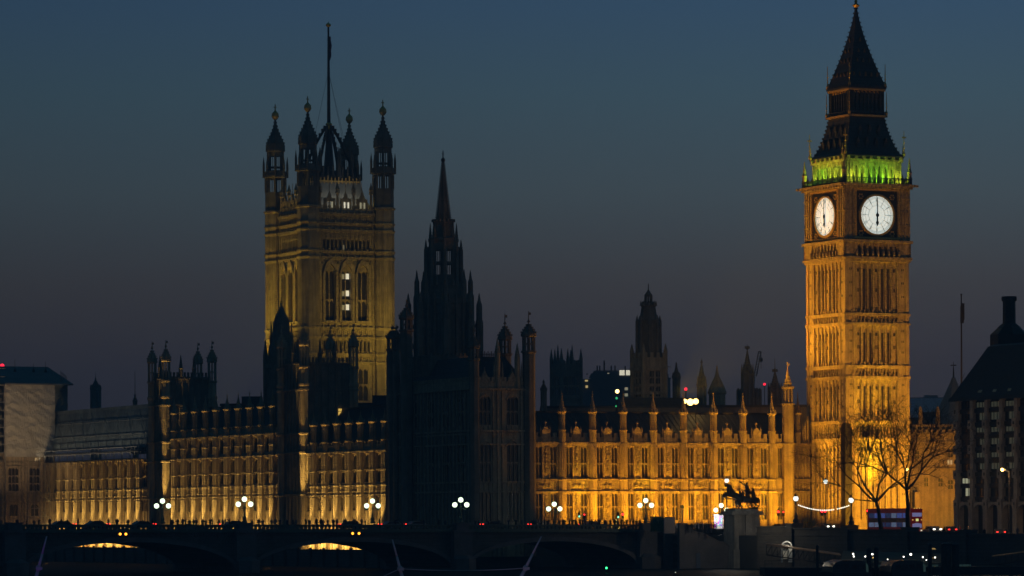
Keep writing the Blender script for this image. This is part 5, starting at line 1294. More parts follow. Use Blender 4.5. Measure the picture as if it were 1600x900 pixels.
def skin_mesh(name, verts, edges, radii, mats, face_mat=None, sub=1, root=0):
    me = bpy.data.meshes.new('t'); me.from_pydata(verts, edges, []); o = bpy.data.objects.new('t', me); C.objects.link(o)
    m = o.modifiers.new('s', 'SKIN'); m.use_smooth_shade = True
    for i, sv in enumerate(me.skin_vertices[0].data): r = radii[i]; sv.radius = r if isinstance(r, tuple) else (r, r); sv.use_root = i == root
    if sub: ss = o.modifiers.new('u', 'SUBSURF'); ss.levels = sub; ss.render_levels = sub
    dg = bpy.context.evaluated_depsgraph_get(); ev = o.evaluated_get(dg); out = bpy.data.meshes.new_from_object(ev); out.name = name
    bpy.data.objects.remove(o); bpy.data.meshes.remove(me)
    out.materials.clear()
    for q in mats: out.materials.append(M[q] if isinstance(q, str) else q)
    if face_mat:
        for p in out.polygons: p.material_index = face_mat(p.center)
    return out

def statue():
    v = VB - 7.4; uc = LU(1159, v, 830); Yc = W(uc, v).y; zp = P(1159, 795.5, Yc).z
    hw = 2.35
    T = thing('statue_plinth', 'pale stone plinth under the bronze chariot group at the bridge end', 'plinth', W(uc, v, 0), PHI - R(6))
    b = B(); b.box(-hw, hw, -2.2, 2.2, -1, zp - 1.0); b.box(-hw - .25, hw + .25, -2.45, 2.45, -1, 3.2); b.box(-hw - .12, hw + .12, -2.32, 2.32, zp - 4.3, zp - 3.9); b.build('body', 'plinth', T)
    b = B(); b.box(-hw - .75, hw + .75, -2.9, 2.9, zp - 1.0, zp - .72); b.box(-hw - .45, hw + .45, -2.6, 2.6, zp - .72, zp - .35); b.box(-hw + .2, hw - .2, -2.1, 2.1, zp - .35, zp); b.build('cornice', 'plinth', T)
    b = B(); b.box(hw - 1.5, hw - .6, -2.5, -2.42, 3.3, 5.0); b.build('doorway', 'unlit_stone', T); b = B(); b.tube((-.35, -2.28, 2), (-.35, -2.28, zp - 1), .06); b.build('rain_pipe', 'black_iron', T)
    G = thing('chariot_statue', 'dark bronze queen with raised arm in a chariot behind two rearing horses', 'statue', W(uc, v, zp), PHI - R(14)); G.scale = (1.02, .95, 1.14)
    def horse(dy, dz, nm):
        # rearing horse facing -x
        V = [(.25, 0, 1.75), (-.35, 0, 1.85), (-.95, 0, 2.15), (-1.3, 0, 2.4), (-1.5, 0, 2.95), (-1.45, 0, 3.45), (-1.75, 0, 3.5), (-2.1, 0, 3.15),
             (-1.5, .22, 2.0), (-2.1, .24, 2.05), (-2.2, .24, 1.6), (-2.4, .24, 1.5), (-1.5, -.22, 2.1), (-2.2, -.24, 2.35), (-2.45, -.24, 1.9), (-2.6, -.24, 1.85),
             (.2, .28, 1.2), (-.2, .3, .85), (.15, .3, .45), (-.1, .3, .05), (.25, -.28, 1.2), (0, -.3, .8), (.4, -.3, .4), (.2, -.3, .05), (.55, 0, 1.8), (.9, 0, 1.4), (1.0, 0, .8)]
        Ed = [(0, 1), (1, 2), (2, 3), (3, 4), (4, 5), (5, 6), (6, 7), (3, 8), (8, 9), (9, 10), (10, 11), (3, 12), (12, 13), (13, 14), (14, 15), (0, 16), (16, 17), (17, 18), (18, 19), (0, 20), (20, 21), (21, 22), (22, 23), (0, 24), (24, 25), (25, 26)]
        Rr = [.50, .48, .50, .46, .38, .29, .22, .14, .22, .16, .12, .13, .22, .16, .12, .13, .32, .20, .13, .14, .32, .20, .13, .14, .2, .16, .09]
        link(nm, skin_mesh('horse', V, Ed, Rr, ['bronze'], sub=1), G, (-.6, dy, dz))
    horse(-.75, 0, 'horse'); horse(.75, .15, 'horse')
    V = [(1.0, 0, 2.2), (1.0, 0, 2.75), (.95, 0, 3.3), (.93, 0, 3.6), (.9, 0, 3.82), (.88, 0, 4.05), (.8, -.34, 3.38), (.3, -.5, 3.62), (-.2, -.55, 3.95), (-.4, -.55, 4.05), (.85, .36, 3.4), (.6, .6, 3.75), (.55, .62, 4.15), (1.05, 0, 1.75), (1.1, 0, 1.25), (1.25, 0, 2.9), (1.5, 0, 2.2)]
    Ed = [(0, 1), (1, 2), (2, 3), (3, 4), (4, 5), (2, 6), (6, 7), (7, 8), (8, 9), (2, 10), (10, 11), (11, 12), (0, 13), (13, 14), (1, 15), (15, 16)]
    Rr = [.44, .32, .37, .13, .21, .18, .18, .13, .10, .09, .18, .13, .10, .52, .56, .3, .24]
    link('queen', skin_mesh('queen', V, Ed, Rr, ['bronze']), G)
    b = B(); b.tube((0, 0, -1.9), (-.25, 0, 1.5), .04); b.lathe(-.26, 0, [(.03, 1.5), (.09, 1.6), (.01, 1.9)], 6); b.build('spear', 'bronze', G, (.72, .70, 3.9))
    V = [(0, 0, .5), (0, 0, .95), (0, 0, 1.25), (-.05, 0, 1.45), (-.08, 0, 1.62), (-.1, .25, 1.15), (-.3, .3, .8), (-.1, -.25, 1.15), (-.3, -.3, .8), (.1, .12, .1), (-.3, .12, .05), (.1, -.12, .1)]
    Ed = [(0, 1), (1, 2), (2, 3), (3, 4), (2, 5), (5, 6), (2, 7), (7, 8), (0, 9), (9, 10), (0, 11)]; Rr = [.3, .26, .24, .11, .17, .11, .08, .11, .08, .24, .15, .24]
    dm = skin_mesh('daughter', V, Ed, Rr, ['bronze'])
    link('daughter', dm, G, (1.9, -.5, 1.25)).scale = (1.25, 1.25, 1.25); link('daughter', dm, G, (2.2, .6, 1.25)).scale = (1.2, 1.2, 1.2)
    b = B()
    pr = [(-.2, 2.6), (.05, 2.75), (.2, 2.0), (.6, 1.7), (2.7, 1.7), (2.95, 1.15), (2.6, .95), (.3, 1.0), (.05, 1.5)]
    b.ext(pr, -1.0, -.85); b.ext(pr, .85, 1.0); b.box(.2, 2.7, -1, 1, 1.0, 1.2); b.box(.0, .2, -.95, .95, 1.4, 2.5); b.tube((.3, 0, 1.1), (-3.4, 0, 1.9), .09); b.build('chariot', 'bronze', G)
    for y in (-1.2, 1.2):
        w = B(); 
        for k in range(16):
            a0, a1 = 2 * math.pi * k / 16, 2 * math.pi * (k + 1) / 16; w.tube((.8 * math.cos(a0), 0, .8 * math.sin(a0)), (.8 * math.cos(a1), 0, .8 * math.sin(a1)), .1, n=6)
            if k % 2 == 0: w.tube((0, 0, 0), (.8 * math.cos(a0), 0, .8 * math.sin(a0)), .06, n=4)
        w.lathe(0, 0, [(.15, -.15), (.15, .15)], 8); w.tube((0, 0, 0), (0, math.copysign(.9, y), 0), .06, .02); w.build('wheel', 'bronze', G, (2.0, y, .9))
    b = B(); b.box(-2.4, 2.9, -1.7, 1.7, 0, .12); b.build('rocky_base', 'bronze', G)
M['plinth'] = mat('plinth_stone', (.33, .32, .29), .85, .3, .5, .3, 2.0, streak=.4)
statue()

def embankment():
    UE = -42.5; v0 = VB - 4.6
    segs = [(1190, 1243, 822), (1243, 1328, 824.8), (1328, 1422, 827), (1422, 1514, 830.2), (1514, 1640, 833.6)]
    T = thing('embankment_wall', 'long dark granite embankment wall stepping down to the right above the pier', 'wall', W(UE, v0, 0), PHI)
    w, cp = B(), B()
    for xa, xb, y in segs:
        va, vb = LV(xa, UE, y), LV(xb, UE, y); z = ZL((xa + xb) / 2, y, UE, (va + vb) / 2)
        w.box(-.9, .5, vb - v0, va - v0, -2, z - .25); cp.box(-1.15, .6, vb - v0, va - v0, z - .25, z); cp.box(-1.05, -.9, vb - v0, va - v0, z - 1.3, z - 1.05)
    w.build('wall', 'granite', T); cp.build('coping', 'granite', T)
    for x, y in ((1243, 820), (1330, 823), (1424, 826), (1515, 830)):
        v = LV(x, UE, y); z = ZL(x, y, UE, v); b = B(); b.box(-1.3, .8, v - v0 - .9, v - v0 + .9, -2, z); b.box(-1.4, .9, v - v0 - 1.0, v - v0 + 1.0, z, z + .25); b.build('pier', 'granite', T)
    ar = B()
    for x, y in ((1453, 850), (1497, 852)):
        v = LV(x, UE, y) - v0; ar.box(-.96, -.9, v - 2, v + 2, 1.0, 3.0)  # flat dark plates put the niche shade onto the wall
    ar.build('recess_shade', 'unlit_stone', T)
    return UE
UE_ = embankment()
# ================================================================ skyline behind
def sqtower(name, label, px, Y, hw, ytop, ypin, m='unlit_stone', rz=PHI, bands=(), npin=4, open_y=None, base=STREET):
    p = P(px, 640, Y); pm = Y / FPX; z = lambda y: P(px, y, Y).z
    T = thing(name, label, 'tower', (p.x, p.y, 0), rz)
    e = hw * pm / 1.2 / (abs(math.cos(rz)) + abs(math.sin(rz))) * 1.2
    b = B(); b.box(-e, e, -e, e, base - .5, z(ytop))
    for y in bands: b.box(-e - .35, e + .35, -e - .35, e + .35, z(y) - .5, z(y))
    n = 7
    for k in range(n):
        t = -e + 2 * e * (k + .5) / n
        if k % 2 == 0:
            for s in (-1, 1): b.box(t - e / n, t + e / n, s * e - .2, s * e + .2, z(ytop), z(ytop) + 1.0); b.box(s * e - .2, s * e + .2, t - e / n, t + e / n, z(ytop), z(ytop) + 1.0)
    b.build('body', m, T)
    for sx in (-1, 1):
        for sy in (-1, 1):
            q = B(); r = e * .16; q.lathe(0, 0, [(r, base), (r, z(ytop) + 1.2), (r * 1.15, z(ytop) + 1.4)], 8); q.spire(0, 0, z(ytop) + 1.4, z(ypin), r * 1.0, 8, 6); q.build('pinnacle', m, T, (sx * e, sy * e, 0))
    return T, e, z
def windows_on(T, e, z, cols, ya, yb, w, faces=('n', 'e')):
    ms = window_meshes('w', w, z(ya) - z(yb), 2, (.5,))
    for c in cols:
        if 'n' in faces: put_window(ms, T, (c * e, -e - .32, z(yb)))
        if 'e' in faces: put_window(ms, T, (-e - .32, c * e, z(yb)), -math.pi / 2)
T, e, z = sqtower('abbey_tower', 'dark square church tower with four tall pinnacles left of the lit office block', 885, 1000, 23, 569, 545, bands=(586, 622))
windows_on(T, e, z, (-.4, .4), 588, 618, 2.2)
for k, (a, b_) in enumerate(((-.35, -1), (.1, -1), (-1, .3), (-1, -.3))):
    q = B(); q.lathe(0, 0, [(.5, 0), (.4, 1.2)], 6); q.spire(0, 0, 1.2, 4.0 + k % 2, .4, 6, 4); q.build('small_pinnacle', 'unlit_stone', T, (a * e, b_ * e, z(569)))

def stephen_tower():
    Y = 800; px = 1014; T, e, z = sqtower('stair_spire_tower', 'dim square stone tower carrying a black octagonal spire stage, behind the orange range', px, Y, 26, 559, 537, 'stone', bands=(575, 613))
    windows_on(T, e, z, (-.28, .28), 580, 600, 1.0); windows_on(T, e, z, (-.28, .28), 604, 620, 1.0)
    pm = Y / FPX; b = B(); r = 16.5 * pm / math.cos(math.pi / 8)
    b.lathe(0, 0, [(r * 1.02, z(559)), (r, z(506)), (r * 1.06, z(504)), (r * 1.06, z(500)), (r * .8, z(499)), (r * .62, z(480)), (r * .68, z(478)), (r * .68, z(475)), (r * .3, z(474))], 8); b.build('octagon', 'unlit_stone', T)
    for k in range(8):
        a = math.pi / 8 + k * math.pi / 4
        q = B(); q.lathe(0, 0, [(.4, z(559)), (.35, z(502))], 6); q.spire(0, 0, z(502), z(493), .35, 6, 4); q.build('pinnacle', 'unlit_stone', T, (r * math.cos(a), r * math.sin(a), 0))
        q = B(); q.spire(0, 0, z(478), z(470), .28, 6, 4); q.build('pinnacle', 'unlit_stone', T, (r * .66 * math.cos(a), r * .66 * math.sin(a), 0))
    b = B()
    for k in range(8):
        a = math.pi / 8 + k * math.pi / 4; b.lathe(r * .3 * math.cos(a), r * .3 * math.sin(a), [(.16, z(475)), (.16, z(462))], 4)
    b.lathe(0, 0, [(r * .36, z(463)), (r * .36, z(461)), (r * .2, z(457)), (.12, z(453)), (.07, z(443))], 8); b.build('cupola', 'unlit_stone', T)
    b = B()
    for s in (-1, 1): b.box(s * e * 1.02, s * (e * 1.02 + 1.2), -e, -e + .3, z(574), z(573)) if s > 0 else b.box(-e * 1.02 - 1.2, -e * 1.02, -e, -e + .3, z(574), z(573))
    b.build('gargoyle', 'unlit_stone', T)
stephen_tower()

def spirelet(label, px, Y, hw, ysh, ycap, ytip, m='unlit_stone', n=8, name='pinnacled_turret', wings=0, dome=False, openl=False, ctop=None):
    p = P(px, 620, Y); pm = Y / FPX; z = lambda y: P(px, y, Y).z; r = hw * pm
    T = thing(name, label, 'turret', (p.x, p.y, 0), PHI)
    b = B(); b.lathe(0, 0, [(r, STREET - .5), (r, z(ysh) - .6), (r * 1.15, z(ysh) - .4), (r * 1.15, z(ysh))], n); b.build('shaft', m, T)
    b = B()
    if dome: b.lathe(0, 0, [(r * 1.1, z(ysh)), (r * .95, z(ysh - 6)), (r * .6, z(ycap + 8)), (r * .28, z(ycap)), (r * .18, z(ycap - 6)), (.1, z(ytip))], n)
    else: b.spire(0, 0, z(ysh), z(ycap), r * .95, n, 9, .18); b.lathe(0, 0, [(.12, z(ycap) - .3), (.3, z(ycap)), (.08, z(ycap) + .4), (.05, z(ytip))], 6)
    b.build('spire', m, T)
    for k in range(wings):
        a = k * 2 * math.pi / wings + .3; q = B(); q.lathe(0, 0, [(r * .2, STREET), (r * .2, z(ysh) + .4)], 6); q.spire(0, 0, z(ysh) + .4, z(ysh) + (z(ycap) - z(ysh)) * .38, r * .2, 6, 4); q.build('pinnacle', m, T, (r * 1.12 * math.cos(a), r * 1.12 * math.sin(a), 0))
    if ctop: q = B(); q.box(-r * .5, r * .5, -.15, .15, z(ctop) - .3, z(ctop) + .3); q.box(-.15, .15, -r * .5, r * .5, z(ctop) - .3, z(ctop) + .3); q.build('cross', m, T)
spirelet('small black turret just right of the dark corner pavilion', 849.5, 760, 5, 606, 597, 593)
spirelet('slim black turret with a domed cap left of the bright roof lights', 1057, 820, 6.2, 588, 574, 566, dome=True)
spirelet('crocketed stone spire catching amber light, right of the bright roof lights', 1096.5, 800, 7.5, 600, 566, 560, 'stone', wings=4)
spirelet('broad pointed dome lantern dimly amber lit between two spires', 1120.5, 810, 13, 612, 588, 571, 'stone', dome=True)
spirelet('tall black crown spire with ring of pinnacles beside the crane', 1168, 900, 8, 583, 545, 538, wings=6, ctop=543)
spirelet('wide black lantern base ringed with pinnacles under the crown spire', 1170.5, 905, 15, 612, 596, 590, wings=8)
spirelet('black spire with a heavy cross bar left of the stair turret', 1211, 850, 9, 610, 578, 560, wings=6, ctop=579)
spirelet('distant black gothic turret on the far left skyline', 149.5, 1100, 8, 606, 592, 582, wings=4)
spirelet('dumpy black vent cap on the sheeted roof line at left', 211, 900, 3.5, 625, 618, 580)

def office():
    Y = 1150; z = lambda y: P(950, y, Y).z; X = lambda x: P(x, 600, Y).x
    T = thing('office_block', 'dark modern office block with a few lit windows and roof masts behind the palace', 'building', (X(950), Y, 0), 0)
    o = X(950); b = B(); b.box(X(924) - o, X(992) - o, 0, 30, STREET, z(583)); b.box(X(905) - o, X(926) - o, .2, 30, STREET, z(592)); b.box(X(928) - o, X(968) - o, 2, 25, z(583), z(579))
    for k in range(13): 
        for zz_ in (z(596), z(606), z(616), z(626), z(634)): b.box(X(926 + k * 5.1) - o, X(929.6 + k * 5.1) - o, -.15, .02, zz_ - .1, zz_ + .15)
    b.build('body', 'concrete', T)
    w = [(968, 976, 578.5, 586.5, 'lit_white'), (978, 985.5, 578.5, 586.5, 'lit_white'), (915, 918.5, 602, 606, 'lit_amber2'), (914, 918.5, 593.5, 596, 'lit_amber2'), (976, 981, 605.5, 610, 'lit_pale'), (976, 981, 615, 619.5, 'lit_pale'), (976, 981, 625, 629, 'lit_pale'), (988, 990, 619.5, 624, 'lit_pale'), (949, 952, 582.6, 584, 'lit_pale')]
    for xa, xb, ya, yb, m in w: q = B(); q.box(X(xa) - o, X(xb) - o, -.3, -.2, z(yb), z(ya)); q.build('lit_window', m, T)
    b = B()
    for px, y in ((934, 570), (938, 570), (956, 570), (962, 570), (978, 571), (918, 582)): b.tube((X(px) - o, 6, z(584)), (X(px) - o, 6, z(y)), .22, n=5)
    b.tube((X(945) - o, 6, z(580)), (X(945) - o, 6, z(562)), .25, n=5); b.box(X(943.8) - o, X(946.4) - o, 5.7, 6.3, z(569), z(566)); b.box(X(930) - o, X(966) - o, 4, 4.2, z(578), z(577.4)); b.build('mast', 'black_iron', T)
    for px, y, m, lab in ((964.5, 611.5, 'lit_spark', 'bright amber street light'), (963.5, 622.2, 'green_light', 'upper green signal'), (962.5, 635, 'green_light', 'lower green signal')):
        p = P(px, y, 790); q = thing('signal_light' if 'green' in lab else 'roof_light', lab + ' glowing above the roof ridge before the office block', 'light', p)
        s = B(); s.ball((0, 0, 0), .42 if 'amber' in lab else .26, 8, 6); s.build('lens', m, q); s = B(); s.tube((0, 0, -.2), (0, 0, STREET - p.z), .09, n=5); s.build('post', 'black_iron', q)
M['concrete'] = mat('office_concrete', (.10, .115, .125), .8, .2, .1)
M['lit_amber2'] = mat('amber_lit_pane_far', (.3, .25, .1), .5, 0, emit=(1, .75, .3), es=.5)
M['lit_spark'] = mat('amber_lamp', (.5, .4, .2), .5, 0, emit=(1, .62, .2), es=6)
M['green_light'] = mat('green_lamp', (.1, .4, .2), .5, 0, emit=(.05, .8, .3), es=.6)
M['red_light'] = mat('red_lamp', (.5, .05, .08), .5, 0, emit=(1, .02, .05), es=2.2)
office()
def slab(name, label, x0, x1, ytop, Y, m='concrete', cat='building', ybase=None):
    z = P((x0 + x1) / 2, ytop, Y).z; a, b_ = P(x0, ytop, Y).x, P(x1, ytop, Y).x
    T = thing(name, label, cat, ((a + b_) / 2, Y, 0), 0); b = B(); b.box(a - (a + b_) / 2, b_ - (a + b_) / 2, 0, 25, STREET - .5, z); b.build('wall', m, T)
    q = B(); w = (b_ - a) / 2; q.box(-w - .2, w + .2, -.2, 25.2, z, z + .5); q.box(-w * .4, w * .2, 5, 12, z + .5, z + 2.2); q.build('roof', 'slate', T); return T
slab('distant_tower_block', 'faint distant tower block right of the dim square tower', 1042, 1047.5, 592, 1600)
slab('palace_roof_block', 'long black palace roof block behind the orange range', 846, 1262, 637, 790, 'unlit_stone')
slab('palace_roof_block', 'black palace roof block behind the river front, left of the great tower foot', 345, 445, 634, 830, 'unlit_stone')
slab('palace_roof_block', 'black palace roof block between the great tower foot and the corner pavilion', 555, 640, 633, 800, 'unlit_stone')
def crane():
    Y = 1300; T = thing('tower_crane', 'faint lattice jib of a distant crane leaning between two black spires', 'crane', P(1176, 640, Y)); o = P(1176, 640, Y)
    b = B()
    pts0, pts1 = [(1178, 588), (1185.5, 549)], [(1182, 588), (1189, 551)]
    def Q(x, y): return P(x, y, Y) - o
    for (a, b_) in (pts0, pts1): b.tube(Q(*a), Q(*b_), .18, n=4)
    for k in range(9):
        t, t2 = k / 9, (k + 1) / 9
        l = lambda p, t: (p[0][0] + (p[1][0] - p[0][0]) * t, p[0][1] + (p[1][1] - p[0][1]) * t)
        b.tube(Q(*l(pts0, t)), Q(*l(pts1, t2)), .1, n=3)
    b.tube(Q(1185.5, 549), Q(1190, 550.5), .2, n=4); b.build('jib', 'black_iron', T)
    b = B(); b.tube(Q(1189.3, 551), Q(1189.3, 576), .1, n=3); b.build('cable', 'black_iron', T); b = B(); b.ball(Q(1189, 562), .8, 6, 5); b.build('hook_block', 'black_iron', T)
    b = B(); b.tube(Q(1178, 588), Q(1176, 640), .35, n=4); b.build('mast', 'black_iron', T)
crane()
def beacon(px, y, Y, lab, r, ybase):
    p = P(px, y, Y); T = thing('red_beacon', lab, 'light', p); s = B(); s.ball((0, 0, 0), r, 10, 8); smooth(s.build('lens', 'red_light', T)); s = B(); s.tube((0, 0, -r), (0, 0, P(px, ybase, Y).z - p.z), .12, n=5); s.box(-.25, .25, -.25, .25, -r - .2, -r + .05); s.build('mast', 'black_iron', T)
beacon(3.5, 571.5, 918, 'red warning beacon on the roof of the wrapped pavilion', .5, 600)
beacon(1071.5, 608, 800, 'red warning beacon above the bright roof floodlights', .33, 640)
beacon(1194.5, 600.5, 1250, 'small red warning beacon right of the crown spire', .42, 640)
def roof_floods():
    u, v = -27.5, 16.0; p = P(1078, 627.5, W(u, v).y)
    u = LU(1078, v, 627); p = Vector(W(u, v)); p.z = P(1078, 627.5, p.y).z
    T = thing('roof_floodlights', 'dazzling bank of three floodlights on a frame above the orange range roof', 'floodlights', p, PHI)
    for x, r in ((-1.15, .42), (0, .62), (1.15, .52)):
        s = B(); s.ball((0, -.15, 0), r, 10, 8); s.build('lens', 'flood', T, (x, 0, -.1 if x == 0 else .05)); s = B(); s.box(x - .35, x + .35, 0, .5, -.35, .4); s.build('housing', 'black_iron', T)
    s = B(); s.box(-1.4, 1.4, .1, .25, -.5, -.4)
    for x in (-1.3, 1.3): s.tube((x, .2, -.4), (x, .2, -4), .08, n=5)
    s.build('frame', 'black_iron', T)
    lamp('POINT', p + Vector((3, 6, 3)), None, 600, (1, .6, .15), .5, name='roof_floodlight_spill')
    lamp('SPOT', Vector((P(1000, 640, 770).x, 762, 30)), P(1018, 600, 800), 1500, (1, .7, .25), .5, spot=70, blend=1, name='roof_floodlight')
M['flood'] = mat('floodlight_lens', (.8, .7, .5), .4, 0, emit=(1, .62, .16), es=6.0)
roof_floods()

# ================================================================ right-hand side: office palace with chimney, stone range, spire
def west_range():
    Y = 745; z = lambda y: P(1455, y, Y).z; X = lambda x: P(x, 700, Y).x; o = X(1455)
    T = thing('stone_range', 'plain orange lit stone range with battlements behind the bare trees', 'building', (o, Y, 0), 0)
    b = B(); holes = [(X(a) - o, X(c) - o, z(d), z(e)) for a, c, d, e in ((1481, 1489, 714, 701), (1466, 1473, 760, 747), (1481, 1489, 764, 750), (1444, 1450, 760, 746), (1430, 1436, 716, 704))]
    b.wall(X(1415) - o, X(1496) - o, STREET - .5, z(676), 0, 1, holes); b.build('wall', 'stone', T)
    q = B(); q.box(X(1415) - o, X(1496) - o, .6, 20, STREET, z(677)); q.build('inner_block', 'unlit_stone', T)
    for h in holes:
        ms = window_meshes('w', h[1] - h[0], h[3] - h[2], 2, (.5,)); put_window(ms, T, ((h[0] + h[1]) / 2, 0, h[2]))
    b = B()
    for y in (690, 731, 676): b.box(X(1415) - o, X(1496) - o, -.3, 0, z(y) - .35, z(y))
    for k in range(9): xx = X(1418 + k * 9) - o; b.box(xx, xx + .7, -.2, .6, z(676), z(671.5))
    b.box(X(1426) - o, X(1496) - o, 2, 12, z(676), z(663)); b.build('battlement', 'stone', T)
    b = B(); b.box(X(1480.5) - o, X(1483) - o, .1, .2, z(726), z(719)); b.box(X(1485) - o, X(1487.5) - o, .1, .2, z(726), z(719)); b.build('lit_window', 'lit_pale', T, (0, -.2, 0))
    for px in (1441, 1468):
        s = B(); s.lathe(0, 0, [(.45, 0), (.4, z(640) - z(664)), (.1, z(634) - z(664))], 6); s.build('pinnacle', 'stone', T, (X(px) - o, 3, z(664)))
    s = B(); s.box(X(1426) - o, X(1434.5) - o, -3.5, -.1, STREET, z(769)); s.build('porch', 'stone', T)
    lamp('AREA', (X(1452), Y - 16, STREET + 1), (X(1455), Y, z(725)), 1100, (1, .40, .04), 6, 1, name='yard_floodlight', spread=120)
west_range()
def green_spire():
    Y = 790; p = P(1490, 600, Y); pm = Y / FPX; z = lambda y: P(1490, y, Y).z
    T = thing('church_spire', 'broad grey green slated spire with a cross, half hidden by the chimneyed building', 'church', (p.x, p.y, 0), R(45))
    b = B(); b.lathe(0, 0, [(38 * pm, STREET), (38 * pm, z(664)), (36 * pm, z(660)), (5.5 * pm, z(597)), (3.0 * pm, z(590))], 8); b.build('spire', 'lead', T)
    b = B(); b.lathe(0, 0, [(1.6 * pm, z(591)), (1.2 * pm, z(580)), (.5 * pm, z(572)), (.4 * pm, z(565))], 6); b.box(-.7, .7, -.1, .1, z(571.5), z(570)); b.box(-.1, .1, -.7, .7, z(571.5), z(570)); b.build('cross', 'black_iron', T)
green_spire()
slab('tree_line', 'dark distant roofline right of the clock tower', 1420, 1500, 655, 1100, 'slate')
slab('distant_hill_block', 'faint blue distant hill mass right of the clock tower', 1425, 1495, 622, 2600, mat('far_block', (.5, .5, .52), .9, 0))  # hill mass as a slab, its haze fade put into the pale colour

def chimney_house():
    Yc = 652; u, v = UV(1489, Yc, 700); zz = lambda y: P(1489, y, Yc).z
    T = thing('chimneyed_office', 'dark stone piered office with bronze roof and one great chimney at the right edge', 'building', W(u, v, 0), PHI)
    L = 40; pitch = (v - LV(1496 + 22.7 * 4, u, 700)) / 4.28
    zb = STREET - 2; ze = zz(624)
    f = lambda s, d, z: (-d, -s, z)            # along the river face, away from us to the left
    b = B(); b.map = f; b.box(.2, L, -25, -.9, zb, ze - .3); b.build('inner_block', 'black_iron', T)
    off = pitch * .3
    for k in range(int(L / pitch)):
        s = off + k * pitch; q = B(); q.map = f
        q.box(s - .62, s + .62, -.9, .35, zb, zz(786)); q.box(s - .55, s + .55, -.8, .15, zz(786), zz(742)); q.box(s - .48, s + .48, -.8, .05, zz(742), ze - .2)
        for y in (665, 703.5, 742, 788): q.box(s - .62, s + .62, -.3, .45, zz(y) - .75, zz(y) + .75); q.cur = 1; q.box(s - .2, s + .2, .45, .5, zz(y) - .25, zz(y) + .25); q.cur = 0
        q.build('pier', ['pier_stone', 'black_iron'], T)
    fr = B(); fr.map = f
    for y in (644, 665, 684, 703.5, 722, 742, 760, 780): fr.box(0, L, -.6, -.25, zz(y) - .35, zz(y) + .35)
    fr.build('bronze_spandrel', 'bronze', T)
    storeys = [(661, 629), (699, 668), (737, 707), (778, 746)]
    for k in range(int(L / pitch) - 1):
        s = off + (k + .5) * pitch
        for j, (yb, yt) in enumerate(storeys):
            h = zz(yt) - zz(yb); w = pitch - 1.5
            g = B(); g.map = f; g.box(s - w / 2, s + w / 2, -.55, -.5, zz(yb), zz(yt)); on = (j == 3 and k == 0) or (k in (1, 2, 3) and j < 3)
            o = g.build('window', 'office_glass', T)
            g = B(); g.map = f
            for t in (-.5, -.17, .17, .5): g.box(s + w * t - .05, s + w * t + .05, -.5, -.4, zz(yb), zz(yt))
            g.box(s - w / 2, s + w / 2, -.5, -.38, zz(yb) + h * .6, zz(yb) + h * .68); g.build('frame', 'black_iron', o)
            if on:
                g = B(); g.map = f; m = 'lit_pale2' if j == 3 else 'lit_dim'
                g.box(s - w * .45, s + w * .45, -.495, -.47, zz(yb) + h * .70, zz(yt) - .2); g.box(s - w * (.13 if k != 2 else .45), s + w * .45, -.495, -.47, zz(yb) + .3, zz(yb) + h * .58); g.build('lit_pane', m, T)
        g = B(); g.map = f; n = 10; pts = [(s + (pitch / 2 - .6) * math.cos(math.pi * q / n), zz(800) + 1.2 * math.sin(math.pi * q / n)) for q in range(n + 1)]
        g.strip([(x, zz(785)) for x, z_ in pts], pts, -.5, .1); g.build('arch', 'pier_stone', T)
        g = B(); g.map = f; g.box(s - 1, s + 1, -1.0, -.95, zz(803), zz(799)); g.build('lit_pane', 'lit_dim', T)
    r = B(); r.map = f
    def ring4(a, z0, b_, z1):                  # sloping tier of roof with insets a -> b
        D = 25
        P0 = [(a, -a, z0), (L - a, -a, z0), (L - a, -D + a, z0), (a, -D + a, z0)]; P1 = [(b_, -b_, z1), (L - b_, -b_, z1), (L - b_, -D + b_, z1), (b_, -D + b_, z1)]
        r.add(P0 + P1, [(0, 1, 5, 4), (1, 2, 6, 5), (2, 3, 7, 6), (3, 0, 4, 7), (4, 5, 6, 7)])
    ring4(-.6, ze - .4, -.4, ze + .2); ring4(-.3, ze + .2, 2.0, zz(583)); ring4(2.0, zz(583), 4.3, zz(543)); ring4(4.3, zz(543), 4.9, zz(540))
    for k in range(20): s = .8 + k * 1.9; r.add([(s - .06, .3 - .25, ze + .3), (s + .06, .3 - .25, ze + .3), (s + .06, -1.9, zz(583)), (s - .06, -1.9, zz(583))], [(0, 1, 2, 3)])
    r.build('roof', 'bronze', T)
    for k in range(3):
        g = B(); g.map = f; s = off + (k + 1.55) * pitch
        for t in (-.35, 0, .35): g.add([(s + t - .12, .02, zz(616)), (s + t + .06, .02, zz(616)), (s + t - .02, -1.0, zz(603)), (s + t - .2, -1.0, zz(603))], [(0, 1, 2, 3)])
        g.build('roof_light', 'lit_dim', T)
    # stepped chimney base and ventilator
    uc, vc = None, None
    c = B(); kx = P(1577, 520, Yc + 6); du, dv = UV(1577, Yc + 6, 520); lx, ly = du - u, dv - v; pm = (Yc + 6) / FPX
    for hw, y0, y1, hw1 in ((29, 545, 521, 29), (29, 521, 510, 17.5), (17.5, 512, 509, 17.5), (17.5, 509, 503, 10.5), (10, 506, 468, 9.6), (11, 468, 466.5, 11), (11, 462, 460.5, 11)):
        c.lathe(lx, ly, [(hw * pm * 1.05, zz(y0)), (hw1 * pm * 1.05, zz(y1))], 8)
    for k in range(14): a = 2 * math.pi * k / 14; c.lathe(lx + 10 * pm * math.cos(a), ly + 10 * pm * math.sin(a), [(.22, zz(467)), (.22, zz(461.5))], 4)
    c.build('chimney', 'bronze', T)
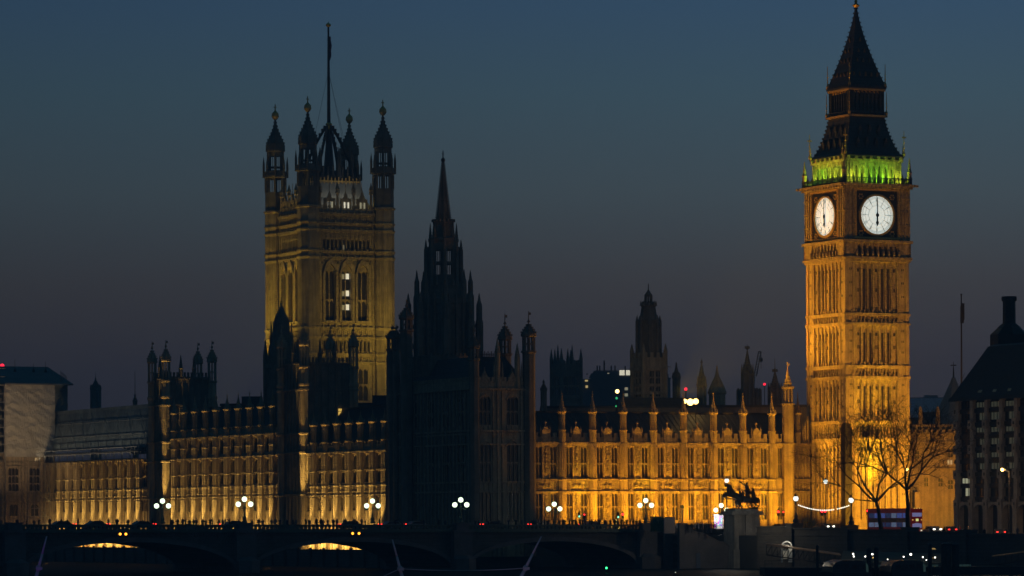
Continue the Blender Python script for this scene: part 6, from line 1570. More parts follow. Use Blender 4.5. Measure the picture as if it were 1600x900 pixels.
M['pier_stone'] = mat('buff_pier_stone', (.30, .27, .23), .85, .3, .6, .3, 2.0)
M['office_glass'] = mat('office_glass', (.012, .016, .018), .15, 0, spec=.6)
M['lit_pale2'] = mat('bright_office_pane', (.3, .3, .25), .5, 0, emit=(.85, .85, .55), es=.34)
chimney_house()
def flagpole():
    Y = 700; p = P(1502, 600, Y); T = thing('flagpole', 'tall bare flagpole with a furled flag left of the chimneyed office', 'flagpole', (p.x, p.y, 0), 0)
    z = lambda y: P(1502, y, Y).z; b = B(); b.tube((0, 0, STREET), (P(1502, 461, Y).x - p.x, 0, z(461)), .24, .12, 8); b.ball((P(1502, 461, Y).x - p.x, 0, z(460.5)), .2); b.build('pole', 'black_iron', T)
    b = B(); b.box(-.5, .15, -.1, .1, z(505), z(478)); b.box(-.3, .25, -.18, .02, z(500), z(474)); b.build('flag', 'bronze', T, (P(1502, 461, Y).x - p.x + .3, 0, 0))
flagpole()
# ================================================================ trees
def bare_tree(name, label, px, Y, top_y, seed, lean, spread, zb, fork, px_top=None):
    r = random.Random(seed); p = P(px, 825, Y); H = P(px, top_y, Y).z - zb
    T = thing(name, label, 'tree', (p.x, p.y, zb), 0)
    wood, tw = B(), B(); cnt = [0]
    def grow(pos, d, length, rad, depth):
        n = 3 if depth < 4 else 2; q = pos.copy(); dd = d.copy()
        for k in range(n):
            dd = (dd + Vector((r.uniform(-1, 1), r.uniform(-1, 1), r.uniform(-.5, .7))) * .20 + Vector((0, 0, .035))).normalized()
            e = q + dd * length / n; r1 = rad * (1 - .22 * (k + 1) / n); (wood if rad > .045 else tw).tube(q, e, max(rad * (1 - .22 * k / n), .014), max(r1, .012), 6 if rad > .09 else 3); cnt[0] += 1
            if depth >= 2 and r.random() < .5 and depth < 8:
                sd_ = dd.cross(Vector((r.uniform(-1, 1), r.uniform(-1, 1), r.uniform(-1, 1)))).normalized(); grow(e, (dd * .5 + sd_).normalized(), length * .55, r1 * .45, depth + 2)
            q = e
        if depth < 7 and length > .45:
            for s in range(2 if r.random() < .75 else 3):
                sd_ = dd.cross(Vector((r.uniform(-1, 1), r.uniform(-1, 1), r.uniform(-.6, .6)))).normalized()
                grow(q, (dd + sd_ * r.uniform(.35, .85) * spread + Vector((0, 0, -.25 if depth > 5 else .05))).normalized(), length * r.uniform(.70, .95), rad * r.uniform(.58, .74), depth + 1)
    q = Vector((0, 0, 0)); tb = B(); N = 6; zf = H * fork
    for k in range(N):
        e = Vector((lean * ((k + 1) / N) ** 1.5 + r.uniform(-.06, .06), r.uniform(-.06, .06), zf * (k + 1) / N)); tb.tube(q, e, .42 - .03 * k + (.18 if k == 0 else 0), .42 - .03 * (k + 1), 8); q = e
    tb.build('trunk', 'bark', T)
    for a, el in ((R(170), .75), (R(20), 1.0), (R(265), 1.25), (R(110), 1.1)): grow(q, Vector((math.cos(a), math.sin(a), el)).normalized(), H * .2, .2, 1)
    grow(q, Vector((-1, -.3, .12)).normalized(), H * .2, .13, 2) if seed == 4 else None
    wood.build('limbs', 'bark', T); tw.build('crown', 'twig', T)
bare_tree('bare_tree', 'bare tree with a low left limb before the clock tower foot', 1378, 612, 668, 4, -.9, .95, 5.2, .33)
bare_tree('bare_tree', 'taller bare tree whose trunk crosses the red bus', 1419, 606, 652, 9, -.15, 1.05, 5.1, .40)

# ================================================================ bus and cars
def bus():
    Y = 638; p = P(1433, 828, Y); zg = 5.65
    T = thing('double_decker_bus', 'red double decker bus with lit blue white windows behind the bare tree trunks', 'bus', (p.x, p.y, zg), R(38))
    L, w, h = 10.6, 1.27, 4.35; pr0 = random.Random(4)
    b = B(); b.box(-w, w, 0.05, L, .35, h - .12); b.box(-w + .12, w - .12, .2, L - .2, h - .12, h); b.build('body', 'bus_red', T)
    for z0, z1 in ((1.25, 2.0), (2.75, 3.55)):
        for k in range(7):
            y = .9 + k * 1.36; g = B(); g.box(-w - .02, -w + .02, y, y + 1.2, z0, z1); g.build('side_window', pr0.choice(('bus_window', 'bus_window', 'bus_window_dim', 'bus_window_low')) if z0 > 2 else pr0.choice(('bus_window_low', 'bus_window_dim')), T)
    g = B(); g.box(-w - .04, -w - .005, .8, L - .6, 2.02, 2.7); g.build('advert_panel', 'advert', T)
    g = B(); g.box(-w + .2, w - .2, -.02, .04, 2.95, 3.6); g.build('windscreen', 'bus_front', T)
    g = B(); g.ext([(-w + .2, 1.1), (w - .2, 1.1), (w - .25, 1.75), (0, 1.9), (-w + .25, 1.75)], -.03, .04); g.build('windscreen', 'bus_front', T)
    g = B(); g.box(-.28, .28, -.06, .0, 2.2, 2.6); g.build('route_display', 'route_amber', T)
    for x in (-1.0, 1.0): g = B(); g.box(x - .09, x + .09, -.06, .0, 2.32, 2.5); g.build('marker_lamp', 'lit_amber', T)
    for x in (-.95, .95): g = B(); g.box(x - .15, x + .15, -.06, 0, .55, .75); g.build('headlight', 'lit_white', T)
    for x in (-w + .05, w - .25):
        for y in (1.9, 7.9): q = B(); q.map = lambda a, b_, c, x=x, y=y: (x + c, y + a, .48 + b_); q.lathe(0, 0, [(.48, 0), (.48, .22)], 14); q.build('wheel', 'black_iron', T)
    for k in range(3): g = B(); g.box(-.7 + k * .6, -.55 + k * .6, -.05, .05, h - .08, h + .06); g.build('roof_lamp', 'lit_amber', T)
M['bus_red'] = mat('bus_red_paint', (.42, .02, .025), .35, .15, .5, emit=None, spec=.5)
M['bus_window'] = mat('lit_bus_window', (.2, .25, .4), .2, .8, 2.2, emit=(.16, .26, 1.0), es=.16)
M['bus_window_dim'] = mat('dim_bus_window', (.1, .12, .2), .2, .8, 2.2, emit=(.2, .3, .9), es=.05)
M['bus_window_low'] = mat('lit_bus_lower_window', (.2, .25, .4), .2, .8, 2.2, emit=(.45, .6, 1.0), es=.14)
M['bus_front'] = mat('lit_bus_windscreen', (.3, .3, .4), .2, 0, emit=(.40, .44, 1.0), es=.24)
M['advert'] = mat('bus_advert', (.14, .07, .045), .6, .7, 2.0)
M['route_amber'] = mat('route_display', (.4, .4, .1), .5, 0, emit=(.9, 1, .35), es=.7)
bus()
lamp('POINT', (P(1438, 815, 628).x, 628, 7.6), None, 130, (1, .9, .8), .3, name='headlamp_glow')
def car(label, x, Y, zg, rz, body, lights, group=None):
    p = P(x, 820, Y); T = thing('car', label, 'car', (p.x, p.y, zg), rz, group)
    prof = [(-2.1, .3), (-2.15, .75), (-1.95, .9), (-1.35, .95), (-.75, 1.42), (.75, 1.45), (1.4, 1.0), (2.05, .85), (2.12, .3)]
    b = B(); b.ext(prof, -.85, .85); b.build('body', body, T)
    for s in (-1, 1): g = B(); g.ext([(-1.2, .98), (-.7, 1.36), (.7, 1.38), (1.2, 1.0)], s * .86 - .01, s * .86 + .01); g.build('side_window', 'office_glass', T)
    for x_ in (-1.35, 1.35):
        for s in (-1, 1): q = B(); q.map = lambda a, c, d, x_=x_, s=s: (x_ + a, s * .78 + d * .2 - .1, .32 + c); q.lathe(0, 0, [(.32, 0), (.32, 1)], 12); q.build('wheel', 'black_iron', T)
    for s in (-.6, .6):
        g = B(); g.box(-2.2, -2.08, s - .16, s + .16, .86, 1.04); g.build('tail_light', 'tail_red' if lights == 'r' else 'headlamp', T)
M['tail_red'] = mat('tail_lamp', (.4, .02, .02), .4, 0, emit=(1, .04, .03), es=2.4)
M['headlamp'] = mat('head_lamp', (.8, .8, .7), .4, 0, emit=(1, .95, .75), es=6)
M['car_dark'] = mat('dark_car_paint', (.03, .03, .035), .3, .1, .5, spec=.6)
M['car_grey'] = mat('grey_car_paint', (.14, .14, .15), .3, .1, .5, spec=.6)
M['cab_black'] = mat('black_cab_paint', (.015, .015, .017), .25, .1, .5, spec=.6)
for x, dv, lab, m, rz in ((97, 10, 'dark car with red tail lamp on the bridge, leftmost, before the wrapped pavilion', 'car_dark', 180), (150, 9, 'black cab with bright red tail lamps on the bridge, before the far river range', 'cab_black', 180),
                     (222, 10, 'long dark car just left of the leftmost globe lamp', 'car_dark', 180), (365, 9, 'dark car with two red tail lamps left of the second globe lamp', 'car_dark', 0),
                     (548, 11, 'black cab just left of the globe lamp before the nearest river range', 'cab_black', 0), (612, 9, 'grey car with red tail lamps at the left edge of the black corner pavilion', 'car_grey', 0),
                     (650, 10, 'grey car left of the globe lamp before the black corner pavilion', 'car_grey', 0), (770, 10, 'dark car right of the globe lamp before the black corner pavilion', 'car_dark', 0),
                     (845, 12, 'black cab left of the globe lamp at the orange range', 'cab_black', 0), (925, 10, 'grey car on the bridge before the orange range, right of the traffic signals', 'car_grey', 0)):
    u = LU(x, VB + dv, 818); car(lab, x, W(u, VB + dv).y, ZT(u) - PAR, PHI + R(rz), m, 'r', 'cars crossing the bridge')
car('car with two white headlamps under the left red traffic signal', 1220, 678, 6.05, PHI + R(95), 'car_dark', 'w'); car('car with two white headlamps directly below the middle of the festoon', 1287, 672, 6.05, PHI + R(95), 'car_dark', 'w')
car('dark car with bright red tail lamps behind the wall, right of the bus', 1484, 640, 5.5, PHI + R(70), 'car_dark', 'r'); car('dark car with red tail lamp before the piers of the chimneyed office', 1563, 618, 5.1, PHI + R(60), 'car_dark', 'r')
car('grey car with dim lights right beside the red bus front', 1457, 640, 5.55, PHI + R(80), 'car_grey', 'w')

# ================================================================ street lamps, signals, festoon
M['sodium'] = mat('sodium_lamp', (.6, .4, .1), .4, 0, emit=(1, .55, .12), es=12)
def globe_post(name, label, x, y, Y, zb, r=.40, m='globe_w', arm=0.):
    p = P(x, y, Y); T = thing(name, label, 'street lamp', (p.x, p.y, zb)); h = p.z - zb
    q = B(); q.lathe(arm, 0, [(.22, 0), (.2, .8), (.09, 1.0), (.07, h - r)], 8)
    if arm: q.tube((arm, 0, h - r - .1), (0, 0, h + r * .6), .05, n=5)
    q.build('post', 'black_iron', T); g = B(); g.ball((0, 0, 0), r, 12, 8); o = smooth(g.build('globe', m, T, (0, 0, h))); g = B(); g.lathe(0, 0, [(r * .6, r * .8), (r * .5, r * 1.1), (.05, r * 1.6)], 8); g.build('cap', 'black_iron', o)
    return T
globe_post('tall_lamp_post', 'tall white globe lamp post rising behind the chariot statue horses', 1135.5, 751, 684, 6.0, .40)
globe_post('tall_lamp_post', 'tall white globe lamp post above the festoon lights', 1290, 752.5, 676, 6.0, .40)
globe_post('road_lamp', 'small amber road lamp glowing in the branches of the taller bare tree', 1417, 733.5, 640, 5.7, .22, 'sodium', .5)
globe_post('road_lamp', 'bright amber road lamp on a reddish column before the chimneyed office', 1566, 734, 612, 5.0, .25, 'sodium', 1.1)

lamp('POINT', P(1566, 734, 611), None, 1600, (1, .55, .2), .3, name='road_lamp_and_fill_light')
lamp('POINT', P(1417, 733.5, 639), None, 160, (1, .55, .2), .3, name='road_lamp_and_fill_light')
lamp('POINT', (P(1500, 790, 612).x, 612, 9.5), None, 700, (1, .6, .25), .3, name='road_lamp_and_fill_light')  # added amber fill for the office piers, no lamp post stands here
lamp('POINT', (P(1150, 815, 628).x, 634, 10.0), None, 900, (1, .85, .6), .3, name='added_plinth_fill')  # added fill light to brighten the plinth, no stair lamp stands here
def wall_lamp(label, x, y):
    v = LV(x, UE_, y); Y = W(UE_, v).y; zt_ = ZL(x, 822 if x < 1300 else 825, UE_, v); p = P(x, y, Y); T = thing('embankment_lamp', label, 'street lamp', (p.x, p.y, zt_), PHI, 'globe lamps on the embankment wall'); h = p.z - zt_
    q = B(); q.box(-.5, .5, -.5, .5, 0, .5); q.lathe(0, 0, [(.45, .5), (.5, .9), (.28, 1.3), (.34, 1.6), (.15, 2.1), (.10, 2.4), (.09, h - .6), (.2, h - .5), (.12, h - .4)], 8); q.build('column', 'black_iron', T)
    g = B(); g.ball((0, 0, 0), .44, 12, 8); o = smooth(g.build('globe', 'globe_w', T, (0, 0, h))); g = B(); g.lathe(0, 0, [(.3, .34), (.22, .5), (.1, .62), (.12, .75), (.02, .95)], 8); g.build('crown_cap', 'black_iron', o)
wall_lamp('white globe lamp on the embankment wall at the left end of the festoon', 1243.5, 779)
wall_lamp('white globe lamp on the embankment wall at the right end of the festoon', 1330, 781.5)
def festoon():
    va, vb = LV(1245, UE_, 786), LV(1329, UE_, 786); A, Bp = W(UE_, va), W(UE_, vb); A.z = P(1245, 787, A.y).z; Bp.z = P(1329, 788, Bp.y).z
    T = thing('festoon_lights', 'sagging string of small white festoon bulbs between the two embankment globe lamps', 'festoon lights', A); n = 29; q = B(); prev = None
    me = B(); me.ball((0, 0, -.1), .105, 8, 6); mb = me.mesh('bulb', 'bulb')
    for k in range(n + 1):
        t = k / n; c = A.lerp(Bp, t) - A; c.z -= .92 * 4 * t * (1 - t)
        if prev: q.tube(prev, c, .02, n=3)
        if k not in (0, 21, n): link('bulb', mb, T, c)
        prev = c
    q.build('cable', 'black_iron', T)
M['bulb'] = mat('festoon_bulb', (.8, .8, .75), .4, 0, emit=(1, .98, .82), es=2.2)
festoon()
def signal(label, x, y, Y, zb, lens, red=True):
    p = P(x, y, Y); T = thing('traffic_signal', label, 'traffic light', (p.x, p.y, zb)); h = p.z - zb
    q = B(); q.tube((0, .1, 0), (0, .1, h + .6), .06, n=6); q.build('post', 'black_iron', T); q = B(); q.box(-.22, .22, -.1, .2, h - .75, h + .3); 
    for k in range(3): q.box(-.16, .16, -.28, -.1, h + .14 - k * .34, h + .18 - k * .34)
    q.build('head', 'black_iron', T); g = B(); g.ball((0, -.13, h if red else h - .55), .17, 10, 6); smooth(g.build('lens', lens, T))
M['sig_red'] = mat('red_signal', (.5, .02, .02), .4, 0, emit=(1, .015, .02), es=9); M['sig_teal'] = mat('green_signal', (.1, .4, .35), .4, 0, emit=(.25, .95, .75), es=2.2)
for a in (('red traffic signal left of the left embankment globe lamp', 1216, 799.5, 676, 6, 'sig_red'), ('dim second red traffic signal just right of the first, left of the festoon', 1224, 800, 690, 6, 'tail_red'), ('left lens of the twin red traffic signals below the festoon', 1284, 799, 670, 6, 'sig_red'), ('right lens of the twin red traffic signals below the festoon', 1289, 799, 672, 6, 'sig_red'),
          ('small red traffic signal right of the right embankment globe lamp', 1355.5, 798, 650, 5.8, 'sig_red'), ('dim red traffic signal at the second window bay of the orange range', 913, 804, 668, 6, 'tail_red'), ('bright red traffic signal right of the little lit tree', 973, 803.5, 668, 6, 'sig_red')): signal(*a)
for a in (('blue green traffic signal at the second window bay of the orange range', 905, 802, 668, 6, 'sig_teal', False), ('blue green traffic signal above the little lit tree', 966, 803, 668, 6, 'sig_teal', False)): signal(*a)

# ================================================================ bridge-end booth, hoarding, stall, lit tree
def booths():
    def base(x, Y, zb): p = P(x, 820, Y); return (p.x, p.y, zb)
    T = thing('green_booth', 'green painted booth with a pale leafy emblem at the bridge end', 'booth', base(1028.5, 646, 6.3), PHI * .4); z = lambda y: P(1028, y, 646).z - 6.3
    b = B(); b.box(-.9, .9, 0, 2, 0, z(808)); b.build('body', 'booth_green', T); q = B(); q.box(-1.0, 1.0, -.1, 2.1, z(808), z(807)); q.build('roof', 'booth_green', T)
    q = B(); zc = z(814)
    for k in range(7): a = math.pi * k / 6; q.ext([(.1 * math.cos(a) - .04, zc), (.45 * math.cos(a), zc + .35 * math.sin(a) + .1), (.1 * math.cos(a) + .04, zc + .05)], -.03, -.005)
    q.box(-.05, .05, -.03, -.005, zc - .4, zc); q.build('emblem', 'emblem', T)
    T = thing('hoarding', 'plain greyish pink site hoarding right of the green booth', 'hoarding', base(1046.5, 644, 6.0), PHI * .3); z = lambda y: P(1046, y, 644).z - 6
    b = B(); b.box(-.92, .92, 0, .9, 0, z(808)); b.build('panel', 'hoarding', T); b = B(); b.box(-.95, .95, -.04, 0, z(808) - .12, z(808)); b.box(-.95, -.85, -.04, 0, 0, z(808) - .13); b.build('frame', 'hoarding', T)
    T = thing('souvenir_stall', 'brightly lit souvenir stall crowded with coloured goods beside the statue plinth', 'stall', base(1123, 662, 6.0), 0); z = lambda y: P(1123, y, 662).z - 6
    b = B(); b.box(-.75, .75, .3, 1.6, 0, .9); b.box(-.78, -.7, .2, 1.6, .9, z(805)); b.box(.7, .78, .2, 1.6, .9, z(805)); b.box(-.7, .7, 1.5, 1.6, .9, z(805)); b.build('counter', 'steel', T); b = B(); b.box(-1.0, 1.0, -.3, 1.7, z(805), z(804)); b.build('awning', 'steel', T)
    r = random.Random(2); gs = [B() for _ in range(5)]
    for i in range(5):
        for j in range(9):
            g = gs[r.randrange(5)]; x = -.65 + i * .27; zz = .9 + j * (z(805) - 1.1) / 9; g.box(x, x + .22, 1.36, 1.46, zz, zz + .17)
    for i, c in enumerate(((1, .15, .9), (.55, .3, 1), (1, 1, 1), (1, .9, .5), (.3, .9, .8))):
        gs[i].build('goods', mat('goods', c, .6, 0), T)
    lamp('POINT', (P(1123, 808, 661).x, 661.2, P(1123, 808, 661).z), None, 320, (1, .95, .95), .25, name='stall_lamp')
    T = thing('lit_tree', 'little tree wrapped in amber fairy lights at the roadside, below the blue green signal', 'tree', base(962, 668, 6.0)); b = B(); b.tube((0, 0, 0), (0, 0, 1.2), .09, .06); b.build('trunk', 'bark', T)
    r = random.Random(5); b, l = B(), B()
    for k in range(70):
        h = r.random(); a = r.uniform(0, 6.28); rr = (1.0 * (1 - h) + .12) * r.uniform(.5, 1); c = (rr * math.cos(a), rr * math.sin(a), .5 + 1.9 * h); b.tube((0, 0, .6 + 1.5 * h), c, .02, n=3)
        if k % 2 == 0: l.ball(c, .07, 6, 4)
    b.build('crown', 'twig', T); l.build('fairy_lights', 'sodium_soft', T)
    T = thing('roundel_post', 'dark post with a round sign head behind the crowd at the bridge end', 'sign', base(1066, 664, 6.0)); z = lambda y: P(1066, y, 664).z - 6
    b = B(); b.box(-.14, .14, -.1, .1, 0, z(796)); b.build('post', 'green_paint', T); b = B(); b.map = lambda x, y, q: (x, q, y + z(792)); b.lathe(0, 0, [(.34, -.08), (.34, .08)], 16); b.box(-.45, .45, -.07, -.06, -.1, .1) ; b.build('roundel', 'green_paint', T)
M['booth_green'] = mat('booth_green_paint', (.03, .10, .045), .5, .2, 1.0); M['emblem'] = mat('pale_emblem', (.30, .32, .16), .6, 0); M['hoarding'] = mat('hoarding_paint', (.22, .19, .19), .7, .15, 1.0)
M['sodium_soft'] = mat('fairy_bulb', (.6, .45, .1), .5, 0, emit=(1, .66, .1), es=1.1)
booths()

# ================================================================ people
def person_mesh(kind):
    sk = mat('skin_tone', (.30, .19, .14), .7, 0) if 'skin' not in M else M['skin']; M['skin'] = sk
    V = [(0, 0, .92), (0, 0, 1.12), (0, 0, 1.36), (0, .01, 1.47), (0, 0, 1.56), (0, -.01, 1.66), (-.17, 0, 1.38), (.17, 0, 1.38)]
    Ed = [(0, 1), (1, 2), (2, 3), (3, 4), (4, 5), (2, 6), (2, 7)]; Rr = [.15, .14, .15, .06, .095, .085, .075, .075]
    arms = {0: ((-.24, .02, 1.12), (-.22, -.06, .88), (.24, .02, 1.12), (.22, -.06, .88)), 1: ((-.25, -.02, 1.12), (-.12, -.22, 1.28), (.24, .03, 1.12), (.23, -.03, .88)), 2: ((-.26, -.1, 1.25), (-.1, -.28, 1.5), (.26, -.1, 1.25), (.1, -.28, 1.5)),
            3: ((-.24, .08, 1.12), (-.24, .02, .88), (.25, -.08, 1.12), (.22, -.2, .95)), 4: ((-.25, 0, 1.13), (-.05, -.2, 1.1), (.25, 0, 1.13), (.05, -.2, 1.12))}[kind]
    legs = {0: ((-.09, 0, .48), (-.1, 0, .04), (.09, 0, .48), (.1, 0, .04)), 1: ((-.09, 0, .48), (-.1, .02, .04), (.1, -.02, .48), (.12, 0, .04)), 2: ((-.1, 0, .48), (-.14, 0, .04), (.1, 0, .48), (.14, 0, .04)),
            3: ((-.09, -.14, .5), (-.09, -.22, .06), (.09, .1, .48), (.09, .3, .1)), 4: ((-.09, 0, .48), (-.1, .03, .04), (.09, 0, .48), (.1, -.03, .04))}[kind]
    for i, (s, e, h) in enumerate(((6, arms[0], arms[1]), (7, arms[2], arms[3]))): n = len(V); V += [e, h]; Ed += [(s, n), (n, n + 1)]; Rr += [.055, .045]
    for i, (k, f) in enumerate(((legs[0], legs[1]), (legs[2], legs[3]))): n = len(V); V += [(k[0], 0, .85), k, f, (f[0], f[1] - .13, .03)]; Ed += [(0, n), (n, n + 1), (n + 1, n + 2), (n + 2, n + 3)]; Rr += [.10, .075, .05, .04]
    return V, Ed, Rr
def make_person(kind, coat, low):
    V, Ed, Rr = person_mesh(kind)
    def fm(c): return 3 if c.z > 1.60 and c.y > -.06 or c.z > 1.69 else (2 if c.z > 1.47 else (0 if c.z > .80 else 1))
    return skin_mesh('person', V, Ed, Rr, [coat, low, 'skin', 'hair'], fm, 1)
M['hair'] = mat('dark_hair', (.02, .016, .012), .8, 0)
for nm, c in (('coat_black', (.018, .018, .022)), ('coat_navy', (.02, .025, .05)), ('coat_red', (.22, .03, .03)), ('coat_grey', (.10, .10, .11)), ('coat_pale', (.30, .29, .27)), ('jeans', (.03, .04, .07))): M[nm] = mat(nm, c, .9, .2, 3.0)
PM = {}
for k, c in ((0, 'coat_black'), (1, 'coat_navy'), (2, 'coat_black'), (3, 'coat_grey'), (4, 'coat_black'), (0, 'coat_pale'), (3, 'coat_red'), (1, 'coat_grey')): PM[(k, c)] = make_person(k, c, 'jeans' if k % 2 else 'coat_black')
POSE = {0: 'standing with arms down', 1: 'standing with one hand raised', 2: 'holding up a phone', 3: 'walking', 4: 'standing with hands together'}
CO = {'coat_black': 'black coat', 'coat_navy': 'navy coat', 'coat_grey': 'grey coat', 'coat_pale': 'pale coat', 'coat_red': 'red coat'}
def put_person(k, c, loc, rz, label, group, s=1.0):
    o = link('person', PM[(k, c)], None, loc, rz); o.scale = (s, s, s); return tag(o, label, 'person', group)
pr = random.Random(31)
zones = [(0, 130, 9, 'before the wrapped pavilion'), (138, 245, 8, 'before the far river range'), (262, 374, 18, 'between the two leftmost globe lamps'), (390, 470, 9, 'right of the globe lamp by the left dark tower'), (474, 574, 14, 'before the nearest lit river range'), (590, 708, 7, 'before the black pavilion left half'), (732, 825, 7, 'before the black pavilion right half'),
         (828, 860, 8, 'before the left end of the orange range'), (872, 950, 17, 'left of the little lit tree'), (952, 1004, 10, 'between the little lit tree and the green booth')]
for x0, x1, n, where in zones:
    for i in range(n):
        x = x0 + (x1 - x0) * (i + pr.uniform(.1, .9)) / n; v = VB + pr.choice((1.2, 1.8, 2.6, 3.2, 22.5, 24.0) if x < 830 else (1.2, 2.0, 3.0, 3.4)); u = LU(x, v, 812)
        k, c = pr.choice([q for q in PM if q[1] in ('coat_black', 'coat_navy', 'coat_grey')]); s = pr.uniform(.95, 1.1)
        put_person(k, c, W(u, v, ZT(u) - PAR + .12), pr.uniform(0, 6.28), 'dark silhouetted pedestrian on the bridge, ' + where, 'pedestrians on the bridge', s)
for i in range(22):
    x = 1057 + i * 2.9 + pr.uniform(-1, 1); Y = pr.uniform(646, 664); k, c = pr.choice(list(PM)); p = P(x, 830, Y)
    put_person(k, c, (p.x, p.y, 6.02), pr.uniform(0, 6.28), '%s person in the crowd left of the stall, %s' % (CO[c].split()[0] + ' coated', POSE[k]), 'crowd at the bridge end', pr.uniform(.95, 1.08))
for x, Y, k, c, w_ in ((1455, 606, 4, 'coat_black', 'just right of the bus front, dark against street lights'), (1475, 604, 0, 'coat_black', 'left of the red tail lamps'), (1500, 622, 3, 'coat_red', 'at the left pier of the chimneyed office'), (1513, 618, 1, 'coat_grey', 'at the notice post before the office'), (1538, 586, 0, 'coat_black', 'large and dark behind the wall'), (1573, 583, 1, 'coat_navy', 'leaning with a lit phone near the amber lamp post'), (1590, 600, 3, 'coat_grey', 'at the right edge behind the wall')):
    v_ = UV(x, Y)[1]; put_person(k, c, (P(x, 830, Y).x, Y, STREET - 1.4 * max(0, -30 - v_) / 110 + .02), pr.uniform(0, 6.28), '%s coated person %s' % (CO[c].split()[0], w_), 'people on the embankment')
# ================================================================ the pier below the embankment
def pier():
    Y = 565; X = lambda x: P(x, 850, Y).x; z = lambda y: P(1350, y, Y).z
    T = thing('pontoon', 'low dark floating pontoon below the embankment wall', 'pontoon', (X(1400), Y, 0)); o = X(1400)
    b = B(); b.box(X(1192) - o, X(1620) - o, -4, 8, -.6, 1.0); b.build('hull', 'black_iron', T); b = B(); b.box(X(1192) - o, X(1620) - o, -4.1, 8.1, 1.0, 1.15); b.build('deck', 'wood', T)
    b = B()
    for k in range(40): x = X(1192) - o + k * 1.03; b.tube((x, -4, 1.15), (x, -4, 2.2), .03, n=4)
    for zz in (1.7, 2.2): b.tube((X(1192) - o, -4, zz), (X(1310) - o, -4, zz), .03, n=4)
    b.build('railing', 'black_iron', T)
    T = thing('gangway', 'long sloping covered gangway with a brown roof going down to the pier', 'gangway', P(1197, 851, Y + 1)); o = P(1197, 851, Y + 1)
    e = P(1313, 868, Y + 1) - o
    b = B(); b.add([(0, -1.1, .1), (e.x, -1.1, e.z + .1), (e.x, 1.3, e.z + .35), (0, 1.3, .35), (0, -1.1, -.12), (e.x, -1.1, e.z), (e.x, 1.3, e.z + .1), (0, 1.3, .1)], [(0, 1, 2, 3), (7, 6, 5, 4), (0, 4, 5, 1), (3, 2, 6, 7), (0, 3, 7, 4), (1, 5, 6, 2)]); b.build('roof', 'gang_roof', T)
    b = B(); n = 14
    for k in range(n):
        x0, x1 = e.x * k / n, e.x * (k + 1) / n; z0, z1 = e.z * k / n, e.z * (k + 1) / n; b.tube((x0, -1, z0 - 1.5), (x1, -1, z1), .05, n=4); b.tube((x0, -1, z0), (x0, -1, z0 - 1.5), .05, n=4)
    b.tube((0, -1, -1.5), (e.x, -1, e.z - 1.5), .1, n=5); b.build('truss', 'black_iron', T)
    lamp('SPOT', o + Vector((5, -6, 6.5)), o + e * .5, 420, (1, .75, .5), .2, spot=95, blend=1, name='pier_floodlight')
    T = thing('arched_kiosk', 'small white arch roofed kiosk lit from inside, half behind the gangway', 'kiosk', P(1229, 868, Y + 4)); p = P(1229, 868, Y + 4); zk = lambda y: P(1229, y, Y + 4).z - p.z
    pts = [(.78 * math.cos(math.pi * k / 12), zk(853) + .72 * math.sin(math.pi * k / 12)) for k in range(13)]
    b = B(); b.strip(pts, [(x * .8, zk(853) + (q - zk(853)) * .78) for x, q in pts], -.8, .8); b.box(-.78, -.62, -.8, .8, -1, zk(853)); b.box(.3, .78, -.8, .8, -1, zk(853)); b.build('shell', 'kiosk_white', T)
    b = B(); b.box(-.5, .3, .5, .55, -.5, zk(850)); b.build('back_panel', 'kiosk_white', T); b = B(); b.box(-.35, .15, -.2, .3, zk(856), zk(851)); b.build('booth_window', 'office_glass', T)
    lamp('POINT', p + Vector((.2, -1.7, zk(847))), None, 34, (1, .95, .8), .2, name='kiosk_lamp')
    # shelter with lamps
    T = thing('pier_shelter', 'long low pier shelter with dull olive canopy and glazed sides', 'shelter', (X(1400), Y + 2, 1.15)); o = X(1400); zz = lambda y: z(y) - 1.15
    b = B(); b.add([(X(1312) - o, -2.5, zz(877)), (X(1486) - o, -2.5, zz(879)), (X(1478) - o, 3, zz(866)), (X(1322) - o, 3, zz(861)), (X(1312) - o, -2.5, zz(878.5)), (X(1486) - o, -2.5, zz(880.5)), (X(1478) - o, 3, zz(868)), (X(1322) - o, 3, zz(863))], [(0, 1, 2, 3), (7, 6, 5, 4), (0, 4, 5, 1), (2, 6, 7, 3), (1, 5, 6, 2), (0, 3, 7, 4)]); b.build('canopy', 'olive_canopy', T)
    b = B()
    for k in range(12): x = X(1316 + k * 15) - o; b.box(x - .06, x + .06, -2.2, -2.08, 0, zz(881))
    b.build('post', 'black_iron', T)
    for xa, xb in ((1370, 1388), (1442, 1452), (1456, 1470), (1497, 1520)): g = B(); g.box(X(xa) - o, X(xb) - o, .5, .56, 0, zz(883)); g.build('glazed_side', 'teal_glass', T)
    labs = ['leftmost upper', 'leftmost lower', 'second small', 'upper amber white', 'lower amber', 'single left of the second boat', 'brightest', 'right of the brightest', 'tiny low', 'right hand', 'low right', 'far right', 'green white far left one', 'second far left']
    pts = [(1333, 865.5, 1.4), (1334, 869.5, 1.1), (1352, 869.5, 1.1), (1363, 865.8, 1.4), (1364, 871.5, .9), (1387, 874, .8), (1423, 866.2, 1.7), (1412, 870, 1.1), (1447.5, 875, .9), (1442, 870.5, 1.1), (1461, 871, 1.1), (1498, 875.5, .8)]
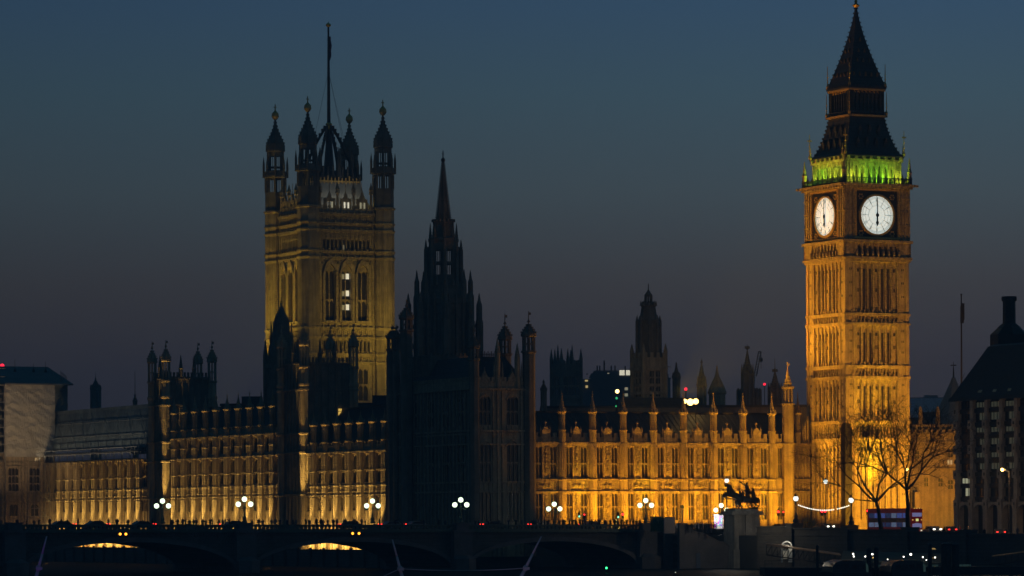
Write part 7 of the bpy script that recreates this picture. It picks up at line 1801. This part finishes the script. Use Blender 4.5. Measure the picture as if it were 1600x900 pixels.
    for (x, y, s), lb in zip(pts, labs):
        p = P(x, y, Y - 1.2); q = thing('pier_lamp', 'small white lamp under the pier canopy, %s one' % lb if 'one' not in lb else lb, 'lamp', p, 0, 'white lamps along the pier')
        g = B(); g.ball((0, 0, 0), .10 * s, 8, 6); smooth(g.build('lens', 'amber_soft' if 'amber' in lb and 'white' not in lb else 'pier_white', q)); g = B(); g.box(-.08, .08, -.05, .3, .09, .15); g.tube((0, .2, .12), (0, .2, 1.15 - p.z), .03, n=4); g.build('bracket', 'black_iron', q)
    for x, y, w in ((1458, 857.6, 5), (1460, 872.5, 4)):
        p = P(x, y, Y + 2); q = thing('lit_awning_end', 'amber lit end of an awning at the pier, %s' % ('upper one' if y < 865 else 'lower one'), 'awning', p); g = B(); g.ext([(-w * .09, .1), (w * .05, .12), (w * .09, -.1), (-w * .09, -.06)], 0, 1.5); g.build('edge', 'gang_roof_lit', q); g = B(); g.tube((0, .7, -.1), (0, .7, 1.15 - p.z), .05, n=4); g.build('post', 'black_iron', q)
    for x in (1334, 1364, 1423, 1455): lamp('POINT', P(x, 870, Y - 2), None, 14, (1, .95, .8), .1, name='pier_lamp_light')
    # boats
    for i, (xa, xb, lab) in enumerate(((1297, 1354, 'dark round roofed river boat moored at the pier, left one'), (1388, 1443, 'dark round roofed river boat moored at the pier, right one'))):
        Yb = 545; xm = (xa + xb) / 2; p = P(xm, 890, Yb); T = thing('river_boat', lab, 'boat', (p.x, Yb, 0), R(4)); hw = (xb - xa) / 2 * Yb / FPX; zr = P(xm, 875, Yb).z
        pts = [(-hw, .6), (-hw * .97, zr * .62), (-hw * .82, zr * .86), (-hw * .4, zr), (hw * .5, zr * .985), (hw * .85, zr * .90), (hw * .98, zr * .68), (hw, .6)]
        b = B(); b.ext(pts, -2, 8); b.build('cabin', 'boat_dark', T); b = B(); b.ext([(-hw * 1.05, .7), (hw * 1.05, .7), (hw * .9, -.5), (-hw * .9, -.5)], -3.5, 10); b.build('hull', 'boat_dark', T)
        for k in range(4): g = B(); x = -hw * .75 + k * hw * .4; g.box(x, x + hw * .32, -2.06, -2.0, zr * .48, zr * .74); g.build('window', 'office_glass', T)
        g = B(); g.ext([(hw * .86, zr * .3), (hw * .99, zr * .3), (hw * .97, zr * .66), (hw * .84, zr * .88)], -2.1, -2.03); g.build('bow_window', 'teal_glass', T)
        lamp('SPOT', p + Vector((hw * .6, -3, 4)), p + Vector((hw * .7, 0, 1.5)), 18, (1, .9, .7), .1, spot=70, blend=1, name='boat_lamp')
    for x, ya, r, lab in ((1277, 853, .22, 'thin dark mooring pile behind the gangway foot'), (1357.5, 858, .36, 'dark mooring pile in the left pair at the shelter'), (1369, 856, .34, 'dark mooring pile second in the pair at the shelter'), (1453, 851, .30, 'dark mooring pile left of the great twin piles'), (1478, 849, .75, 'thick dark mooring pile near the right end of the shelter'), (1493, 850, .55, 'thick dark mooring pile right of the thickest one')):
        p = P(x, ya, 552); T = thing('mooring_pile', lab, 'pile', (p.x, 552, 0), 0, 'mooring piles at the pier'); b = B(); b.lathe(0, 0, [(r, -2), (r, p.z - .3)], 10); b.build('shaft', 'wood', T); b = B(); b.lathe(0, 0, [(r * 1.1, p.z - .3), (r * 1.1, p.z - .05), (r * .3, p.z + .15)], 10); b.build('cap', 'black_iron', T)
    T = thing('far_gangway', 'amber edged gangway roof rising to the right edge of the pier', 'gangway', P(1551, 869, Y)); o = P(1551, 869, Y); e = P(1612, 860.5, Y) - o
    b = B(); b.strip([(0, .08), (e.x, e.z + .1)], [(0, -.06), (e.x, e.z - .1)], -.6, 1.2); b.build('roof', 'gang_roof_lit2', T); b = B(); b.tube((0, 0, -1.3), (e.x, 0, e.z - 1.3), .08, n=4)
    for k in range(7): b.tube((e.x * k / 6, 0, e.z * k / 6), (e.x * k / 6, 0, e.z * k / 6 - 1.3), .05, n=4)
    b.build('truss', 'black_iron', T)
    lamp('SPOT', o + Vector((2, -4, 3)), o + e * .5, 40, (1, .7, .35), .15, spot=100, blend=1, name='pier_floodlight')
    p = P(947.5, 887.5, 600); T = thing('green_beacon', 'green navigation beacon on a post in the dark river before the bridge', 'light', p); g = B(); g.ball((0, 0, 0), .16, 8, 6); g.build('lens', 'green_nav', T); g = B(); g.tube((0, 0, -.15), (0, 0, -2), .08, n=5); g.build('post', 'black_iron', T)
    for x, y, lb in ((1045.5, 896.5, 'left'), (1055.5, 894.5, 'right')): p = P(x, y, 600); T = thing('quay_light', 'tiny white quay light at the bottom below the bridge stair, %s one' % lb, 'light', p); g = B(); g.ball((0, 0, 0), .10, 8, 6); g.build('lens', 'pier_white_dim', T); g = B(); g.tube((0, 0, -.1), (0, 0, -1.5), .05, n=4); g.build('post', 'black_iron', T)
M['gang_roof'] = mat('brown_gangway_roof', (.26, .18, .11), .7, .25, 1.0); M['gang_roof_lit'] = mat('glow_tinted_awning', (.5, .34, .14), .7, .1, 1.0, emit=(1, .62, .18), es=.28); M['gang_roof_lit2'] = mat('lit_tone_roof', (.34, .24, .12), .7, .2, 1.0)  # lit copies: awning ends glow by emission, far gangway roof has a lightened tone
M['kiosk_white'] = mat('kiosk_white', (.75, .75, .70), .6, .1, 1.0); M['olive_canopy'] = mat('olive_canopy', (.09, .095, .07), .8, .2, .6); M['teal_glass'] = mat('dim_teal_glazing', (.05, .08, .08), .3, .4, 1.5, emit=(.25, .5, .45), es=.05)
M['pier_white'] = mat('pier_lamp_glass', (.8, .8, .8), .4, 0, emit=(1, .95, .82), es=4.5); M['pier_white_dim'] = mat('quay_lamp_glass', (.8, .8, .8), .4, 0, emit=(.9, 1, .75), es=.7); M['amber_soft'] = mat('amber_pier_lamp', (.8, .6, .3), .4, 0, emit=(1, .6, .15), es=1.0)
M['boat_dark'] = mat('dark_boat_paint', (.035, .03, .03), .35, .2, .8, spec=.5); M['green_nav'] = mat('green_nav_lens', (.1, .5, .2), .4, 0, emit=(.04, 1, .25), es=5)
pier()

# ================================================================ slender leaning masts in the near water
def masts():
    Y = 210
    spec = [(73, 838, 57, 900, 'purple lit leaning mast rising from the river at the far left bottom', (.42, .12, 1), 'mast_paint', 60), (613, 843, 628, 900, 'pale leaning mast at the bottom under the arches, tilting left', (.75, .55, 1), 'mast_paint', 26), (846, 838, 815, 900, 'pale leaning mast at the bottom right of centre, tilting right', (.75, .55, 1), 'mast_paint', 60)]
    tops = []
    for xa, ya, xb, yb, lab, col, m, en in spec:
        a, b_ = P(xa, ya, Y), P(xb, yb, Y); d = (b_ - a).normalized(); foot = a + d * ((a.z + .3) / -d.z)
        T = thing('leaning_mast', lab, 'mast', foot); q = B(); n = 8; La = (a - foot).length
        for k in range(n):
            t0, t1 = k / n, (k + 1) / n; f = lambda t: .035 + .26 * (1 - t) ** 1.1
            q.tube(tuple((a - foot) * t0), tuple((a - foot) * t1), f(t0), f(t1), 12)
        smooth(q.build('spar', m, T))
        c = (a - foot) * (1 - (La and ((b_ - a).length * .8) / La)); q = B(); q.ball(tuple(c), .17, 8, 6); q.box(c.x - .05, c.x + .22, c.y - .2, c.y - .1, c.z - .1, c.z + .06); q.build('cable_collar', 'steel', T)
        tops.append(foot + c)
        lamp('SPOT', foot + Vector((0, -9, 1.2)), a.lerp(b_, .6), en * 4, col, .2, spot=36, blend=.8, name='mast_uplight')
    T = thing('stay_cable', 'thin steel stay cable strung between the two pale leaning masts', 'cable', tops[1]); q = B(); p = tops[2] - tops[1]; N = 12
    for k in range(N):
        f = lambda t: Vector((p.x * t, p.y * t, p.z * t - .12 * 4 * t * (1 - t))); q.tube(tuple(f(k / N)), tuple(f((k + 1) / N)), .022, n=4)
    q.build('strand', 'steel', T)
    q = B(); q.tube((0, 0, 0), (-2.2, 0, -1.0), .02, n=4); q.build('tail', 'steel', T)
M['mast_paint'] = mat('mast_paint', (.5, .46, .5), .45, .1, .8)
masts()
def haze():
    b = B(); b.box(-1600, 1600, -215, 3050, -4.5, 125)  # added haze volume that lifts the blacks to dark blue
    m = bpy.data.materials.new('black_lift_haze'); m.use_nodes = True; n, l = m.node_tree.nodes, m.node_tree.links; n.clear()
    o = n.new('ShaderNodeOutputMaterial'); v = n.new('ShaderNodeVolumePrincipled'); l.new(v.outputs[0], o.inputs['Volume'])
    v.inputs['Color'].default_value = (.55, .8, 1, 1); v.inputs['Density'].default_value = .00026; v.inputs['Anisotropy'].default_value = 0
    h = b.build('haze', m); h['kind'] = 'stuff'
haze()
bpy.context.view_layer.update()
